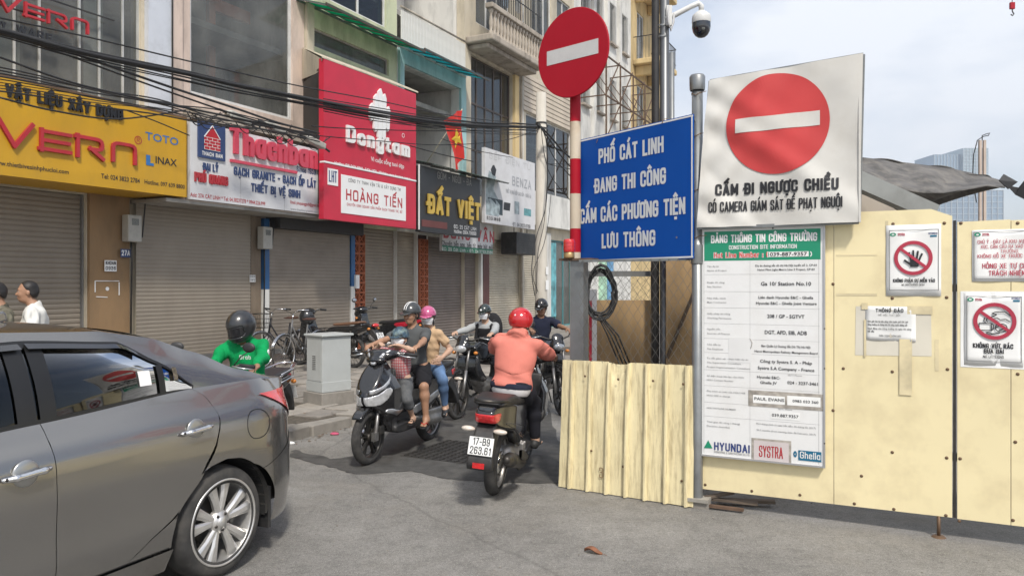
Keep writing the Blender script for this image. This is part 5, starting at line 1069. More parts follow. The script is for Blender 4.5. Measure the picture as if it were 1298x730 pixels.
# --- building A
A = Bd('shop_building', 'corner-left shop building with dark glazed first floor above the yellow signboard', -1.5, 9.05, 9.2, CREAM, [(2.6, 7.36, .38, 3.0), (2.2, 8.30, 4.45, 8.6), (-1.0, 2.2, .38, 3.0)])
A.shutter(2.6, 7.36, .38, 3.0, label='dusty shutter ribbed all over'); A.shutter(-1.0, 2.2, .38, 3.0)
A.window(2.2, 8.30, 4.45, 8.6, gl=GL1, split=[3.4, 5.2, 6.35, 6.70, 7.30, 7.62, 8.02], fw=.03, fr=M('mullion_grey', (.40, .41, .40), .5))
A.box('lit_curtain', M('curtain', (.42, .43, .38), .9, var=.3), 6.36, 6.68, 11.5, 11.52, 4.4, 8.5); A.box('lit_curtain', M('curtain'), 7.66, 7.98, 11.5, 11.52, 4.4, 7.9)
A.box('pier_facing', OCHRE, 7.38, 8.05, 10.94, 11-.002, .12, 3.05); A.box('column', M('pale_blue_wall', (.52, .55, .60), .7, var=.06, dirt=.3), 8.36, 8.80, 10.90, 10.997, 4.35, 9.2); A.box('column', PINKW, 8.83, 9.05, 10.93, 10.998, 4.2, 9.2); A.box('plinth', STONE, -1.5, 9.04, 10.78, 10.997, .1, .36)
m = MB(); m.tube([(10.30, -.12, 4.2), (10.30, -.12, 9.2)], .012, 6); m.build('drain_pipe', DARKM, A.g)
y0 = sign('yellow shop sign of the tile shop with raised red wordmark', 1.2, 10.1)
bx('panel', YEL, y0, 0, 7.24, 0, .88, 3.02, 4.27); 
def vern(g, u0, v, boxes, mat, depth, yf=-.004):
    """four wide red letters: pixel quads (x0,top,bottom at x0),(x1,...)"""
    shapes = {'V': [[(0, 1), (.46, 0)], [(.46, 0), (1, 1)]], 'E': [[(.06, .92), (1, .92)], [(.06, .5), (.95, .5)], [(0, .08), (1, .08)], [(.07, 1), (.07, 0)]], 'R': [rd([(0, .92), (.9, .92), (.93, .42), (.5, .42)], .2), [(.07, 1), (.07, 0)], [(.5, .45), (.95, 0)]], 'N': [rd([(.08, 0), (.08, .92), (.9, .92), (.9, 0)], .22)]}
    for ch, x0, x1, t0, b0 in boxes:
        a, zb_ = onv(x0, b0, v); b, _ = onv(x1, b0, v); _, zt = onv(x0, t0, v); w, h_ = b-a, zt-zb_; m = MB()
        GL['\x01'] = (w/h_, [[(p[0]*w/h_, p[1]) for p in st] for st in shapes[ch]]); letters('\x01', a-u0, b-u0, zb_, h_, .17, y=yf, depth=depth, mb=m); m.build('letter', mat, g)
vern(y0, 1.2, 10.1, [('V', -6, 41, 151, 182), ('E', 46, 89, 163, 190), ('R', 92, 132, 170, 197), ('N', 137, 174, 178, 203)], REDM, .04)
pxtext(y0, 1.2, 10.1, 'VẬT LIỆU XÂY DỰNG', 6, 121, 154, 13, BLK, .26, .03); pxtext(y0, 1.2, 10.1, 'www.thietbivesinhphucloi.com', -12, 208, 87, 6, BLK, pr=True)
pxtext(y0, 1.2, 10.1, 'Tel: 024 3823 2784', 128, 226, 177, 6, BLK, pr=True); pxtext(y0, 1.2, 10.1, 'Hotline: 097 639 8800', 183, 233, 234, 5.5, BLK, pr=True); pxtext(y0, 1.2, 10.1, 'TOTO', 184, 177, 226, 10, BLUL, pr=True); pxtext(y0, 1.2, 10.1, 'INAX', 197, 207, 224, 9, BLK, pr=True)
a, z = onv(185, 209, 10.1); m = MB(); m.box(a-1.2, a-1.2+.07, -.006, -.003, z, z+.15); m.box(a-1.2, a-1.2+.13, -.0075, -.0031, z-.003, z+.035); m.build('logo', BLUL, y0)
m = MB(); a, z = onv(175, 178, 10.1); disc(m, a-1.2, z, .062, .062, -.004, r0=.8); letters('R', a-1.2-.024, a-1.2+.024, z-.03, .06, .16, y=-.004, mb=m); m.build('trade_mark', REDM, y0)
m = MB(); m.bar((7.23, .01, 3.02), (7.23, .01, 4.27), .02); m.bar((0, 0.01, 4.275), (7.24, .01, 4.275), .03); m.build('edge_trim', M('rusty_edge', (.13, .08, .05), .8, var=.4), y0)
w2 = sign('red wordmark letters standing over the dark first floor glass', 2.2, 10.93, name='wordmark', cat='sign')
vern(w2, 2.2, 10.9, [('V', -6, 26, -10, 10), ('E', 29, 56, 3, 20), ('R', 58, 86, 12, 28), ('N', 88, 114, 20, 36)], REDM, .05); pxtext(w2, 2.2, 10.9, 'WARE', 22, 41, 66, 9, BLK, .24, .02); pxtext(w2, 2.2, 10.9, 'SANITARY', -42, 24, 8, 9, BLK, .24, .02)
m = MB(); m.bar((0, .03, 5.75), (5.6, .03, 5.75), .02); m.bar((0, .03, 5.45), (4.4, .03, 5.45), .02); m.build('rail', DARKM, w2)
# --- building B
B_ = Bd('shop_building', 'shop building with one big white framed display window above the white tile sign', 9.055, 12.10, 10.2, PINKW, [(9.26, 11.76, 4.95, 8.9)])
A2 = MB(); 
B_.shutter(8.12, 10.52, .34, 2.97, v=10.88, pitch=.065, rail=False, amp=.4); B_.window(9.26, 11.76, 4.95, 8.9, fw=.06)
B_.box('ledge', STONE, 9.06, 12.08, 10.6, 10.998, 4.45, 4.62); B_.box('pier', paint_wall('brown_pier', (.22, .17, .12)), 10.55, 10.80, 10.9, 10.998, .12, 3.0)
B_.box('glass_reflection', M('reflection_orange', (.45, .12, .04), .6), 10.55, 10.70, 12.0, 12.1, 4.9, 7.4); B_.box('glass_reflection', M('reflection_orange'), 10.55, 11.6, 12.0, 12.1, 7.0, 7.25); B_.box('soffit', GREYW, 8.1, 12.0, 10.15, 10.997, 2.93, 2.985)  # orange bars behind the glass stand in for a reflection in the window
# meter boxes
def meter(label, px, py, v, w=.24, h=.42):
    a, z = onv(px, py, v); g = thing('meter_box', label, 'meter box', S(a, v, z), TH); MT = M('meter_grey', (.42, .41, .37), .6, var=.1, dirt=.4)
    bx('case', MT, g, -w/2, w/2, -.16, 0, -h/2, h/2, bevel=.015); bx('window', GL1, g, -w/4, w/4, -.165, -.16, h*.12, h*.36); m = MB(); m.tube([(0, -.06, -h/2), (.02, -.05, -h/2-.3), (.02, -.02, -h/2-1.9)], .014, 6); m.build('conduit', DARKM, g); m = MB(); m.tube([(w*.3, -.08, -h/2), (w*.7, -.1, -h*.3), (w*.9, -.1, h*.8), (w*1.1, -.06, h*1.6)], .010, 6); m.build('cable', RUB, g); return g
meter('grey electric meter box on the ochre pier under the yellow sign', 163, 290, 10.9); meter('grey electric meter box beside the blue painted pole', 332, 302, 10.85)
def plaque(label, px, py, v, w, h, mat, txt=None, tm=None, name='notice', cat='notice'):
    a, z = onv(px, py, v); g = thing(name, label, cat, S(a, v, z), TH); bx('sheet', mat, g, -w/2, w/2, -.006, 0, -h/2, h/2)
    if txt:
        m = MB(); n = len(txt)
        for i, t in enumerate(txt): letters(t, -w*.42, w*.42, h*.5-h*(i+.78)/n*.95, h*.55/n, .2, y=-.008, mb=m)
        m.build('lettering', tm or INK, g)
    return g
PW = M('paper_white', (.78, .78, .76), .6, var=.04)
plaque('blue house number plate under the meter box', 159, 321, 10.89, .17, .13, NAVY, ['27A'], WHTL, 'number_plate', 'number plate'); plaque('small white printed notice on the ochre pier', 140, 337, 10.90, .2, .17, PW, ['KHOAN', '0936'], name='notice'); plaque('small white notice on the narrow brown pier', 320, 353, 10.86, .14, .13, PW, ['BÁN', '0912'])
m = MB(); a, z = onv(136, 366, 10.935)
for q in ((-.2, .12, .1, .12), (.02, .12, .2, .12), (-.2, .12, -.2, -.05), (.2, .1, .2, -.1), (-.18, -.12, .0, -.13)): m.bar((a-7.4+q[0], 0, z+q[1]), (a-7.4+q[2], 0, z+q[3]), .012, .012)
disc(m, a-7.4, z, .03, .03, -.002); o = m.build('chalk_mark', WHTL); o.location = S(7.4, 10.935, 0); o.rotation_euler = (0, 0, TH); tag(o, 'dashed white painted stencil frame on the ochre pier', 'marking')
# --- tile sign
t0 = sign('white tile shop sign with pink raised name and navy house badge', 8.5, 10.1)
for i in range(3): bx('panel', WHT, t0, i*1.044+.002, (i+1)*1.044-.004, 0, .12, 3.0, 4.25)
pxtext(t0, 8.5, 10.1, 'Thachban', 290, 191, 400, 29, M('letter_pink', (.55, .06, .10), .4, var=.1), .24, .05); pxtext(t0, 8.5, 10.1, 'Since 1959', 376, 217, 400, 6, NAVY, .2)
a, z = onv(291, 204, 10.1); b, z1_ = onv(375, 218, 10.1); bx('underline', M('letter_pink'), t0, a-8.5, b-8.5, -.04, -.003, z-.02, z+.03)
pxtext(t0, 8.5, 10.1, 'GẠCH GRANITE - GẠCH ỐP LÁT', 296, 221, 400, 9, NAVY, .21, .01); pxtext(t0, 8.5, 10.1, 'THIẾT BỊ VỆ SINH', 318, 242, 380, 9, NAVY, .21, .01)
pxtext(t0, 8.5, 10.1, 'ĐẠI LÝ', 257, 215, 276, 8, NAVY, .22, .01); pxtext(t0, 8.5, 10.1, 'PHÚ QUANG', 246, 229, 288, 10, REDM, .24, .02); pxtext(t0, 8.5, 10.1, 'Add: 27A CÁT LINH * Tel: 04.38237278 * 0944.226.999', 241, 249, 336, 5, REDM, pr=True); pxtext(t0, 8.5, 10.1, 'Email: phuquanggach@gmail.com', 368, 258, 406, 4, REDM, pr=True); pxtext(t0, 8.5, 10.1, 'www.thachbangranite.com.vn', 368, 266, 406, 3, GREYT, pr=True)
(a, z), (b, _) = onv(250, 199, 10.1), onv(284, 199, 10.1); _, zt = onv(250, 153, 10.1); bg_ = bx('badge', NAVY, t0, a-8.5, b-8.5, -.03, -.002, z, zt); w = b-a; x = a-8.5
m = MB(); m.add([(x+w*.2, -.034, z+.14), (x+w*.8, -.034, z+.14), (x+w*.8, -.034, z+.34), (x+w*.5, -.034, zt-.04), (x+w*.2, -.034, z+.34)], [(0, 1, 2, 3, 4)]); m.build('house_emblem', REDM, bg_)
m = MB()
for i in range(5): zz = z+.14+.05*i; m.box(x+w*.2, x+w*.8, -.036, -.0345, zz, zz+.006); [m.box(x+w*(.2+.6*(k+(.5 if i % 2 else 0))/3), x+w*(.2+.6*(k+(.5 if i % 2 else 0))/3)+.006, -.0365, -.0348, zz, zz+.05) for k in range(3) if i < 4]
m.bar((x+w*.2, -.035, z+.34), (x+w*.5, -.035, zt-.04), .012); m.bar((x+w*.8, -.0352, z+.34), (x+w*.5, -.0352, zt-.04), .012); letters('THACH BAN', x+w*.12, x+w*.88, z+.045, .055, .2, y=-.034, mb=m); m.build('badge_lettering', WHTL, bg_)
# --- building C
C_ = Bd('shop_building', 'narrow pale green shop building behind the big red signboard', 12.105, 15.33, 12.5, GREENW, [(12.32, 15.0, 6.63, 7.02), (12.9, 14.9, 7.75, 9.9), (14.04, 15.33, .16, 2.95)])
C_.shutter(11.0, 13.40, .30, 2.85, v=10.88, mat=M('shutter_tan', (.235, .20, .16), .55, var=.08, dirt=.4, dcol=(.16, .13, .1)), pitch=.07, rail=False, amp=.4); C_.shutter(14.06, 15.33, .16, 2.95, rail=False)
C_.window(12.32, 15.0, 6.63, 7.02, fr=GREYW, fw=.03); C_.window(12.9, 14.9, 7.75, 9.9, cols=2, gl=GL3); C_.box('column', CREAM, 12.11, 12.32, 10.93, 10.998, 4.3, 12.4)
LAT = M('terracotta', (.38, .11, .045), .8, var=.2, scale=6, dirt=.3)
def lattice(B, u0, u1, z0, z1, v=10.93):
    """pier of pierced terracotta blocks, each a part"""
    nx = 2; w = (u1-u0)/nx; n = int((z1-z0)/w); B.box('lattice_backing', M('dark_recess', (.05, .02, .012), .9), u0, u1, v+.06, 10.999, z0, z1); m = MB(); e = w*.10; f_ = .06
    m.box(.004, w-.004, 0, f_, 0, e); m.box(.004, w-.004, 0, f_, w-.004-e, w-.004); m.box(.004, e, .002, f_, e, w-e-.004); m.box(w-e-.004, w-.004, .002, f_, e, w-e-.004); m.bar((e, f_/2+.006, e), (w-e-.004, f_/2+.006, w-e-.004), f_*.6, e); m.bar((e, f_/2+.011, w-e-.004), (w-e-.004, f_/2+.011, e), f_*.6, e)
    src = None
    for i in range(nx):
        for j in range(n):
            p = (u0-B.u0+i*w, v-11, z0+j*w)
            if src is None: src = m.build('lattice_block', LAT, B.g); src.location = p
            else: share('lattice_block', src, B.g, p)
lattice(C_, 13.58, 14.02, .14, 2.9); C_.box('blue_pole', M('blue_paint', (.02, .10, .25), .5, dirt=.3), 13.42, 13.55, 10.85, 10.997, 1.6, 2.9); C_.box('white_pole', WHITEW, 13.421, 13.549, 10.852, 10.996, .14, 1.598)
B_.box('blue_pole', M('blue_paint'), 10.84, 10.97, 10.85, 10.997, 1.55, 2.9); B_.box('white_pole', WHITEW, 10.841, 10.969, 10.852, 10.996, .14, 1.548)
C_.box('shutter_box', M('box_and_void_black', (.025, .023, .022), .6), 11.02, 13.56, 10.62, 10.997, 2.72, 3.02)
C_.box('switch_box', PW, 13.52, 13.64, 10.80, 10.85, 1.55, 1.85)
# red sign
d0 = sign('tall red signboard with white hand emblem above a smaller white name panel', 11.42, 9.9); zt, z1_, z0_ = 5.98, 3.98, 2.90
bx('upper_panel', RED, d0, 0, 3.12, 0, .12, z1_+.04, zt); bx('lower_panel', RED, d0, 0, 3.12, 0, .12, z0_, z1_-.005); bx('divider', WHTL, d0, 0, 3.12, -.01, .1, z1_, z1_+.034)
for q in ((0, .1, 3.3), (0, .1, 4.6), (0, .1, 5.8), (3.05, .1, 3.3), (3.05, .1, 4.6), (3.05, .1, 5.8)): m = MB(); m.bar((q[0]+.03, .1, q[2]), (q[0]+(.68 if q[0] == 0 else 0), 1.09, q[2]+.05), .035); m.build('bracket', DARKM, d0)
m = MB(); m.bar((.03, .1, 5.1), (.65, 1.05, 4.2), .03); m.build('bracket', DARKM, d0)
pxtext(d0, 11.42, 9.9, 'Dongtam', 438, 178, 517, 17, WHTL, .27, .05); pxtext(d0, 11.42, 9.9, 'Vì cuộc sống tươi đẹp', 470, 204, 512, 5.5, WHTL, pr=True); pxtext(d0, 11.42, 9.9, 'Hotline: (08) 5426 0868 - 5426 1979 - Website: www.dongtam.com.vn', 424, 208, 520, 3.6, WHTL, pr=True)
(x0_, zz0), (x1_, _) = onv(432, 270, 9.9), onv(514, 280, 9.9); _, zz1 = onv(432, 221, 9.9); bx('name_panel', WHTL, d0, x0_-11.42, x1_-11.42, -.012, -.001, zz0, zz1, bevel=.004)
def pt2(g, u0, v, s, x0, yb, x1, cap, mat, bold, off=.013, **k): a, z = onv(x0, yb, v); b, _ = onv(x1, yb, v); _, zt_ = onv(x0, yb-cap, v); return letters(s, a-u0, b-u0, z, zt_-z, bold, y=-off, **k).build('lettering', mat, g)
pt2(d0, 11.42, 9.9, 'HOÀNG TIẾN', 438, 252.5, 509, 12, REDM, .2); pt2(d0, 11.42, 9.9, 'CÔNG TY TNHH VẬN TẢI & XÂY DỰNG TM', 441, 230.5, 507, 3.8, INK, .15); pt2(d0, 11.42, 9.9, 'CHUYÊN KINH DOANH SẢN PHẨM GẠCH TRANG TRÍ, SỨ', 439, 260.5, 509, 3, REDM, .2)
(a, z), (b, _) = onv(415, 234, 9.9), onv(428, 234, 9.9); _, zt_ = onv(415, 213, 9.9); bx('logo_plate', WHTL, d0, a-11.42, b-11.42, -.011, -.001, z, zt_); m = MB(); letters('LHT', a-11.42+.03, b-11.42-.03, z+.07, zt_-z-.12, .2, y=-.012, mb=m); m.build('logo', NAVY, d0)
m = MB(); hx, hz = onv(480, 152, 9.9); hx -= 11.42      # the open-hand emblem built from five finger strips
for i, (dx, zb_, zt_, w_) in enumerate(((-.30, -.02, .30, .12), (-.16, -.22, .52, .12), (-.02, -.38, .66, .125), (.12, -.36, .58, .12), (.26, -.14, .34, .11))):
    m.prism([(hx+dx-w_/2, hz+zb_), (hx+dx, hz+zb_-.07), (hx+dx+w_/2, hz+zb_), (hx+dx+w_/2+.03, hz+zt_-.1), (hx+dx+.04, hz+zt_), (hx+dx-w_/2+.02, hz+zt_-.08)], -.05-.001*i, -.003-.0005*i)
m.build('hand_emblem', WHTL, d0)
m = MB(); disc(m, onv(511, 172, 9.9)[0]-11.42, onv(511, 172, 9.9)[1], .05, .05, -.004, r0=.75); m.build('trade_mark', WHTL, d0)
hd_ = thing('sign_hood', 'cream sheet metal hood over the top of the red signboard', 'sign hood', S(11.42, 9.9, 0), TH); m = MB(); m.add([(-.05, .0, 6.0), (3.2, .0, 6.05), (3.0, 1.08, 6.55), (.62, 1.08, 6.5), (-.05, .0, 5.97), (3.2, .0, 6.02)], [(0, 1, 2, 3), (4, 5, 1, 0)]); m.build('sheet', CREAM, hd_, solid=.012)
m = MB(); m.add([(-.02, 0.02, 5.96), (.60, 1.08, 6.48), (.60, 1.08, 5.85), (.12, .25, 5.75)], [(0, 1, 2, 3)]); m.build('cheek', CREAM, hd_, solid=.012)
m = MB(); m.add([(.02, .13, 3.2), (.62, 1.07, 3.2), (.62, 1.07, 5.8), (.02, .13, 5.74)], [(0, 1, 2, 3)]); m.build('void_shade_sheet', M('box_and_void_black'), d0, solid=.01)  # black sheet stands in for the shade of the void beside the signboard
# canopies
def canopy(label, u0, u1, mat, n, za, zb_, va=10.2):
    g = thing('canopy', label, 'canopy', S(u0, 11, 0), TH); w = (u1-u0)/n; d = 11-va
    for i in range(n):
        m = MB(); x0, x1 = i*w+.015, (i+1)*w-.015; m.grid(lambda a, b: (x0+(x1-x0)*a, -.03-d*b, za+(zb_-za)*b+.01*math.sin(a*math.pi)), 4, 3); m.build('canopy_panel', mat, g, solid=.006)
        if i < n: m = MB(); m.bar((i*w, -.02, za-.02), (i*w, -d, zb_-.02), .025, .03); m.build('rafter', GREYM, g)
    m = MB(); m.bar((-.03, -d-.012, zb_), (u1-u0+.03, -d-.012, zb_), .03, .05); m.build('edge_beam', DKF, g); m = MB(); m.bar((0, -.014, za-.03), (u1-u0, -.014, za-.03), .02, .05); m.build('wall_rail', GREYM, g)
CG = sheet_mat('green_sheet', (.01, .42, .25)); CC = sheet_mat('turquoise_sheet', (.06, .52, .56))
canopy('green corrugated plastic canopy above the red signboard', 11.85, 15.32, CG, 7, 7.46, 7.20); canopy('turquoise plastic canopy under the white railing', 15.35, 18.5, CC, 6, 7.50, 7.26)
# --- building D (recessed loggia)
D_ = Bd('shop_building', 'cyan trimmed shop building with an open loggia and white railed balcony', 15.335, 18.55, 12.5, WHITEW, [(15.55, 18.25, 4.3, 7.06), (15.336, 18.55, 7.5, 12.4), (15.34, 16.2, .16, 2.95), (16.7, 18.55, .14, 2.9)])
D_.box('beam', CYANW, 15.36, 18.52, 10.93, 10.997, 7.07, 7.42); D_.box('column', CYANW, 18.26, 18.53, 10.92, 10.996, 3.6, 7.068); D_.box('column', CYANW, 15.37, 15.54, 10.92, 10.996, 3.6, 7.068)
D_.box('loggia_wall', WHITEW, 15.54, 18.34, 13.1, 13.2, 3.4, 7.2); D_.box('loggia_ceiling', paint_wall('soffit', (.46, .44, .39)), 15.54, 18.34, 11.25, 13.1, 7.10, 7.18); D_.box('balcony_floor', WHITEW, 15.36, 18.53, 10.9, 13, 7.43, 7.52); D_.box('upper_wall', WHITEW, 15.36, 18.34, 12.9, 13.0, 7.5, 12.4); D_.window(15.7, 16.7, 7.9, 10.2, v=12.86)
m = MB(); m.ell((1.0, .9, 7.09), (.13, .13, .03), 16, 6); m.build('ceiling_lamp', GREYW, D_.g)
rl = thing('railing', 'white slatted balcony railing above the turquoise canopy', 'railing', S(15.38, 10.92, 0), TH); m = MB(); m.tube([(0, 0, 8.42), (3.1, 0, 8.42)], .028, 8); m.build('handrail', STONE, rl)
m = MB().box(-.022, .022, -.012, .012, 0, .78); s0 = m.build('slat', WHITEW, rl); s0.location = (.04, 0, 7.56)
for i in range(1, 46): share('slat', s0, rl, (.04+i*.067, 0, 7.56))
m = MB(); m.bar((0, .02, 7.62), (3.1, .02, 7.62), .02, .03); m.bar((0, .02, 8.2), (3.1, .02, 8.2), .02, .03); m.build('cross_rail', WHITEW, rl)
D_.shutter(15.34, 16.2, .16, 2.95, rail=False); lattice(D_, 16.24, 16.62, .14, 2.9)
fl = thing('flag', 'red flag with a yellow star hanging from a pole on the cyan building', 'flag', S(16.42, 10.0, 0), TH)
m = MB(); m.tube([(.12, .95, 4.75), (.35, 0, 6.1)], .016, 6); m.build('pole', M('flag_pole', (.5, .45, .35), .5), fl)
def flagf(a, b): return (.34-.85*a*(1-.45*b)+.30*b-.03*math.sin(b*7), .0+.05*math.sin(a*9+b*3)+.1*b, 6.06-a*.38-b*1.15+.04*math.sin(a*5))
m = MB(); m.grid(lambda a, b: flagf(a, b), 16, 16); fo = m.build('cloth', M('flag_red', (.62, .03, .02), .7, var=.1, scale=6), fl)
m = MB(); c = (.52, .48); st = [(c[0]+(.24 if k % 2 == 0 else .1)*math.sin(k*math.pi/5), c[1]-(.2 if k % 2 == 0 else .08)*math.cos(k*math.pi/5)) for k in range(10)]; pts = [Vector(flagf(*p))-Vector((0, .012, 0)) for p in [c]+st]; m.add(pts, [(0, k+1, (k+1) % 10+1) for k in range(10)]); m.build('star', M('flag_yellow', (.8, .55, .05), .6), fo)
# black sign
k0 = sign('black signboard with gold lettering below the flag', 14.72, 9.9); bx('panel', BLK, k0, 0, 2.78, 0, .14, 2.86, 4.38)
pt2(k0, 14.72, 9.9, 'ĐẤT VIỆT', 541, 268, 607, 20, GOLD, .26, depth=.03); pt2(k0, 14.72, 9.9, 'GỐM - NGÓI - ĐÁ', 554, 226, 597, 8, M('letter_dull', (.25, .24, .22), .5), .14); pt2(k0, 14.72, 9.9, 'ĐC: 25 CÁT LINH', 575, 289, 603, 4, WHTL, .16); pt2(k0, 14.72, 9.9, 'Hotline: 0904.756699', 575, 295, 603, 4, WHTL, .16)
(a, z), (b, _) = onv(529, 292, 9.9), onv(563, 299, 9.9); bx('red_strip', M('dull_red', (.13, .035, .03), .5), k0, .05, 1.15, -.008, -.001, 2.98, 3.14)
m = MB(); m.bar((-.03, 0.02, 2.9), (-.03, 0.02, 4.4), .03); m.build('edge_trim', WHTL, k0); m = MB(); m.bar((0, .14, 4.2), (0, 1.08, 4.3), .03); m.bar((2.7, .14, 4.2), (2.7, 1.08, 4.3), .03); m.build('bracket', DARKM, k0)
cn = thing('canopy', 'thin dirty glass canopy above the black signboard', 'canopy', S(14.8, 10, 0), TH); m = MB(); m.add([(0, .95, 4.72), (3.9, .95, 4.72), (3.9, -.35, 4.42), (0, -.35, 4.42)], [(0, 1, 2, 3)]); m.build('glass_sheet', M('green_glass_sheet', (.12, .2, .16), .2, trans=.4, dirt=.6), cn, solid=.012)
for i in range(5): m = MB(); m.bar((.05+i*.95, .95, 4.70), (.05+i*.95, -.35, 4.40), .02); m.build('rib', DARKM, cn)
# --- building E
E_ = Bd('shop_building', 'weathered cream building with bronze curtain glass and a stone balcony', 18.555, 22.15, 14.8, CREAM, [(18.93, 21.52, 4.2, 8.22), (18.56, 19.35, .14, 2.9), (19.85, 22.15, .14, 3.0), (19.2, 21.3, 9.2, 12)])
D_.shutter(16.72, 18.54, .14, 2.9, mat=SHUTD, rail=False); E_.shutter(18.56, 19.33, .14, 2.9, mat=SHUTD, rail=False); E_.shutter(19.88, 22.14, .14, 3.0, mat=M('shutter_cream', (.42, .38, .30), .55, var=.08, dirt=.4, dcol=(.25, .2, .15)), rail=False)
E_.box('pier', WHITEW, 19.36, 19.48, 10.92, 10.997, .13, 3.0); E_.box('pier', M('maroon_pier', (.10, .035, .03), .6, dirt=.3), 19.49, 19.83, 10.9, 10.996, .13, 3.0)
E_.window(18.93, 21.52, 4.2, 8.22, v=11.14, cols=5, rows=3, fr=DKF, gl=GL2, fw=.05); E_.window(19.2, 21.3, 9.2, 12, cols=3)
E_.box('jamb_facing', YELW, 21.53, 21.80, 10.90, 10.997, 3.6, 8.25); E_.box('balcony_slab', STONE, 18.6, 22.1, 10.12, 10.998, 8.42, 8.62, bevel=.04); E_.box('cornice', STONE, 18.75, 21.95, 10.35, 10.998, 8.28, 8.418, bevel=.03); E_.box('balcony_rail', STONE, 18.6, 22.1, 10.12, 10.36, 9.32, 9.46, bevel=.02)
m = MB(); m.lathe([(.07, 0), (.07, .06), (.035, .09), (.05, .2), (.062, .3), (.045, .42), (.03, .52), (.045, .58), (.07, .62), (.07, .68)], 12); bs = m.build('baluster', STONE, E_.g); bs.location = (.17, -.76, 8.625)
for i in range(1, 17): share('baluster', bs, E_.g, (.17+i*.2, -.76, 8.625))
m = MB().box(-.011, .011, -.011, .011, 0, 1.15); bs = m.build('bar', DARKM, E_.g); bs.location = (.1, -.74, 9.462)
for i in range(1, 30): share('bar', bs, E_.g, (.1+i*.115, -.74, 9.462))
m = MB(); m.bar((.05, -.74, 10.6), (3.5, -.74, 10.6), .03); m.bar((.05, -.74, 10.1), (3.5, -.74, 10.1), .025); m.build('cage_rail', DARKM, E_.g)
for (x, y, z, c) in ((.7, -.55, 9.9, (.6, .15, .08)), (2.1, -.55, 9.85, (.5, .5, .48)), (1.4, -.5, 9.8, (.2, .25, .3))):
    g = MB(); g.grid(lambda a, b: (x+.35*a, y+.03*math.sin(a*12+b), z+.75-.7*b), 10, 4); o = g.build('laundry', M('cloth_%d' % int(x*10), c, .9)); o.location = S(18.555, 11, 0); o.rotation_euler = (0, 0, TH); tag(o, {.7: 'orange cloth drying on the stone balcony', 2.1: 'pale grey cloth drying on the stone balcony', 1.4: 'dark blue cloth drying on the stone balcony'}[x], 'laundry')
for x in (22.03, 22.13): m = MB(); m.tube([(x-18.555, -.07, .2), (x-18.555, -.07, 14.6)], .035 if x < 22.1 else .022, 8); m.build('drain_pipe', STONE if x < 22.1 else WHITEW, E_.g)
# small street sign panels
b0 = sign('white advertising panel with appliances beside the concrete pole', 17.95, 10.0); bx('panel', WHT, b0, 0, 3.12, 0, .1, 3.3, 5.32); TL = M('print_teal', (.10, .28, .30), .5, var=.4, scale=8); ADG = M('print_grey', (.30, .36, .38), .5, var=.5, scale=6)
pt2(b0, 17.95, 10, 'BENZA', 649, 234, 673, 10, GREYT, .2, .004); pt2(b0, 17.95, 10, 'BẾP ĐIỆN TỪ', 620, 200, 672, 7, M('letter_faint', (.5, .5, .5), .5), .18, .004); pt2(b0, 17.95, 10, 'THIẾT BỊ NHÀ BẾP CAO CẤP - CHÂU ÂU', 641, 244, 673, 4, GREYT, .16, .004); pt2(b0, 17.95, 10, 'ĐC: 25 CÁT LINH HÀ NỘI', 617, 278, 634, 4, INK, .16, .004); pt2(b0, 17.95, 10, 'ĐT: 04.3823.6789', 650, 286, 672, 4, INK, .16, .004)
def adbox(x0, y0, x1, y1, mat, nm, poly=None): (a, z), (b, _) = onv(x0, y1, 10), onv(x1, y1, 10); _, zt_ = onv(x0, y0, 10); m = MB(); P_ = poly or [(0, 0), (1, 0), (1, 1), (0, 1)]; m.add([(a-17.95+p[0]*(b-a), -.004-r2.random()*.001, z+p[1]*(zt_-z)) for p in P_], [tuple(range(len(P_)))]); m.build(nm, mat, b0)
adbox(616, 215, 634, 272, ADG, 'printed_picture', [(0, 0), (.9, 0), (1, .3), (.5, .6), (.7, .9), (.2, 1), (0, .6)]); adbox(618, 250, 637, 270, M('print_dark', (.03, .05, .06), .5), 'printed_picture'); adbox(638, 256, 647, 266, INK, 'printed_hob', [(0, 0), (.9, 0), (1, 1), (.1, 1)]); adbox(664, 264, 673, 273, TL, 'printed_hob'); adbox(652, 255, 658, 271, ADG, 'printed_hood'); adbox(622, 208, 629, 222, INK, 'printed_picture', [(.2, 0), (.8, 0), (1, .6), (.6, 1), (.3, .9), (0, .5)])
v0 = sign('small red lettered gas stove sign tucked behind the black signboard', 16.6, 10.5); bx('panel', WHT, v0, 0, 2.7, 0, .08, 2.5, 3.35); bx('green_strip', M('sign_green', (.02, .16, .09), .5), v0, 0, 2.7, -.006, -.001, 2.5, 2.64)
pt2(v0, 16.6, 10.5, 'ĐÔNG VÂN', 562, 300, 626, 13, REDM, .26, .004); pt2(v0, 16.6, 10.5, 'Chuyên bếp gas, bếp từ, máy hút mùi', 560, 311, 624, 6, INK, .18, .004); pt2(v0, 16.6, 10.5, 'ĐC: 29 Cát Linh - ĐT: 04.3733.5588', 560, 317, 624, 3.5, WHTL, .18, .008)
x_ = thing('ac_unit', 'black box hanging below the white advertising panel', 'box', S(20.55, 10.35, 0), TH); bx('case', BLKM, x_, 0, 1.35, 0, .55, 2.55, 3.22, bevel=.03); m = MB(); [m.bar((.1, -.006, 2.65+.07*i), (1.25, -.006, 2.65+.07*i), .012) for i in range(8)]; m.build('grille', DARKM, x_); m = MB(); m.bar((.2, .2, 3.2), (.2, .2, 3.45), .02); m.bar((1.1, .2, 3.2), (1.1, .2, 3.45), .02); m.build('hanger', DARKM, x_)
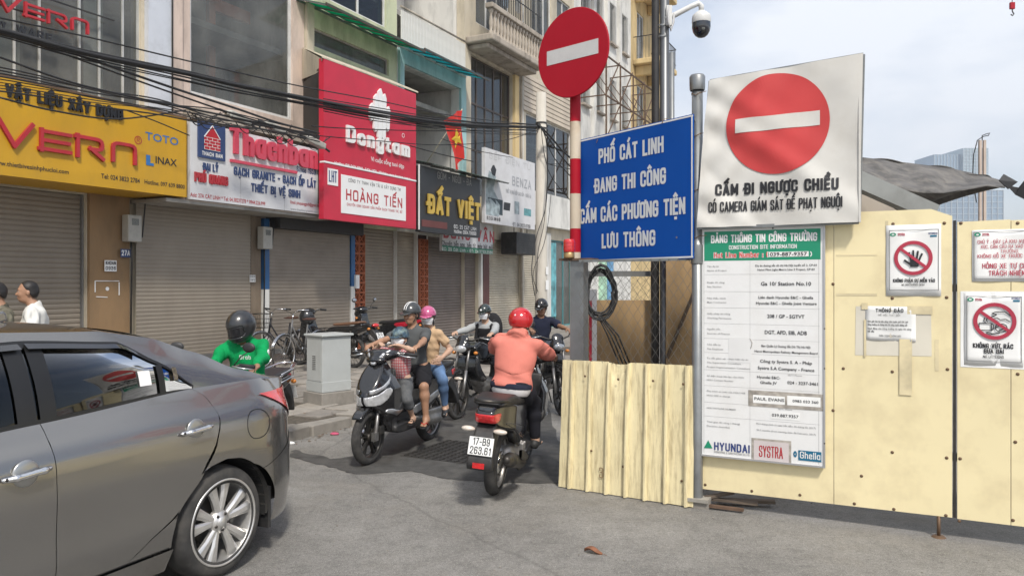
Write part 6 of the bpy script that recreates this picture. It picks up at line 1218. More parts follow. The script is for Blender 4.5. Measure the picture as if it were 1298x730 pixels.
# --- building F
F_b = Bd('shop_building', 'beige clad building with horizontal siding over a pale green glass band', 22.155, 26.6, 15.5, CREAM, [(22.5, 26.3, 4.75, 7.25), (22.9, 24.5, 9.3, 11.9), (25.0, 26.2, 9.3, 11.9), (22.2, 23.9, .13, 3.1), (24.3, 26.4, .13, 3.2)])
F_b.window(22.5, 26.3, 4.75, 7.25, cols=3, gl=glass_mat('teal_glass', (.35, .45, .42), ior=1.9), fw=.04); F_b.window(22.9, 24.5, 9.3, 11.9, cols=3, rows=1); F_b.window(25.0, 26.2, 9.3, 11.9, cols=2)
m = MB().box(0, 4.2, 0, .05, 0, .145); s0 = m.build('siding_board', M('siding_beige', (.52, .45, .36), .6, var=.06, dirt=.3, dcol=(.3, .25, .2)), F_b.g, bevel=.012); s0.location = (.1, -.055, 7.3); s0.rotation_euler = (R(-6), 0, 0)
for i in range(1, 8): o = share('siding_board', s0, F_b.g, (.1, -.055, 7.3+i*.155), (R(-6), 0, 0)); [o.modifiers.new('bevel', 'BEVEL')]; o.modifiers[0].width = .012; o.modifiers[0].segments = 2
F_b.box('fascia', WHITEW, 22.2, 26.55, 10.75, 10.997, 3.6, 4.7); F_b.shutter(22.22, 23.9, .13, 3.1, mat=M('shutter_cream'), rail=False); F_b.box('pier', WHITEW, 23.95, 24.28, 10.9, 10.997, .13, 3.4)
F_b.window(24.3, 26.4, .13, 3.2, cols=3, fr=M('teal_frame', (.06, .22, .24), .5), gl=GL1); F_b.box('poster', M('poster_teal', (.12, .36, .40), .5, var=.6, scale=3), 24.32, 24.9, 10.98, 11.04, .5, 3.1)
# --- building G and H
gh = [(27.3+1.55*i, 28.05+1.55*i, z, z+1.7) for i in range(4) for z in (5.4, 8.6, 11.8, 14.9)]
G_ = Bd('apartment_building', 'tall off-white building with rows of small grilled windows', 26.605, 33.3, 18.5, WHITEW, gh)
for (a, b, c, d) in gh:
    o = G_.window(a, b, c, d, cols=2, v=11.1, fw=.035); m = MB(); [m.bar((a-26.605+.02+.1*i, -.06, c+.02), (a-26.605+.02+.1*i, -.06, d-.02), .012) for i in range(8)]; m.build('grille', GREYM, o)
    G_.box('window_ledge', STONE, a-.06, b+.06, 10.84, 10.998, c-.09, c-.012)
for i in range(3): G_.box('pilaster', WHITEW, 28.35+1.55*i, 28.6+1.55*i, 10.86, 10.997, 4.6, 18.4)
G_.box('balcony', CREAM, 26.7, 28.3, 10.0, 10.998, 14.0, 14.5); G_.box('shop_fascia', M('pale_blue_wall'), 26.7, 33.2, 10.8, 10.997, 3.4, 4.5); G_.box('poster', M('poster_mix', (.35, .55, .40), .5, var=.7, scale=1.2), 29.2, 30.0, 10.93, 10.998, 1.0, 3.2); G_.box('poster', M('poster_blue', (.12, .30, .50), .5, var=.4, scale=1.2), 30.1, 30.8, 10.93, 10.998, 1.0, 3.2)
hh = [(34.2, 35.3, z, z+2.3) for z in (5.2, 8.6, 12.0, 15.4)]+[(36.9, 37.8, z, z+1.9) for z in (5.2, 8.6, 12.0, 15.4)]
H_ = Bd('apartment_building', 'yellow house with wrought iron balconies at the end of the row', 33.305, 39.3, 19.5, YELW, hh)
for (a, b, c, d) in hh: H_.window(a, b, c, d, cols=2, fw=.06)
for z in (8.55, 11.95, 15.35):
    H_.box('balcony_slab', YELW, 33.6, 36.4, 9.7, 10.998, z-.3, z-.05, bevel=.04); H_.box('bracket', YELW, 33.9, 34.15, 10.2, 10.997, z-.75, z-.302, bevel=.05); H_.box('bracket', YELW, 35.8, 36.05, 10.2, 10.997, z-.75, z-.302, bevel=.05)
    m = MB()
    for i in range(20): m.bar((.35+.138*i, -1.24, z-.05), (.35+.138*i, -1.24, z+.95), .016)
    m.bar((.32, -1.24, z+.95), (3.1, -1.24, z+.95), .035); m.bar((.32, -1.24, z+.2), (3.1, -1.24, z+.2), .02); m.bar((3.08, -1.24, z+.95), (3.08, -.02, z+.95), .035); m.bar((.33, -1.24, z+.95), (.33, -.02, z+.95), .035)
    for i in range(8): m.bar((3.08, -1.2+.15*i, z-.05), (3.08, -1.2+.15*i, z+.95), .016); m.bar((.33, -1.2+.15*i, z-.05), (.33, -1.2+.15*i, z+.95), .016)
    m.build('balcony_railing', DARKM, H_.g)
H_.box('pilaster', M('pale_blue_wall'), 38.4, 38.9, 10.85, 10.997, 3, 19.4); H_.box('cornice', YELW, 33.3, 39.3, 10.6, 10.998, 4.3, 4.6)
# steel frame in front of G
sf = thing('billboard_frame', 'rusty steel truss frame of a former billboard on the white building', 'billboard', S(27.0, 11, 0), TH); RU = M('rusty_steel', (.12, .075, .05), .8, metal=.2, var=.4, scale=10)
for i in range(5):
    for z in (5.3, 7.0, 8.7, 10.2):
        x = i*1.6
        if i < 4:
            m = MB(); m.bar((x, -1.1, z), (x+1.6, -1.1, z), .05); m.build('beam', RU, sf)
            if z < 10: m = MB(); m.bar((x, -1.1, z), (x+1.6, -1.1, z+1.6), .035); m.build('brace', RU, sf)
        m = MB(); m.bar((x, -1.1, z), (x, -.02, z), .04); m.build('strut', RU, sf)
    m = MB(); m.bar((i*1.6, -1.13, 5.3), (i*1.6, -1.13, 10.2), .05); m.build('post', RU, sf); m = MB(); m.bar((i*1.6, -1.1, 8.7), (i*1.6, -.05, 10.15), .03); m.build('brace', RU, sf)
# utility pole and overhead cables
up = thing('utility_pole', 'round concrete utility pole on the pavement right of the white panel', 'utility pole', S(18.3, 8.5, 0), TH)
m = MB(); m.lathe([(.17, 0), (.165, 1), (.13, 6.68), (.0, 6.7)], 20); m.build('pole', M('pole_concrete', (.50, .47, .41), .85, var=.1, bump=.2, dirt=.5, dcol=(.28, .25, .2), stretch=(1, 1, .3)), up)
m = MB(); m.bar((-.3, -.02, 5.8), (.3, -.02, 5.8), .06); m.build('cross_arm', DARKM, up); m = MB()
for z in (5.72, 5.86): m.lathe([(.15, 0), (.15, .04)], 16, Matrix.Translation((0, 0, z)))
m.build('clamp', DARKM, up); bx('notice', PW, up, -.09, .09, -.175, -.168, 1.5, 1.75); bx('notice', PW, up, -.08, .07, -.175, -.168, 1.9, 2.1)
CAB = M('cable_black', (.02, .02, .021), .65, var=.3)
def c3(px, py, v=8.5):
    u_, z = onv(px, py, v); return S(u_, v, z)
def cables(name, label, sets, v=8.5):
    g = thing(name, label, 'cables', (0, 0, 0))
    for pts, r, dv in sets:
        P_ = [c3(x, y, v+dv) for x, y in pts]; out = []
        for i in range(len(P_)-1):
            p0, p1, p2, p3 = P_[max(i-1, 0)], P_[i], P_[i+1], P_[min(i+2, len(P_)-1)]
            for k in range(6):
                t = k/6; out.append(.5*((2*p1)+(-p0+p2)*t+(2*p0-5*p1+4*p2-p3)*t*t+(-p0+3*p1-3*p2+p3)*t*t*t))
        out.append(P_[-1]); MB().tube(out, r, 6).build('cable', CAB, g)
    return g
main = [(-60, 26), (0, 38), (110, 67), (235, 93), (300, 108), (373, 122), (420, 131), (480, 142), (540, 152), (600, 158), (650, 160), (686, 161)]
cables('cable_bundle', 'thick main bundle of black overhead cables running to the concrete pole', [([(x, y+d+(e*math.sin(x/70.+i))) for x, y in main], r, .02*i) for i, (d, e, r) in enumerate(((0, .5, .022), (2.5, 1, .017), (-2, .8, .015), (5, 1.4, .011), (7.5, 1.8, .009), (9.5, 1.2, .008)))]+[([(410, 128+k*2.6), (480, 140+k*2.8), (560, 152+k*2.0), (640, 159+k*.6), (686, 161)], .009, .1) for k in range(-1, 6)])
cables('cable', 'single thin overhead wire above the main bundle', [([(-60, 10), (0, 23), (110, 47), (240, 78), (373, 108), (480, 128), (580, 148), (686, 159)], .010, 0)])
cables('cable_bundle', 'pair of sagging black cables crossing the dark display window', [([(40, 50), (110, 74), (170, 95), (235, 117), (300, 138), (350, 155), (400, 168)], .016, .1), ([(40, 54), (110, 79), (170, 101), (235, 124), (300, 146), (350, 160), (400, 172)], .012, .2), ([(-40, 60), (0, 73), (55, 93), (110, 110), (200, 130), (300, 150), (400, 172)], .013, .3)])
tang = []
for i in range(9):
    b = i*2.6; tang.append(([(-40, 78+b*1.6), (40, 94+b*1.3), (120, 112+b+r2.uniform(-3, 3)), (200, 128+b*.8+r2.uniform(-4, 4)), (270, 143+b*.6+r2.uniform(-5, 5)), (340, 155+b*.7+r2.uniform(-5, 6)), (405, 172+b*.5+r2.uniform(-4, 4))], r2.uniform(.005, .011), r2.uniform(.3, 1.1)))
for i in range(16):
    x = r2.uniform(230, 380); y = 140+(x-230)*.2; tang.append(([(x, y+r2.uniform(-6, 4)), (x+r2.uniform(8, 25), y+r2.uniform(8, 22)), (x+r2.uniform(25, 50), y+r2.uniform(-4, 14))], r2.uniform(.004, .009), r2.uniform(.7, 1.2)))
tang.append(([(0, 124), (70, 141), (150, 151), (235, 140)], .012, .9)); tang.append(([(160, 140), (200, 155), (240, 172)], .009, 1.3))
cables('cable_tangle', 'tangle of low black cables hanging along the top of the yellow and white signs', tang)
cables('cable_bundle', 'three thin wires crossing the red signboard towards the flag', [([(395, 160), (440, 163), (530, 166), (620, 166), (690, 163)], .010, .2), ([(400, 172), (470, 178), (560, 184), (640, 178), (686, 163)], .009, .3), ([(520, 185), (560, 196), (600, 205)], .012, .8), ([(560, 176), (600, 190), (650, 200)], .008, .6)])
cables('cable_bundle', 'dark green and black cables dropping from the pole towards the street side', [([(686, 161), (700, 176), (718, 196), (760, 230)], .026, -.3), ([(686, 163), (700, 182), (718, 206), (760, 250)], .020, -.3), ([(688, 165), (700, 196), (716, 216), (760, 262)], .014, -.3), ([(686, 163), (690, 195), (700, 226), (730, 262)], .010, -.2), ([(688, 206), (720, 214), (760, 218)], .012, 0), ([(688, 208), (720, 208), (760, 206)], .009, 0)])
cables('cable_bundle', 'loose wires running down the left side of the concrete pole', [([(690, 165), (694, 200), (692, 260), (680, 300), (674, 340), (678, 375)], .012, -.25), ([(694, 215), (690, 280), (682, 320), (680, 372)], .010, -.25), ([(700, 230), (692, 300), (676, 345), (682, 370)], .008, -.25)])
for lab, px, py in (('white splice box hanging in the cables above the house badge', 303, 150), ('white splice box hanging in the cables above the pink sign name', 350, 163), ('white splice box hanging in the cables beside the red signboard', 400, 181)):
    a, z = onv(px, py, 9.5); g = thing('splice_box', lab, 'cable box', S(a, 9.5, z), TH); f = Field((-.3, -.12, -.15), (.3, .12, .15), .012); f.box((0, 0, 0), (.22, .07, .055), .02, rotm(0, .18, .1)); f.box((-.2, 0, .04), (.06, .05, .04), .02); f.folds(.006, 40, 2); f.build('case', M('box_grey_white', (.45, .44, .40), .6, dirt=.6), g); [MB().tube(pp, .02, 6).build('gland', CAB, g) for pp in ([(-.4, 0, .06), (-.2, 0, .04)], [(.2, 0, -.04), (.4, .02, -.1)])]
# electrical cabinet on the pavement
eb = thing('electrical_cabinet', 'grey metal electrical cabinet on a concrete plinth at the pavement edge', 'electrical cabinet', (-2.37, 9.9, .125), R(47)); eb.scale = (.74, .9, .95); CG_ = M('cabinet_grey', (.42, .44, .43), .5, var=.04, dirt=.3, dcol=(.28, .27, .24))
bx('plinth', CONC, eb, -.33, .33, -.24, .24, -.1, .16, bevel=.012); bx('body', CG_, eb, -.29, .29, -.20, .20, .162, .90, bevel=.008); bx('lid', CG_, eb, -.325, .325, -.235, .235, .903, .935, bevel=.01); bx('lower_band', CG_, eb, -.295, .295, -.205, .205, .165, .30, bevel=.004); bx('door', CG_, eb, -.298, -.291, -.18, .18, .31, .89, bevel=.003)
for i in range(8): bx('vent_slot', DARKM, eb, -.302, -.2975, -.04, .04, .46+i*.025, .468+i*.025); 
# ---------------------------------------------------------------- site fence on the right
DV = (V.x*-1, V.y*-1); PR = Plane((1.39, 5.70), DV); RA = PR.ang
FEN = M('fence_cream', (.80, .695, .425), .5, var=.04, scale=1.4, dirt=.42, dcol=(.46, .36, .21), dscale=3.4, bump=.08, bscale=8); FENC = M('fence_cream_dirty', (.76, .665, .41), .5, var=.06, scale=2, dirt=.75, dcol=(.26, .19, .10), dscale=4.5, stretch=(7, 7, .8), bump=.15, bscale=30)
def rt(name, label, cat, x=0, y=0, z=0, group=None): return thing(name, label, cat, (PR.p.x+PR.d.x*x-PR.d.y*y, PR.p.y+PR.d.y*x+PR.d.x*y, z), RA, group)
def ptp(g, pl, s, x0, yb, x1, cap, mat, bold=.16, off=.004, name='lettering', org=0, **k):
    a, z = pl.at(x0, yb); b, _ = pl.at(x1, yb); _, zt_ = pl.at(x0, yb-cap); return letters(s, a-org, b-org, z, zt_-z, bold, y=-off, **k).build(name, mat, g)
fc = rt('site_fence', 'cream sheet metal site fence standing on short legs', 'fence')
def T(px): return PR.at(px, 300)[0]
edges = [T(889), T(1057), T(1207.5)]; tops = [(2.12, 2.14), (2.14, 2.09)]
for i in range(2):
    x0, x1 = edges[i]+.002, edges[i+1]-.002; m = MB(); zs = ((.13, .135) if i == 0 else (.135, .14))
    pl_ = [(x0, zs[0]), (x1, zs[1]), (x1, tops[i][1]), (x1-.12 if i else x1, 2.14), (x0, tops[i][0])]; m.prism(pl_, 0, .035); m.build('fence_panel', FEN, fc)
e2 = [T(1213), T(1281.5), T(1281.5)+.62, T(1281.5)+1.24, T(1281.5)+1.9, T(1281.5)+2.6]
for i in range(5): m = MB(); m.prism([(e2[i]+.002, .137), (e2[i+1]-.002, .137), (e2[i+1]-.002, 2.055), (e2[i]+.002, 2.05)], 0, .035); m.build('fence_panel', FEN, fc)
bx('gate_post', DARKM, fc, T(1208.6), T(1212), .005, .06, .14, 2.06)
bx('back_rail', GREYM, fc, 0, e2[-1], .037, .08, .5, .55); bx('back_rail', GREYM, fc, 0, e2[-1], .037, .08, 1.6, 1.65)
SCR = M('screw_rust', (.16, .10, .06), .6, metal=.5); m = MB(); m.lathe([(0, .004), (.008, .003), (.011, 0)], 8, Matrix.Rotation(R(90), 4, 'X')); s0 = None
for (px, py) in ((1072, 268), (1132, 284), (1197, 283), (1131, 378), (1200, 377), (1069, 467), (1131, 471), (1201, 468), (894, 614), (953, 622), (1014, 627), (1083, 638), (1133, 645), (1199, 653), (1131, 573), (1200, 580), (1217, 581), (1216, 660), (1284, 659), (1218, 283), (1290, 283), (1287, 560), (1056, 520), (1056, 360), (1092, 603), (1290, 474)):
    a, z = PR.at(px, py); s0 = share('screw', s0, fc, (a, -.001, z)) if s0 else m.build('screw', SCR, fc); s0.location = (a, -.001, z)
# dirt lines and tape on the panels
TAPE = M('old_tape', (.72, .62, .39), .5, var=.1, dirt=.5)
for (x0, y0_, x1, y1_) in ((1060, 322, 1112, 325), (1060, 372, 1112, 375), (1122, 280, 1126, 300), (1185, 430, 1190, 470)):
    a, z0_ = PR.at(x0, y1_); b, z1_ = PR.at(x1, y0_); bx('tape', TAPE, fc, a, b, -.0015, -.0002, z0_, z1_)
lg = rt('fence_leg', 'short rusty screw foot under the fence gate', 'fence foot', PR.at(1190, 662)[0], .01); m = MB(); m.tube([(0, 0, .003), (0, 0, .14)], .011, 8); m.build('rod', SCR, lg); m = MB(); m.lathe([(.0, .012), (.03, .012), (.045, .0)], 14); m.build('foot', SCR, lg)
# grey post
gp_ = rt('steel_post', 'tall galvanised steel post carrying the white banner', 'post', T(886)-.004, -.035); GALV = M('galvanised', (.27, .28, .28), .42, metal=.7, var=.15, scale=6, dirt=.35, dcol=(.16, .13, .10)); m = MB(); m.lathe([(.040, .06), (.040, 3.17), (.0, 3.172)], 24); m.build('post', GALV, gp_); m = MB(); m.lathe([(.052, 3.08), (.056, 3.09), (.058, 3.18), (.05, 3.195), (0, 3.198)], 24); m.build('cap', GALV, gp_); m = MB(); m.lathe([(.045, 1.8), (.047, 1.82), (.047, 1.92), (.045, 1.94)], 24); m.build('clamp', GALV, gp_)
bx('base_plate', M('plate_grey', (.33, .31, .27), .7, dirt=.6), gp_, -.07, .09, -.06, .06, .05, .075); bx('foot', CONC, gp_, -.02, .09, -.04, .05, 0, .055)
wm = MB()
for z in (3.05, 2.75, 2.35, 2.0): wm.tube([(.04*math.cos(a)-.002, -.045*math.sin(a)*1.0, z+.012*math.sin(a*3)) for a in [k*math.pi/6 for k in range(13)]], .0025, 4); wm.tube([(.03, -.045, z), (.08, -.06, z+.005)], .0025, 4)
wm.build('tie_wire', M('rusty_wire', (.2, .12, .07), .7), gp_)
db = rt('debris', 'rusty angle bar and broken boards lying under the fence corner', 'debris', T(905), .02); WD = M('old_wood', (.13, .10, .075), .9, var=.4, scale=12, stretch=(.3, 3, 3), bump=.4)
for i, (a, b, w_) in enumerate((((-.32, -.06, .02), (.22, -.06, .025), .03), ((-.25, .02, .05), (.30, .06, .05), .05), ((-.1, -.03, .06), (.12, .1, .10), .035), ((.0, .1, .03), (.4, .2, .04), .06))): m = MB(); m.bar(a, b, w_, .02); m.build('bar' if i == 0 else 'board', RU if i == 0 else WD, db)
# info board
ib = rt('information_board', 'white construction site information board with a green heading', 'information board', 0, -.045); BW = M('board_white', (.76, .76, .75), .4, var=.05, dirt=.35, dcol=(.42, .39, .34), dscale=3); BGR = M('board_green', (.01, .25, .135), .4, var=.04)
bl, bz0 = PR.at(889, 575); br, _ = PR.at(1046.5, 592); bz1 = PR.at(890, 289)[1]; bx('panel', BW, ib, bl, br, 0, .03, bz0, bz1, bevel=.003)
m = MB(); m.bar((bl+.004, -.002, bz0), (bl+.004, -.002, bz1), .012); m.bar((br-.004, -.002, bz0), (br-.004, -.002, bz1), .012); m.bar((bl, -.004, bz1-.004), (br, -.004, bz1-.004), .012); m.bar((bl, -.004, bz0+.004), (br, -.004, bz0+.004), .012); m.build('edge_trim', M('alu_edge', (.5, .5, .5), .4, metal=.6), ib)
ga, gz0 = PR.at(894.5, 331); gb, _ = PR.at(1041, 330); gz1 = PR.at(895, 294.5)[1]; bx('heading_strip', BGR, ib, ga, gb, -.0012, -.0001, gz0, gz1)
def I2(s, cx0, cyb, cx1, cap, mat, bold=.14, c=2, pr=False, off=.003, **k):
    if c == 2: f_ = lambda x, y: (880+x/4.56, 280+y/4.56)
    else: f_ = lambda x, y: (880+x/4.294, 430+y/4.294)
    x0, yb = f_(cx0, cyb); x1, _ = f_(cx1, cyb)
    if pr: a, z = PR.at(x0, yb); b, _ = PR.at(x1, yb); return printed(s, a, b, z, cap/4.5/F*5.6*.95, y=-off, bold=.006 if mat is not INK else .014).build('lettering', mat, ib)
    ptp(ib, PR, s, x0, yb, x1, cap/4.5, mat, bold, off=off, **k)
I2('BẢNG THÔNG TIN CÔNG TRƯỜNG', 105, 128, 713, 38, WHTL, .19); I2('CONSTRUCTION SITE INFORMATION', 208, 166, 597, 20, WHTL, .17); PNK = M('letter_salmon', (.62, .10, .08), .5)
a, z0_ = PR.at(907, 327); b, z1_ = PR.at(967, 321); I2('Hot Line Number : (', 120, 214, 434, 26, WHTL, .34); ptp(ib, PR, 'Hot Line Number : (', 907, 326.7, 974.5, 5.6, PNK, .20, off=.0045)
I2(')', 672, 206, 684, 26, WHTL, .2); a, z0_ = PR.at(976, 326); b, z1_ = PR.at(1026, 318.8); bx('number_strip', PW, ib, a, b, -.0035, -.0014, z0_, z1_); I2('039-887-9357', 444, 205, 657, 21, INK, pr=True, off=.0055)
G3 = M('print_grey2', (.22, .22, .22), .6)
rows = [('Tên dự án', 83, 268, 150, 9, G3), ('Name of Project', 83, 292, 195, 9, G3), ('Dự án đường sắt đô thị Hà Nội tuyến số 3, CP-03', 360, 265, 712, 11, INK), ('Hanoi Pilot Light Metro Line 3 Project, CP-03', 372, 288, 700, 11, INK), ('Đoạn thi công', 83, 360, 183, 9, G3), ('Site Section', 83, 384, 165, 9, G3), ('Ga 10/ Station No.10', 392, 373, 680, 21, INK),
 ('Nhà thầu chính', 83, 450, 190, 9, G3), ('Main Contractor', 83, 473, 195, 9, G3), ('Liên danh Hyundai E&C - Ghella', 378, 448, 692, 15, INK), ('Hyundai E&C - Ghella Joint Venture', 364, 481, 712, 15, INK), ('Giấy phép thi công', 83, 538, 215, 9, G3), ('Working Permission', 83, 563, 222, 9, G3), ('208 / GP - SGTVT', 428, 558, 642, 20, INK), ('Nguồn vốn', 83, 626, 158, 9, G3), ('Sources of Finance', 83, 651, 213, 9, G3), ('DGT, AFD, EIB, ADB', 414, 650, 656, 21, INK), ('Chủ đầu tư', 83, 714, 160, 9, G3)]
for (s, a_, b_, c_, d_, mt) in rows: I2(s, a_, b_, c_, d_, mt, pr=True)
rows = [('The Employer', 77, 52, 167, 9, G3), ('Ban Quản Lý Đường Sắt Đô Thị Hà Nội', 372, 38, 636, 13, INK), ('Hanoi Metropolitan Railway Management Board', 335, 66, 675, 12, INK), ('Tư vấn giám sát - thực hiện dự án', 77, 102, 300, 9, G3), ('The Supervision Consultant -', 77, 125, 272, 9, G3), ('Project Implementation Consultant', 77, 149, 312, 9, G3), ('Công ty Systra S. A - Pháp', 364, 122, 645, 17, INK), ('Systra S.A Company - France', 352, 158, 658, 17, INK),
 ('Số điện thoại liên lạc của HGU', 77, 197, 277, 9, G3), ('HGU Contact Number', 77, 219, 221, 9, G3), ('Hyundai E&C-', 348, 206, 474, 15, INK), ('Ghella JV', 365, 236, 455, 15, INK), ('SĐT/ Phone', 514, 194, 590, 8, G3), ('024 - 3237-3461', 512, 238, 677, 17, INK), ('Phụ trách an toàn của HGU HSE', 77, 279, 285, 9, G3), ('HGU HSE in charge', 77, 302, 203, 9, G3), ('HGU HOTLINE NUMBER', 77, 370, 234, 9, G3), ('SĐT/ Phone', 463, 376, 538, 8, G3), ('039.887.9357', 428, 413, 572, 17, INK), ('Thời gian thi công ( tháng)', 77, 444, 255, 9, G3), ('Duration (months)', 77, 467, 200, 9, G3),
 ('90,5 tháng (tính từ ngày bắt đầu: 06 tháng 02, 2017)', 343, 455, 665, 9, G3), ('90.5 months (from starting date: 06 February, 2017)', 345, 489, 665, 9, G3)]
for (s, a_, b_, c_, d_, mt) in rows: I2(s, a_, b_, c_, d_, mt, c=3, pr=True)
ln = MB()
for y_ in (311, 408, 500, 590, 675): a, z = PR.at(894, 280+y_/4.56); b, _ = PR.at(1040, 300); ln.box(a, b, -.0008, -.0002, z, z+.001)
for y_ in (72, 165, 250, 340, 415): a, z = PR.at(894, 430+y_/4.294-1); b, _ = PR.at(1040, 300); ln.box(a, b, -.0008, -.0002, z, z+.001)
a, _ = PR.at(952, 300); ln.box(a, a+.001, -.0009, -.0003, bz0+.12, gz0); a, _ = PR.at(1038.5, 300); ln.box(a, a+.0015, -.0009, -.0003, bz0+.02, gz0); a, _ = PR.at(894, 300); ln.box(a, a+.0012, -.0009, -.0003, bz0+.02, gz0); ln.build('table_rule', G3, ib)
def strip(x0, y0_, x1, y1_, mat, nm='paper_strip', off=.0025, par=None, rot=0): a, z0 = PR.at(x0, y1_); b, _ = PR.at(x1, y1_); _, z1 = PR.at(x0, y0_); return bx(nm, mat, par or ib, a, b, -off, -off+.0009, z0, z1)
DTP = M('dirty_tape', (.36, .33, .29), .6, var=.4, scale=20); SPK = M('pinkish_paper', (.60, .54, .53), .7, var=.1)
strip(950, 493, 1045, 513, DTP, off=.0022); strip(956, 499, 996, 509, PW, off=.0034); strip(999, 500, 1041, 512, PW, off=.0034); I2('PAUL EVANS', 334, 324, 495, 17, INK, c=3, pr=True, off=.0050); I2('0983 033 360', 540, 336, 680, 15, INK, c=3, pr=True, off=.0050)
strip(925, 427, 954, 458, M('faded_paper', (.70, .70, .69), .7, var=.06), off=.0015); strip(977.5, 519.5, 1015, 529, PW, off=.0018); m = MB(); m.tube([(PR.at(952, 428)[0], -.004, PR.at(952, 428)[1]), (PR.at(955, 434)[0], -.004, PR.at(955, 434)[1]), (PR.at(953, 441)[0], -.004, PR.at(953, 441)[1])], .002, 5); m.build('torn_edge', DTP, ib)
m = MB(); a, z = PR.at(894, 566); b, zt_ = PR.at(905, 556.5); m.add([(a, -.003, z), (b, -.003, z+.004), ((a+b)/2, -.003, zt_)], [(0, 1, 2)]); m.build('triangle_logo', BGR, ib)
NV2 = M('logo_navy', (.03, .05, .18), .5); ptp(ib, PR, 'HYUNDAI', 907, 567.5, 951.5, 8.5, NV2, .2, off=.003); ptp(ib, PR, 'ENGINEERING & CONSTRUCTION CO.,LTD', 907, 571.5, 951.5, 2, G3, .14, off=.003)
strip(954, 553, 1004, 582, DTP, off=.0022); strip(957, 556, 1001, 580, SPK, off=.0036); ptp(ib, PR, 'SYSTRA', 963.5, 576, 994, 13, REDM, .15, off=.0048)
GHB = M('logo_teal', (.01, .14, .25), .5); strip(1013, 568.5, 1042, 581, GHB, off=.003); ptp(ib, PR, 'Ghella', 1015, 578, 1040.5, 7.5, WHTL, .15, off=.0042); m = MB(); a, z = PR.at(1009, 573.5); disc(m, a, z, .012, .022, -.003, r0=.3); m.build('ring_logo', GHB, ib)
m = MB()
for (px, py) in ((981, 290), (890, 412), (890, 429), (1046, 416), (1046, 466), (1046, 560)): a, z = PR.at(px, py); m.ell((a, -.006, z), (.006, .004, .006), 8, 6)
m.build('screw', DARKM, ib)
# banner
bn = rt('banner', 'white fabric banner with a big red no entry disc on the steel post', 'banner', 0, -.10); cTL, cTR, cBR, cBL = PR.at(903, 106), PR.at(1095, 73), PR.at(1089.5, 283), PR.at(888, 290)
def wr(x, z): fx = x-cBL[0]; fz = z-cBL[1]; return .010*math.sin(fx*9+fz*5)+.010*math.exp(-((fx*.8+fz-.95)/.09)**2)-.008*math.exp(-((fx*1.1+fz-.5)/.07)**2)+.006*math.sin((fx-fz)*26)*math.exp(-((fx-.1)/.3)**2)+.007*math.sin(fx*21-fz*9+1)*(1.2-fx*.5)+.006*math.sin((fx*1.0+fz*1.4)*17)*math.exp(-fx*2)+.012*math.exp(-((fx-.25-fz*.2)/.06)**2)*.5+.004*math.sin(fz*30+fx*22)*math.exp(-fx*3)+.008*math.sin(fx*5.5+2)*math.exp(-fz*2)
def bwarp(v): return (v[0], v[1]-wr(v[0], v[2]), v[2])
def bil(a, b):
    lo_ = Vector(cBL).lerp(Vector(cBR), a); hi_ = Vector(cTL).lerp(Vector(cTR), a); p = lo_.lerp(hi_, b); e = .010*math.sin(a*14)*(1-b)*.5-.012*math.sin(math.pi*b)*(1 if a < .01 else 0); return (p.x+e, -wr(p.x, p.y), p.y)
BANM = M('banner_fabric', (.62, .605, .565), .75, var=.04, scale=1.6, dirt=.45, dcol=(.44, .40, .34), dscale=2.0, bump=.25, bscale=7); m = MB(); m.grid(bil, 220, 220); m.build('fabric', BANM, bn)
m = MB(); e = .03
for a, b in (((cBL[0], cBL[1]), (cTL[0], cTL[1])), ((cTL[0], cTL[1]), (cTR[0], cTR[1])), ((cTR[0], cTR[1]), (cBR[0], cBR[1])), ((cBR[0], cBR[1]), (cBL[0], cBL[1]))): m.bar((a[0], .032, a[1]), (b[0], .032, b[1]), .022)
m.build('frame', GALV, bn); bx('side_wrap', BANM, bn, cBR[0]+.0, cBR[0]+.012, -.01, .04, cBR[1], cTR[1]-.01)
RDB = M('banner_red', (.52, .045, .045), .7, var=.08, scale=2, dirt=.15, dcol=(.4, .08, .07), bump=.2, bscale=7); m = MB(); xa, _ = PR.at(924, 160); xb, _ = PR.at(1053.5, 160); cx = (xa+xb)/2; zt_ = (PR.at(1003, 97)[1]+PR.at(980, 97)[1])/2; zb_ = PR.at(970, 224)[1]
disc(m, cx, (zt_+zb_)/2, (xb-xa)/2, (zt_-zb_)/2, -.0055, n=96, rings=30, warp=bwarp); m.build('red_disc', RDB, bn)
xa, zl = PR.at(936, 173); xb, _ = PR.at(1041, 165); zh = PR.at(936, 155.5)[1]; m = MB(); m.grid(lambda a, b: bwarp((xa+(xb-xa)*a, -.0085, zl+(zh-zl)*b+.012*a)), 40, 6); m.build('white_bar', BANM, bn)
for s, x0, yb, x1, cap, bo in (('CẤM ĐI NGƯỢC CHIỀU', 911, 249, 1064, 11.5, .25), ('CÓ CAMERA GIÁM SÁT ĐỂ PHẠT NGUỘI', 902.5, 270.5, 1069.5, 11, .19)): ptp(bn, PR, s, x0, yb, x1, cap, INK, bo, off=.006, warp=bwarp)
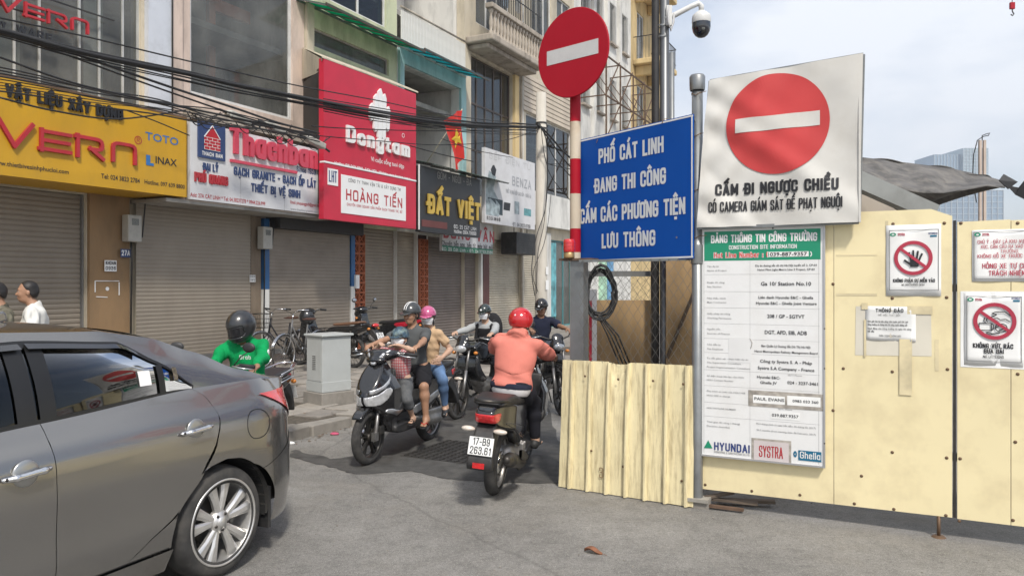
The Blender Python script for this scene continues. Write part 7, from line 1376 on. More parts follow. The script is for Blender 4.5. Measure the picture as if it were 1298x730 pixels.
# posters on the fence
def poster(label, x0, y0_, x1, y1_, name='poster', cat='poster', mat=PW, tilt=0):
    a, z0 = PR.at(x0, y1_); b, _ = PR.at(x1, y1_); z1 = PR.at(x0, y0_)[1]; g = rt(name, label, cat, 0, -.0015); m = MB(); m.grid(lambda s, t: (a+(b-a)*s, -.001-.003*abs(math.sin(s*5+t*4))-.002*math.sin(s*9), z0+(z1-z0)*t+tilt*(s-.5)), 10, 8); m.build('sheet', mat, g, solid=.001); return g, a, b, z0, z1
MAR = M('print_maroon', (.40, .03, .06), .6)
def frame_(g, x0, y0_, x1, y1_, off=.0075):
    a, z0 = PR.at(x0, y1_); b, _ = PR.at(x1, y1_); z1 = PR.at(x0, y0_)[1]; m = MB(); e = .004
    m.box(a, b, -off, -off+.0005, z0, z0+e); m.box(a, b, -off, -off+.0005, z1-e, z1); m.box(a, a+e, -off, -off+.0005, z0, z1); m.box(b-e, b, -off, -off+.0005, z0, z1); m.build('print_border', G3, g)
def logos(g, x0, y, x1):
    m = MB(); a, z = PR.at(x0+4, y); disc(m, a, z, .018, .012, -.0076, r0=.5); m.build('ring_logo', BGR, g); ptp(g, PR, 'SYSTRA', x0+10, y+1.5, x0+19, 3, MAR, .2, off=.0076)
    if x1: ptp(g, PR, 'HYUNDAI', x1-12, y-.5, x1-1, 2, NV2, .2, off=.0076); a, z0 = PR.at(x1-10, y+3); b, _ = PR.at(x1-1.5, y); bx('ghella_logo', GHB, g, a, b, -.0078, -.0072, z0, z0+.012)
def ban(g, cx, cy, rx, ry, ang=-40):
    a, z = PR.at(cx, cy); r_ = abs(PR.at(cx+rx, cy)[0]-PR.at(cx-rx, cy)[0])/2; m = MB(); disc(m, a, z, r_, r_, -.0105, r0=.80, n=44); c, s = math.cos(R(ang)), math.sin(R(ang)); m.bar((a-r_*.88*c, -.0112, z-r_*.88*s), (a+r_*.88*c, -.0112, z+r_*.88*s), .0008, r_*.16); m.build('ban_ring', MAR, g); return a, z, r_
p1, a, b, z0, z1 = poster('square no entry poster with a black hand in a red ring', 1123, 286, 1193, 375); frame_(p1, 1127, 292, 1190, 368); logos(p1, 1128, 297.5, 1189)
cx, cz, rr_ = ban(p1, 1157.5, 327, 24.5, 22)
m = MB(); hx, hz, k_ = cx+rr_*.05, cz-rr_*.22, rr_
m.prism([(hx-.20*k_, hz-.30*k_), (hx+.22*k_, hz-.30*k_), (hx+.30*k_, hz+.12*k_), (hx-.22*k_, hz+.14*k_)], -.0092, -.008)
for (dx, l_, an) in ((-.16, .52, 12), (-.02, .62, 3), (.12, .58, -8), (.24, .46, -22)): c, s = math.sin(R(-an)), math.cos(R(an)); m.bar((hx+dx*k_, -.0092-abs(dx)*.001, hz+.05*k_), (hx+(dx+c*l_)*k_, -.0092-abs(dx)*.001, hz+(.05+s*l_)*k_), .001, .10*k_)
m.bar((hx-.14*k_, -.0094, hz-.18*k_), (hx-.52*k_, -.0094, hz+.10*k_), .001, .11*k_); m.build('hand_print', INK, p1); ptp(p1, PR, 'KHÔNG PHẬN SỰ MIỄN VÀO', 1132, 357.5, 1185, 3.6, INK, .2, off=.008); ptp(p1, PR, 'NO UNAUTHORISED ENTRY', 1143, 362, 1172, 2, INK, .16, off=.008)
p2, a, b, z0, z1 = poster('white tow away warning poster cut by the right edge', 1232, 292, 1320, 357); frame_(p2, 1234, 294, 1318, 354); logos(p2, 1235, 297.5, None)
for s, x0, y_, x1, c_, mt, bo in (('CHÚ Ý : ĐÂY LÀ KHU VỰC BỐC', 1239, 309, 1313, 4, MAR, .13), ('XÚC, CẨN CẨU RA VÀO CÔNG', 1243, 315, 1311, 3.8, MAR, .13), ('TRƯỜNG', 1268, 320.5, 1290, 3.6, MAR, .13), ('KHÔNG ĐỖ XE TRƯỚC CỔNG', 1239, 327, 1313, 4, MAR, .14), ('HỎNG XE TỰ CHỊU', 1245, 340, 1308, 5.5, MAR, .16), ('TRÁCH NHIỆM', 1253, 349, 1300, 5.5, MAR, .16)): ptp(p2, PR, s, x0, y_, x1, c_, mt, bo, off=.008)
p3, a, b, z0, z1 = poster('square no littering poster with line drawn hands in a red ring', 1222, 371, 1297, 462); frame_(p3, 1225, 375, 1295, 457); logos(p3, 1226, 379.5, 1294); bx('white_backing', PW, p3, PR.at(1222, 400)[0]-.02, PR.at(1297, 400)[0]+.05, -.001, 0, z0-.015, z1+.01)
m = MB(); a, z = PR.at(1260.5, 407); k_ = (PR.at(1288, 407)[0]-PR.at(1233, 407)[0])/2
def pl2(pts, w_=.045): 
    for p, q in zip(pts, pts[1:]): m.bar((a+p[0]*k_, -.009-.0004*p[0], z+p[1]*k_), (a+q[0]*k_, -.009-.0004*q[0], z+q[1]*k_), .0008, w_*k_)
pl2([(.75, .30), (.45, .52), (.05, .50), (-.12, .42), (.10, .36), (-.18, .22), (-.10, .12), (.12, .18), (.25, .08), (.50, .12), (.72, -.02)]); pl2([(-.72, -.12), (-.72, -.5), (-.15, -.5), (-.15, -.12), (-.72, -.12)]); pl2(arc(-.15, -.31, .1, .19, -90, 90, 6)); pl2(arc(.30, -.35, .28, .22, 0, 360, 10)); pl2([(-.35, -.58), (-.1, -.68), (.25, -.62), (-.2, -.72), (-.4, -.62)]); pl2([(.05, -.35), (.3, -.2), (.4, -.4), (.2, -.5)]); pl2([(-.45, .2), (-.5, .0), (-.42, -.08)]); pl2([(-.33, .22), (-.38, .02), (-.3, -.06)])
m.build('hands_print', INK, p3); ban(p3, 1260.5, 407, 27.5, 24, -38)
for s, x0, y_, x1, c_, bo in (('KHÔNG VỨT RÁC', 1233, 440, 1284, 5, .22), ('BỪA BÃI', 1247, 447, 1272, 4.8, .22), ('NO LITTERING', 1246, 453, 1272, 3, .16)): ptp(p3, PR, s, x0, y_, x1, c_, INK, bo, off=.008)
p4, a, b, z0, z1 = poster('creased notice sheet taped over a larger torn paper', 1097, 388, 1161, 431, tilt=-.004); q_ = MB(); A_ = PR.at(1084, 450); B__ = PR.at(1181, 450); zt_ = PR.at(1084, 388)[1]; q_.add([(A_[0], -.0005, A_[1]), (B__[0], -.0005, A_[1]+.012), (B__[0]-.004, -.0006, zt_-.006), (A_[0]+.004, -.0006, zt_)], [(0, 1, 2, 3)]); q_.build('torn_backing', M('plastic_sleeve', (.66, .62, .52), .3, var=.1), p4)
for s, x0, y_, x1, c_, bo in (('THÔNG BÁO', 1110, 395, 1145, 3.8, .22), ('(VỀ VIỆC THAY ĐỔI)', 1113, 400, 1141, 1.8, .14), ('Kính gửi: Các hộ dân sống trên tuyến phố Cát Linh', 1100, 408, 1151, 2, .14), ('Công trường xin thông báo thi công tuyến đường sắt', 1100, 412, 1150, 2, .14), ('Hoạt động của Công trường từ ngày thi công', 1100, 417, 1155, 2, .14), ('bắt đầu', 1100, 420.5, 1108, 2, .14), ('TRÂN TRỌNG THÔNG BÁO', 1114, 426, 1142, 1.8, .14)): ptp(p4, PR, s, x0, y_, x1, c_, INK, bo, off=.0075)
for (x0, y0_, x1, y1_) in ((1150, 388, 1182, 398), (1095, 405, 1098, 452), (1140, 430, 1156, 500), (1092, 384, 1100, 392)): a, z0 = PR.at(x0, y1_); b, z1 = PR.at(x1, y0_); bx('tape', TAPE, p4, a, b, -.0062, -.0055, z0, z1)
# ---------------------------------------------------------------- corner: corrugated sheets, mesh, enclosure
cp = Vector((.417, 6.23)); cq = Vector((1.352, 5.665)); PC = Plane(cp, (cq-cp)); Lc = (cq-cp).length
cf = thing('corrugated_fence', 'low fence of dented cream corrugated sheets below the wire mesh', 'fence', (cp.x, cp.y, 0), PC.ang)
def rib(x):
    t = (x % .157)/.157
    return 0 if t < .66 else (-.032*min(1, (t-.66)/.07) if t < .80 else -.032*max(0, 1-(t-.80)/.07) if t < .87 else 0)
for i in range(3):
    x0, x1 = Lc*i/3-(.012 if i else 0), Lc*(i+1)/3+.0; xs = sorted({x0, x1, *[k*.157+o*.157-.02 for k in range(-1, 10) for o in (.0, .66, .73, .80, .87) if x0 < k*.157+o*.157-.02 < x1]}); m = MB(); n = len(xs); vs = []; NZ = 16; lean = .0
    for j in range(NZ+1):
        t = j/NZ
        for x in xs:
            zb_ = .008; zt_ = 1.035+.012*x+(-.045*max(0, 1-abs(x-.50)/.09))
            dent = .035*math.exp(-((x-.5)/.07)**2-((t-1)/.12)**2)+.006*math.sin(x*6+t*5)*t+.0015*math.sin(x*23+t*17)
            vs.append((x-.028*(1-t)*(1-x/Lc), rib(x+.02)-.03*(1-t)-.0025*i+dent, zb_+(zt_-zb_)*t))
    m.add(vs, [(j*n+k, j*n+k+1, (j+1)*n+k+1, (j+1)*n+k) for j in range(NZ) for k in range(n-1)]); m.build('corrugated_sheet', FENC, cf, solid=.0025)
m = MB(); m.lathe([(0, .004), (.007, .003), (.010, 0)], 8, Matrix.Rotation(R(90), 4, 'X')); s0 = None
for (px, py) in ((786, 480), (830, 482), (868, 486), (744, 476), (792, 590), (866, 608), (752, 570)): a, z = PC.at(px, py); s0 = share('screw', s0, cf) if s0 else m.build('screw', SCR, cf); s0.location = (a, -.036, z)
st_ = MB(); st_.box(.0, Lc+.02, .03, .06, .96, 1.0); st_.build('top_rail', GALV, cf); m = MB(); letters('3', PC.at(762, 597)[0], PC.at(767, 597)[0], PC.at(761, 603)[1], .075, .12, y=-.040, mb=m); m.build('painted_mark', M('mark_brown', (.28, .20, .11), .7), cf)
sp_ = thing('steel_post', 'square grey post at the corner behind the wire mesh', 'post', (.545, 6.28, 0), PC.ang); bx('post', GALV, sp_, -.06, .06, -.03, .06, 0, 1.84); bx('top_plate', RU, sp_, -.15, .14, -.06, .09, 1.842, 1.86)
be = thing('beacon_lamp', 'red traffic warning beacon with a brass base on the corner post', 'lamp', (.468, 6.26, 1.861)); m = MB(); m.lathe([(0, 0), (.042, 0), (.045, .01), (.042, .045), (.038, .05)], 24); m.build('base', M('brass_dull', (.45, .30, .14), .4, metal=.6), be); m = MB(); m.lathe([(.046, .05), (.048, .06), (.047, .14), (.04, .155), (0, .158)], 24); m.build('lens', M('beacon_red', (.55, .02, .02), .15, var=.2, scale=40, coat=1), be); m = MB(); [m.lathe([(.049, z), (.050, z+.004), (.049, z+.008)], 24) for z in (.07, .095, .12)]; m.build('ring', M('beacon_red'), be)
mw = thing('wire_mesh', 'galvanised diamond wire mesh between the corner post and the tall post', 'wire mesh', (cp.x+.12, cp.y-.07, 0), PC.ang); m = MB(); m2 = MB(); Wm, z0, z1, st = Lc-.14, 1.02, 1.84, .072
def zig(mm, x0, sgn):
    n = int((z1-z0)/(st*.55)); pts = []
    for i in range(n+1): pts.append((x0+(st/2 if (i % 2) == 0 else 0)*1.0, -.002*sgn, z0+(z1-z0)*i/n))
    mm.tube(pts, .0016, 4, caps=False)
k = 0; x = 0
while x < Wm:
    zig(m if k % 2 else m2, x, 1 if k % 2 else -1) if False else None
    n = int((z1-z0)/.052); pts = [(x+(.036 if (i+k) % 2 else 0)+r2.uniform(-.002, .002), .002*(-1)**i, z0+(z1-z0)*i/n) for i in range(n+1)]; m.tube(pts, .0017, 4, caps=False); x += .036; k += 1
o = m.build('mesh_wire', M('mesh_wire', (.20, .19, .17), .5, metal=.6, var=.3), mw); o['kind'] = 'stuff'; fr = MB(); fr.bar((0, .015, 1.835), (Wm, .015, 1.835), .02); fr.build('rail', GALV, mw)
# wire loops hanging behind the mesh
cw = thing('cable_coil', 'coil of old black cable hanging behind the wire mesh', 'cable coil', (.74, 6.38, 1.60)); m = MB()
for i in range(7):
    a0 = r2.uniform(0, 6); rx, rz_ = r2.uniform(.10, .145), r2.uniform(.17, .235); pts = [((rx*math.cos(t/16*2*math.pi)+r2.uniform(-.006, .006))*(1-.15*math.sin(t/16*2*math.pi)), .02*math.sin(t+i)+.008*i, -.02+rz_*math.sin(t/16*2*math.pi)+.06*rx*math.cos(t/16*6.28)) for t in range(17)]; m.tube(pts, r2.uniform(.006, .010), 6, caps=False)
for i in range(4): m.tube([(-.02+.01*i, .01, -.22), (.06+.03*i, .03, -.38), (.16+.03*i, .04, -.62)], .007, 5)
m.build('loop', CAB, cw)
PLY = M('plywood', (.42, .28, .14), .8, var=.22, scale=3, dirt=.6, dcol=(.10, .065, .035), dscale=2.2, stretch=(1, 1, .5), bump=.15)
en = thing('site_enclosure', 'plywood sided enclosure behind the wire mesh and blue sign', 'enclosure', (.66, 7.1, 0), 0)
bx('plywood_board', PLY, en, .05, .64, .0, .02, .02, 1.50); bx('plywood_board', PLY, en, .70, 1.22, -.35, -.33, .02, 2.05); bx('plywood_board', PLY, en, 1.222, 1.75, -.35, -.33, .02, 2.0); bx('post', GALV, en, .62, .68, -.1, -.04, 0, 2.3); bx('cross_rail', GALV, en, .0, .63, -.02, .02, 1.72, 1.77); m = MB(); m.bar((.70, -.38, 1.0), (1.08, -.38, 1.92), .025); m.build('diagonal_brace', DKF, en); m = MB(); m.bar((.645, -.12, .1), (.61, -.12, 1.8), .012); m.build('lath', WD, en)
m = MB()
x = 0.0; k = 0
while x < .62: n = 8; m.tube([(x+(.036 if (i+k) % 2 else 0), .03, 1.5+.04*i*.75) for i in range(n+1)], .0017, 4, caps=False); x += .036; k += 1
o = m.build('mesh_wire', M('mesh_wire'), en); o['kind'] = 'stuff'
rw = thing('marker_post', 'thin red and white striped marker board behind the corner post', 'marker', (.72, 6.9, 0), 0); bx('board', WHTL, rw, -.02, .045, 0, .015, .1, 1.6); bx('red_stripe', M('sign_red'), rw, -.024, -.0, -.004, .0, .9, 1.5)
# round no-entry sign on its striped pole
rp_ = thing('sign_pole', 'red and white striped pole carrying the round no entry sign', 'sign pole', (.548, 6.62, 0)); REDP = M('road_red', (.36, .006, .018), .5, spec=.2, var=.06, dirt=.15, dcol=(.25, .02, .03)); STW = M('stripe_white', (.55, .47, .36), .5, var=.15, dirt=.5, dcol=(.32, .2, .1), dscale=6)
yy = lambda py: CAMH-(py-HZ)/F*6.62
cut_ = [-.1, yy(320), yy(290), yy(246), yy(202), yy(155), yy(20)]; cols = [STW, REDP, STW, REDP, STW, REDP]
for i, (a, b) in enumerate(zip(cut_, cut_[1:])): m = MB(); m.lathe([(.047, max(0, a)), (.047, b)], 24); m.build('band', cols[i], rp_)
RSD = (.738, -.674); rsz = CAMH-(67-HZ)/F*6.5; rs = thing('no_entry_sign', 'round red no entry sign with a grey white bar high on the striped pole', 'road sign', ((725-649)/F*6.5, 6.50, rsz), math.atan2(RSD[1], RSD[0]))
m = MB(); mt_ = Matrix.Rotation(R(90), 4, 'X'); m.lathe([(0, .0), (.374, .0), (.378, -.004), (.378, -.016), (.372, -.02), (0, -.02)], 64, mt_, smooth=False); m.build('disc', REDP, rs); bx('white_bar', M('bar_white', (.55, .54, .53), .45, var=.05, dirt=.25), rs, -.275, .275, -.0025, -.0001, -.062, .062); m = MB(); m.bar((-.2, .03, .1), (.2, .03, .1), .03, .04); m.bar((-.2, .03, -.1), (.2, .03, -.1), .03, .04); m.build('bracket', GALV, rs)
# blue sign
PB = Plane((1.345, 5.60), (.59, -.81)); bs_ = thing('road_notice_sign', 'blue rectangular road closure sign with four lines of white lettering', 'road sign', (PB.p.x, PB.p.y, 0), PB.ang); BLU = M('road_blue', (.0, .065, .33), .5, spec=.2, var=.04, dirt=.1, dcol=(.02, .1, .3))
a0, zz0 = PB.at(730, 335); a1, _ = PB.at(878.5, 325); zz1 = PB.at(730, 181)[1]; zr0 = PB.at(878, 325)[1]; zr1 = PB.at(878.5, 142)[1]; z0, z1 = (zz0+zr0)/2, (zz1+zr1)/2; bx('panel', BLU, bs_, a0, a1, 0, .012, z0, z1); e = .012
m = MB(); m.box(a0, a1, -.0015, -.0002, z0+.006, z0+.006+e); m.box(a0, a1, -.0015, -.0002, z1-.006-e, z1-.006); m.box(a0+.004, a0+.004+e, -.0017, -.0004, z0+.006, z1-.006); m.box(a1-.004-e, a1-.004, -.0017, -.0004, z0+.006, z1-.006); m.build('border', WHTL, bs_)
for s, x0, yb, x1, cap in (('PHỐ CÁT LINH', 759, 207, 841, 16), ('ĐANG THI CÔNG', 754, 244, 844, 15.5), ('CẤM CÁC PHƯƠNG TIỆN', 735.5, 282.5, 868.5, 15.5), ('LƯU THÔNG', 763, 313.5, 830.5, 15.5)): ptp(bs_, PB, s, x0, yb, x1, cap, M('reflective_white', (.60, .62, .64), .4, var=.03), .21, off=.003)
m = MB(); m.bar((a0+.02, .03, z0+.03), (a1, .03, z0+.03), .03, .035); m.bar((a0+.02, .03, z1-.03), (a1, .03, z1-.03), .03, .035); m.build('back_rail', GALV, bs_); m = MB()
for px, py in ((757, 177), (840, 152)): a, z = PB.at(px, py); m.tube([(a, -.008, z-.03), (a+.005, .0, z), (a+.02, .03, z+.01)], .003, 5)
m.build('tie_wire', M('rusty_wire'), bs_); m = MB(); a, z = PB.at(858, 301); disc(m, a, z, .008, .008, -.003); a, z = PB.at(735, 232); disc(m, a, z, .006, .006, -.003); m.build('dent', GALV, bs_)
# surveillance mast
sm = thing('camera_mast', 'black and grey twin mast carrying the surveillance camera', 'mast', (1.35, 6.95, 0)); m = MB(); m.lathe([(.042, 0), (.042, 6.4), (0, 6.41)], 20); mk = m.build('mast', M('galv_mast', (.16, .165, .17), .4, metal=.7, var=.12), sm); mk.location = (.035, 0, 0); m = MB(); m.lathe([(.036, 0), (.036, 6.4)], 16); ck = m.build('conduit', BLKM, sm); ck.location = (-.045, .01, 0)
WC = M('camera_white', (.62, .62, .60), .4, var=.04, dirt=.2); zc = lambda py: CAMH-(py-HZ)/F*6.9
m = MB(); m.tube([(.04, -.02, zc(24)), (.10, -.03, zc(20)), (.26, -.05, zc(9)), (.33, -.06, zc(5)), (.355, -.06, zc(9)), (.355, -.06, zc(15))], [.03, .026, .024, .026, .026, .022], 12); m.build('bracket_arm', WC, sm); bx('bracket_plate', WC, sm, .04, .09, -.07, .02, zc(33), zc(8)); m = MB(); m.tube([(.06, -.06, zc(8)), (.05, -.09, zc(30)), (.075, -.09, zc(41)), (.10, -.08, zc(30)), (.11, -.05, zc(18))], .010, 8); m.build('cable_loop', M('grey_cable', (.4, .4, .4), .5), sm)
for py in (32, 46): m = MB(); m.lathe([(.05, 0), (.05, .012)], 16, Matrix.Translation((.02, 0, zc(py)))); m.build('strap', GALV, sm)
sc_ = thing('surveillance_camera', 'white capped black dome camera hanging from the mast arm', 'camera', (1.705, 6.89, zc(33))); m = MB(); m.lathe([(0, .135), (.03, .13), (.05, .115), (.078, .09), (.083, .07), (.085, .03), (.082, .02)], 32); m.build('cap', WC, sc_); m = MB(); m.lathe([(.082, .02), (.083, -.02), (.074, -.06), (.055, -.09), (.03, -.108), (0, -.115)], 32); m.build('dome', M('dome_black', (.012, .014, .02), .08, coat=1, var=.05), sc_); m = MB(); m.ell((.0, -.066, -.045), (.025, .012, .025), 14, 8); m.build('lens', GL1, sc_)
tp_ = thing('steel_post', 'thin grey post standing behind the camera mast', 'post', (1.66, 7.95, 0)); m = MB(); m.lathe([(.028, 0), (.028, 4.05), (0, 4.06)], 14); m.build('post', GALV, tp_)
# ---------------------------------------------------------------- behind the fence: tarpaulin roof, pole, tower
sh_ = thing('shed', 'site shed with a sagging grey tarpaulin roof behind the fence', 'shed', (0, 0, 0)); TP = M('tarpaulin', (.105, .10, .095), .85, var=.4, scale=4, bump=.6, bscale=9, dirt=.7, dcol=(.24, .22, .19), dscale=7)
def at(px, py, y): return Vector(((px-649)/F*y, y, CAMH-(py-HZ)/F*y))
top_ = [(1040, 193), (1092, 200), (1150, 207), (1205, 214), (1250, 224), (1268, 229), (1275, 234)]; bot = [(1040, 236), (1092, 234), (1125, 238), (1170, 245), (1200, 245), (1250, 236), (1274, 238)]
def pin(tab, t): k = t*(len(tab)-1); i = min(int(k), len(tab)-2); return Vector(tab[i]).lerp(Vector(tab[i+1]), k-i)
m = MB(); m.grid(lambda a, b: (lambda p, q: at(*(q.lerp(p, b)), 8.2+.9*b+.05*math.sin(a*23)+.04*math.sin(a*41+b*9)))(pin(top_, a), pin(bot, a)), 70, 16); m.grid(lambda a, b: (lambda p: at(p.x, p.y, 9.1)+Vector((0, 2.6*b, -.25*b*b+.02*math.sin(a*30))))(pin(top_, a)), 50, 6); m.build('tarpaulin', TP, sh_, solid=.012)
BT = M('tarp_black', (.02, .02, .022), .6, var=.2); m = MB(); f1 = [at(1266, 229, 8.3), at(1272, 221, 8.35), at(1290, 231, 8.3), at(1278, 240, 8.3)]; m.add(f1, [(0, 1, 2, 3)]); f1 = [at(1276, 235, 8.2), at(1291, 238, 8.2), at(1299, 228, 8.15), at(1299, 253, 8.15), at(1287, 247, 8.2)]; m.add(f1, [(0, 1, 2, 3, 4)]); m.build('loose_flap', BT, sh_, solid=.01)
SHM = M('shed_grey', (.25, .26, .25), .6, var=.1, dirt=.4); m = MB(); m.bar(at(1080, 226, 7.6), at(1182, 271, 7.6), .14, .17); m.build('rafter', SHM, sh_); m = MB(); m.add([at(1040, 244, 8.0), at(1100, 246, 8.0), at(1150, 275, 8.0), at(1150, 360, 8.0), at(1040, 360, 8.0)], [(0, 1, 2, 3, 4)]); m.build('gable_board', STONE, sh_, solid=.03)
for px in (1060,): p = at(px, 300, 9.0); m = MB(); m.bar((p.x, p.y, 0), (p.x, p.y, at(px, 236, 9.0).z), .06); m.build('post', GALV, sh_)
po = thing('radio_pole', 'pale twin post with a looped wire on top in front of the glass tower', 'pole', (at(1245, 300, 16).x, 16, 0)); PG = M('pale_post', (.45, .37, .31), .7)
for dx in (-.045, .045): m = MB(); m.bar((dx, 0, 0), (dx, 0, at(1245, 178, 16).z), .05); m.build('post', PG, po)
z_ = at(1245, 172, 16).z; m = MB(); m.tube([(.0, 0, z_-.1), (0, 0, z_), (.08, 0, z_+.03), (.16, 0, z_+.05), (.13, 0, z_+.0), (.02, 0, z_-.02), (-.1, 0, z_-.1), (-.18, 0, z_-.4), (-.2, 0, z_-.9), (-.12, 0, z_-1.4)], .010, 6); m.build('wire', CAB, po)
tw = thing('glass_tower', 'distant blue glass office tower above the fence', 'office tower', (0, 0, 0)); TG = M('tower_glass', (.24, .33, .42), .22, var=.15, scale=.02, metal=.3); TGL = M('tower_glass_lit', (.36, .45, .50), .22, var=.1, scale=.02, metal=.3); TF = M('tower_fin', (.42, .47, .50), .5); DT = 620  # paler glass colour paints the lit side of the tower
def tbox(nm, mat, x0, y0_, x1, y1_, d0, d1): a = at(x0, y0_, DT); b = at(x1, y1_, DT); return bx(nm, mat, tw, a.x, b.x, DT+d0, DT+d1, max(0, b.z) if y1_ < 340 else 0, a.z)
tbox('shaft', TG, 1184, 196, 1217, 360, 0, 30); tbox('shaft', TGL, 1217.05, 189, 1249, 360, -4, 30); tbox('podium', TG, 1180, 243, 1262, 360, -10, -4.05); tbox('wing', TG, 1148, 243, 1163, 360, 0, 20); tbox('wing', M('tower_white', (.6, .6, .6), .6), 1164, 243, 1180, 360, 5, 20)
mm_ = MB()
for i in range(12): x0 = 1182+7.2*i; a = at(x0, 243, DT); mm_.box(a.x, a.x+.5, DT-10.6, DT-10.02, 0, a.z)
for i in range(16): a = at(1180, 243+i*7.3, DT); b = at(1262, 243, DT); mm_.box(a.x, b.x, DT-10.4, DT-10.01, a.z-.5, a.z)
o = mm_.build('facade_fins', TF, tw); mm_ = MB()
for i in range(8): a = at(1184+4.1*i, 196, DT); mm_.box(a.x, a.x+.35, DT-.5, DT-.02, 75, a.z)
for i in range(8): a = at(1217+4*i, 189, DT); mm_.box(a.x, a.x+.35, DT-4.5, DT-4.02, 75, a.z)
for i in range(12): a = at(1217, 192+i*4.4, DT); b = at(1249, 189, DT); mm_.box(a.x, b.x, DT-4.4, DT-4.01, a.z-.4, a.z)
mm_.build('facade_fins', TF, tw)
hk = thing('crane_hook', 'tiny red crane hook block hanging at the top right corner', 'crane hook', at(1283, 10, 45)); m = MB(); m.tube([(0, 0, .2), (0, 0, 14)], .02, 5); m.build('cable', CAB, hk); bx('block', REDP, hk, -.14, .14, -.08, .08, -.1, .3, bevel=.03); m = MB(); m.tube([(0, 0, -.1), (.02, 0, -.25), (.1, 0, -.38), (.02, 0, -.48), (-.08, 0, -.4)], .035, 8); m.build('hook', DARKM, hk)
# ---------------------------------------------------------------- vehicles and people
def hd(dx, dy): return math.atan2(dy, dx)
SK1 = M('skin', (.36, .20, .125), .5, var=.08, scale=18, bump=.05, bscale=120); SK2 = M('skin_light', (.47, .30, .21), .5, var=.08, scale=18); SKD = M('skin_tan', (.28, .15, .09), .5, var=.08, scale=18)
def cloth(name, col=None, **k): return MATS[name] if name in MATS else M(name, col, .88, var=k.pop('var', .10), scale=k.pop('scale', 9), bump=.22, bscale=k.pop('bscale', 16), spec=.25, **k)
car = build_car()
# family scooter
fx = hd(-.36, -.93); FL = (-.885, 8.12, 0); famg = None
scooter('black and silver scooter with its headlight on carrying a family of three', FL, fx, None, lamp=M('headlamp_lit', (.45, .46, .48), .06, metal=.5, var=.4, scale=18, coat=1, bump=.3, bscale=30, emit=((1, .97, .9), .12)))
gL = ((.955-.085, .30, 1.065), (1, .05, -.12), (0, 0, -1), 1.45); gR = ((.955-.085, -.30, 1.065), (1, -.05, -.12), (0, 0, -1), 1.45)
def grips(x=.0, dz=0): return dict(L=((gL[0][0]+x, .30, 1.065+dz),)+gL[1:], R=((gR[0][0]+x, -.30, 1.065+dz),)+gR[1:])
HGR = M('helmet_grey', (.04, .043, .045), .3, var=.2, coat=.4)
person('man in grey t-shirt and black shorts riding with a child in front', FL, fx, dict(s=.84, hs=.88, wide=1.12, pel=(.30, -.01, .85), spine=(.10, 0, 1), neck=(.05, 0, 1), hyaw=R(-14), hpitch=R(3), hands=grips(), feet=dict(L=((.52, .24, .335), (1, .25, -.05)), R=((.52, -.22, .335), (1, -.2, 0))), kne=dict(L=(1, .55, .6), R=(1, -.45, .6)), skin=SK1,
 top=dict(mat=cloth('tee_grey', (.085, .09, .092), dirt=.25, dcol=(.05, .05, .05)), sleeve=.30, loose=.017, belly=1.12), bottom=dict(name='shorts', mat=cloth('shorts_black', (.014, .014, .017)), len=.40, loose=.02), shoe='thong', strapmat=M('strap_red', (.45, .03, .02), .5), helmet=dict(kind='half', mat=HGR, brim=HGR, stripe=(-1, 1))), h=.0075)
PLAID = M('plaid_shirt', (.55, .16, .14), .85, var=.5, scale=9, detail=1)
def plaid():
    m = bpy.data.materials.new('plaid'); m.use_nodes = True; t = m.node_tree; b = t.nodes['Principled BSDF']; b.inputs['Roughness'].default_value = .9; c = t.nodes.new('ShaderNodeTexCoord'); l = t.links.new; out = None
    for d, sc, col in (('Z', 11, (.52, .06, .06)), ('Y', 13, (.50, .05, .05)), ('Z', 23, (.12, .08, .12))):
        w = t.nodes.new('ShaderNodeTexWave'); w.bands_direction = d; w.inputs['Scale'].default_value = sc; w.inputs['Distortion'].default_value = .4; l(c.outputs['Object'], w.inputs[0]); r = t.nodes.new('ShaderNodeValToRGB'); r.color_ramp.elements[0].position = .45; r.color_ramp.elements[1].position = .6; r.color_ramp.elements[1].color = (.65, .65, .65, 1); l(w.outputs[1], r.inputs[0])
        x = t.nodes.new('ShaderNodeMix'); x.data_type = 'RGBA'; x.inputs[7].default_value = col+(1,); l(r.outputs[0], x.inputs[0])
        if out is None: x.inputs[6].default_value = (.62, .48, .46, 1)
        else: l(out, x.inputs[6])
        out = x.outputs[2]
    l(out, b.inputs['Base Color']); return m
CAPM = M('cap_print', (.03, .06, .09), .7, var=.9, scale=26, detail=2, dirt=.8, dcol=(.30, .38, .34), dscale=22)
person('small boy in a plaid shirt, patterned cap and white mask standing at the scooter front', FL, fx, dict(s=.62, hs=.86, pel=(.72, .06, .76), spine=(.06, .02, 1), neck=(.06, 0, 1), hyaw=R(2), hpitch=R(-9), wide=.95, hands=dict(L=((.88, .12, 1.12), (.75, -.9, .05), (0, 0, -1), .5), R=((.90, -.08, 1.13), (.8, .75, 0), (0, 0, -1), .5)), elb=dict(L=(-.1, .9, -.3), R=(-.1, -.9, -.3)), feet=dict(L=((.73, .20, .375), (1, .2, 0)), R=((.76, -.06, .375), (1, 0, 0))), kne=dict(L=(1, .3, .2), R=(1, 0, .2)), skin=SK2, mask=1,
 top=dict(mat=plaid(), sleeve=.26, loose=.022, hem=.14, collar=M('plaid_shirt')), bottom=dict(name='shorts', mat=cloth('shorts_grey', (.10, .105, .11), dirt=.5, dcol=(.2, .2, .2), dscale=20), len=.52, loose=.022), shoe='sandal', helmet=dict(kind='cap', mat=CAPM)), h=.006)
PINKH = M('helmet_pink', (.50, .09, .22), .2, var=.12, coat=1)
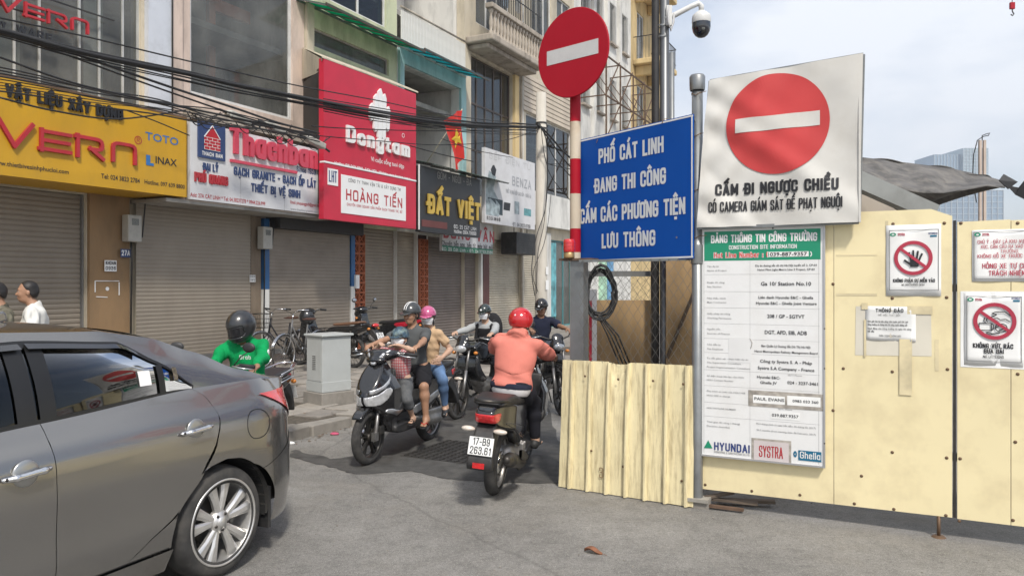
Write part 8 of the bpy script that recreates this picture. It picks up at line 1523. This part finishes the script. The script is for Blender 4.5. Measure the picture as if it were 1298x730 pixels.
person('woman in tan polo shirt, jeans and pink helmet seated behind the man', FL, fx, dict(s=.80, hs=.84, pel=(.02, .02, .84), spine=(.12, .05, 1), neck=(.1, .06, 1), hyaw=R(12), hpitch=R(4), wide=.9, hands=dict(L=((.16, .24, .93), (1, -.3, -.3), (0, -1, -.2), .6), R=((.14, -.22, .95), (1, .3, -.2), (0, 1, -.2), .6)), elb=dict(L=(-.9, .5, -.6), R=(-.8, -.5, -.6)), feet=dict(L=((.13, .27, .40), (1, .35, -.2)), R=((.12, -.24, .42), (1, -.2, -.1))), kne=dict(L=(1, .7, .4), R=(1, -.5, .4)), skin=SK2, mask=1, hair='long',
 top=dict(mat=cloth('polo_tan', (.52, .36, .22)), sleeve=.26, loose=.014, fold=.005, fsc=44, collar=cloth('polo_tan')), bottom=dict(name='jeans', mat=cloth('jeans', (.10, .17, .30), var=.35, scale=5), len=.93, loose=.006), shoe='shoe', helmet=dict(kind='half', mat=PINKH, brim=PINKH)), h=.0085)
# red hooded rider
rx = hd(.22, .975); RL = (-.14, 6.02, 0)
scooter('black scooter seen from behind with lit red tail lamp and white plate', RL, rx, None, plt=[('17-B9', .07, .34, -.34, .34), ('263.61', -.40, .34, -.42, .42)], trim=BLKP)
pr, I = person('rider in salmon pink hooded jacket and red helmet seen from behind', RL, rx, dict(s=.85, hs=.9, wide=1.15, pel=(.24, -.02, .865), spine=(.22, -.03, 1), neck=(.12, -.02, 1), hpitch=R(5), hyaw=R(-6), hands=grips(.0), elb=dict(L=(-.4, .5, -1), R=(-.4, -.5, -1)), feet=dict(L=((.60, .2, .36), (1, .1, 0)), R=((.60, -.2, .36), (1, -.1, 0))), kne=dict(L=(1, .25, .5), R=(1, -.25, .5)), skin=SK2, noface=1,
 top=dict(name='hooded_jacket', mat=cloth('jacket_salmon', (.62, .20, .155), bscale=22, var=.05), sleeve=.93, loose=.034, hood=1, hem=.02, belly=1.2, fold=.011, fsc=30, seed=2), bottom=dict(mat=cloth('trousers_dark', (.016, .016, .022)), len=.93, loose=.014), shoe='shoe', shoemat=M('shoe_black', (.02, .02, .02), .6), helmet=dict(kind='full3', ears=1, mat=M('helmet_red', (.50, .012, .016), .16, var=.06, coat=1), logo=(-.118, .02, .045))), h=.0075)
g = Field(I['lo'], I['hi'], .009); I['torso'](g, .030, 1.1); g.half(I['pel']+Vector((0, 0, .005)), (0, 0, 1)); g.half(I['pel']-Vector((0, 0, .075)), (0, 0, -1)); g.folds(.004, 40, 4); g.build('white_undershirt', cloth('white_hem', (.60, .58, .58)), pr)
g = Field(I['lo'], I['hi'], .009); I['torso'](g, .036, 1.1); g.half(I['pel']+Vector((0, 0, .035)), (0, 0, 1)); g.half(I['pel']-Vector((0, 0, .012)), (0, 0, -1)); g.build('navy_hem', cloth('navy_hem', (.02, .022, .04)), pr)
for o_ in [x for x in bpy.data.objects if x.get('label', '').startswith(('rider in salmon', 'black scooter seen'))]: o_.rotation_euler = (R(4.5), 0, rx)
FAM = [x for x in bpy.data.objects if x.get('label', '').startswith(('black and silver scooter', 'man in grey', 'small boy', 'woman in tan', 'rider in salmon', 'black scooter seen'))]
for o_ in FAM: o_.scale = (.955,)*3
# masked rider
mx_ = hd(-.40, -.917); ML = (-.195, 10.45, 0)
motorbike('black motorcycle with six spoke wheels and lit twin headlight', ML, mx_, None, kind='naked', mirrors=False, lamp=M('headlamp_lit'))
pm, I = person('masked rider in grey sleeves and black vest with a backpack', ML, mx_, dict(s=.80, hs=.86, wide=1.1, pel=(.30, 0, .83), spine=(.26, 0, 1), neck=(.1, 0, 1), hyaw=R(-4), hpitch=R(5), hands=grips(.0, .0), feet=dict(L=((.40, .22, .34), (1, .2, 0)), R=((.40, -.22, .34), (1, -.2, 0))), kne=dict(L=(1, .5, .6), R=(1, -.5, .6)), skin=SK2, mask=1,
 top=dict(mat=cloth('jacket_grey', (.36, .37, .37)), sleeve=.92, loose=.016), bottom=dict(mat=cloth('trousers_dark', (.016, .016, .022)), len=.93), shoe='shoe', helmet=dict(kind='half', mat=M('helmet_black_green', (.012, .022, .018), .2, coat=1), logo=(.118, 0, .06))), h=.009)
g = Field(I['lo'], I['hi'], .010); I['torso'](g, .026); g.half(I['nb']-I['sp']*.07, I['sp']); g.half(I['nb']-I['l']*.10, -I['l']); g.half(I['nb']+I['l']*.10, I['l']); g.folds(.004, 30, 2); g.build('vest', cloth('vest_black', (.015, .015, .017)), pm)
g = Field(I['lo'], I['hi'], .010); g.ell(I['che']-I['fwd']*.20, (.09, .15, .22), rotm(), k=0); g.chain([I['nb']+I['l']*.10-I['fwd']*.08, I['nb']+I['l']*.11+I['fwd']*.06-I['sp']*.04, I['che']+I['l']*.13+I['fwd']*.1-I['sp']*.05, I['che']+I['l']*.15-I['sp']*.18], [.022]*4); g.chain([I['nb']-I['l']*.10-I['fwd']*.08, I['nb']-I['l']*.11+I['fwd']*.06-I['sp']*.04, I['che']-I['l']*.13+I['fwd']*.1-I['sp']*.05, I['che']-I['l']*.15-I['sp']*.18], [.022]*4); bp_ = g.build('backpack', cloth('pack_black', (.02, .02, .022)), None); bp_.location = ML; bp_.rotation_euler = (0, 0, mx_); tag(bp_, 'black backpack worn by the masked rider', 'backpack')
# navy shirt rider, partly hidden
nx = hd(.27, -.963); NL = (.30, 10.75, 0)
motorbike('dark motorcycle half hidden behind the salmon jacketed rider', NL, nx, None, kind='naked', lamp=LENS)
person('man in open navy shirt and black helmet looking down at his motorcycle', NL, nx, dict(s=.85, hs=.9, wide=1.1, pel=(.30, 0, .85), spine=(.12, 0, 1), neck=(.12, 0, 1), hyaw=R(-38), hpitch=R(14), hands=grips(.0, .02), feet=dict(L=((.40, .24, .20), (1, .2, 0)), R=((.40, -.25, .20), (1, -.2, 0))), skin=SKD,
 top=dict(mat=cloth('shirt_navy', (.02, .024, .045)), sleeve=.32, loose=.02, collar=cloth('shirt_navy', (.02, .024, .045))), bottom=dict(name='jeans', mat=cloth('jeans_pale', (.22, .27, .34)), len=.93), shoe='shoe', helmet=dict(kind='half', mat=M('helmet_black', (.015, .015, .016), .25, coat=.5), logo=(.118, 0, .05))), h=.0095)
# green rider behind the car
gx = hd(-.12, -.993); GLc = (-2.34, 7.16, 0)
motorbike('motorcycle with chrome rear rack showing past the car boot', GLc, gx, None, rack=True)
GRN = cloth('jacket_green', (.0, .26, .075), var=.06)
pg_, I = person('rider in bright green jacket and black full face helmet behind the car', GLc, gx, dict(s=.86, hs=1.04, wide=1.15, pel=(.26, 0, .80), spine=(.24, 0, 1), neck=(.3, 0, 1), hpitch=R(22), hyaw=R(-22), hands=dict(L=((.80, .32, 1.00), (1, .0, -.3), (0, 0, -1), 1.3), R=((.72, -.16, .98), (1, .4, -.3), (0, 0, -1), .7)), elb=dict(L=(-.3, .8, -.8), R=(-.3, -.8, -.8)), feet=dict(L=((.45, .22, .30), (1, .2, 0)), R=((.45, -.22, .30), (1, -.2, 0))), skin=SKD,
 top=dict(name='jacket', mat=GRN, sleeve=.9, loose=.026, collar=M('collar_grey', (.45, .45, .45), .8), fold=.012, seed=3), bottom=dict(mat=cloth('trousers_dark', (.016, .016, .022)), len=.93), shoe='shoe', helmet=dict(kind='full', mat=M('helmet_dark', (.022, .023, .025), .28, var=.3, scale=12, coat=.5))), h=.0075)
m = MB(); M4 = I['hp']; nbp = I['che']+I['fwd']*.182+I['sp']*.04
fr_ = Matrix((list(I['l'])+[0], list(-I['fwd'])+[0], list(I['sp'])+[0], [0, 0, 0, 1])).transposed(); fr_.translation = nbp
letters('Grab', .02, .13, .0, .035, .2, y=-.0, mb=m, warp=lambda v: tuple(fr_ @ Vector(v))); m.build('chest_logo', WHTL, pg_)
m = MB(); m.ell(I['J']['L']['sh'].lerp(I['J']['L']['el'], .45)+I['l']*.072+I['fwd']*.03, (.02, .008, .03), 10, 6); m.build('sleeve_badge', WHTL, pg_)
for o_ in bpy.data.objects:
    if o_.get('label', '').startswith(('black motorcycle with six', 'masked rider', 'black backpack', 'dark motorcycle half', 'man in open navy', 'motorcycle with chrome', 'rider in bright')): o_.scale = (.945,)*3
# two pedestrians behind the car
q = dict(L=((.10, .30, .80), (.2, 0, -1), (0, -1, 0), .3), R=((.12, -.28, .80), (.2, 0, -1), (0, 1, 0), .3)); ftp = dict(L=((.06, .11, .08), (1, .1, 0)), R=((-.06, -.11, .08), (1, -.1, 0)))
def ped(label, px, y, rz, P, hh): x = (px-649)/F*y; P.update(hands=q, feet=ftp, kne=dict(L=(1, 0, .01), R=(1, 0, .01))); return person(label, (x, y, .14), rz, P, h=.0085)
ped('standing man with receding hair in a white t-shirt by the roller shutter', 46, 7.9, hd(-.93, -.35), dict(s=.92, pel=(0, 0, .82), spine=(.03, 0, 1), neck=(.22, 0, 1), hyaw=R(6), hpitch=R(-2), skin=SK1, hairline=.025, top=dict(mat=cloth('tee_white', (.62, .61, .57)), sleeve=.34, loose=.022, belly=1.15), bottom=dict(mat=cloth('shorts_brown', (.1, .08, .06)), len=.45), shoe='thong'), 0)
ped('standing man in camouflage shirt with a shoulder strap at the left edge', 2, 7.7, hd(-.75, -.66), dict(s=.90, pel=(0, 0, .82), spine=(.0, 0, 1), neck=(.12, 0, 1), hyaw=R(0), hpitch=R(3), skin=SK1, hairline=.03, top=dict(mat=M('camouflage', (.09, .085, .06), .9, var=.9, scale=14, detail=1, dirt=.7, dcol=(.22, .19, .14), dscale=9), sleeve=.35, loose=.02), bottom=dict(mat=cloth('shorts_brown'), len=.9)), 0)
# parked along the shops
bicycle('dark city bicycle with a front wire basket parked by the tan shutter', (-3.97, 14.55, .13), hd(-.50, -.866), None)
bicycle('second bicycle leaning half hidden behind the basket bicycle', (-3.55, 14.0, .13), hd(-.50, -.866)+.2, None, basket=False, frame=M('bicycle_grey', (.12, .12, .12), .4))
BRS = M('seat_brown', (.16, .085, .05), .5)
motorbike('parked motorcycle with a brown seat behind the electrical cabinet', (-2.88, 13.8, .13), hd(-.89, .456), None, kind='underbone', seatmat=BRS, shortseat=True, mirrors=False, h=.013, plt=[('29-X3', .07, .34, -.34, .34), ('245.18', -.40, .34, -.42, .42)])
REDPA = M('red_paint', (.42, .012, .03), .18, coat=1, var=.05)
motorbike('parked black and red motorcycle beyond the brown seated one', (-2.12, 15.0, .13), hd(-.89, .456), None, kind='underbone', redtail=REDPA, mirrors=True, h=.013)
hl2 = thing('helmet', 'black full face helmet hanging on the parked handlebar', 'helmet', (-3.76, 14.0, 1.05)); g = Field((-.2,)*3, (.2,)*3, .008); g.ell((0, 0, 0), (.13, .115, .14), k=0); g.ell((.05, 0, -.07), (.09, .1, .07), k=.03); g.build('shell', M('helmet_dark'), hl2); g = Field((-.2,)*3, (.2,)*3, .008); g.ell((.012, 0, .02), (.128, .108, .06), k=0); g.half((.04, 0, 0), (-1, 0, 0)); g.build('visor', M('visor', (.02, .02, .022), .12), hl2)
# ---------------------------------------------------------------- thin city haze
HM = bpy.data.materials.new('haze'); HM.use_nodes = True; t = HM.node_tree; t.nodes.clear(); o = t.nodes.new('ShaderNodeOutputMaterial'); p = t.nodes.new('ShaderNodeVolumePrincipled'); p.inputs['Color'].default_value = (.86, .90, .95, 1); p.inputs['Density'].default_value = .0007; p.inputs['Anisotropy'].default_value = .2; t.links.new(p.outputs[0], o.inputs['Volume'])
o = MB().box(-420, 520, -60, 700, -1.2, 140).build('haze', HM); tag(o, kind='stuff')
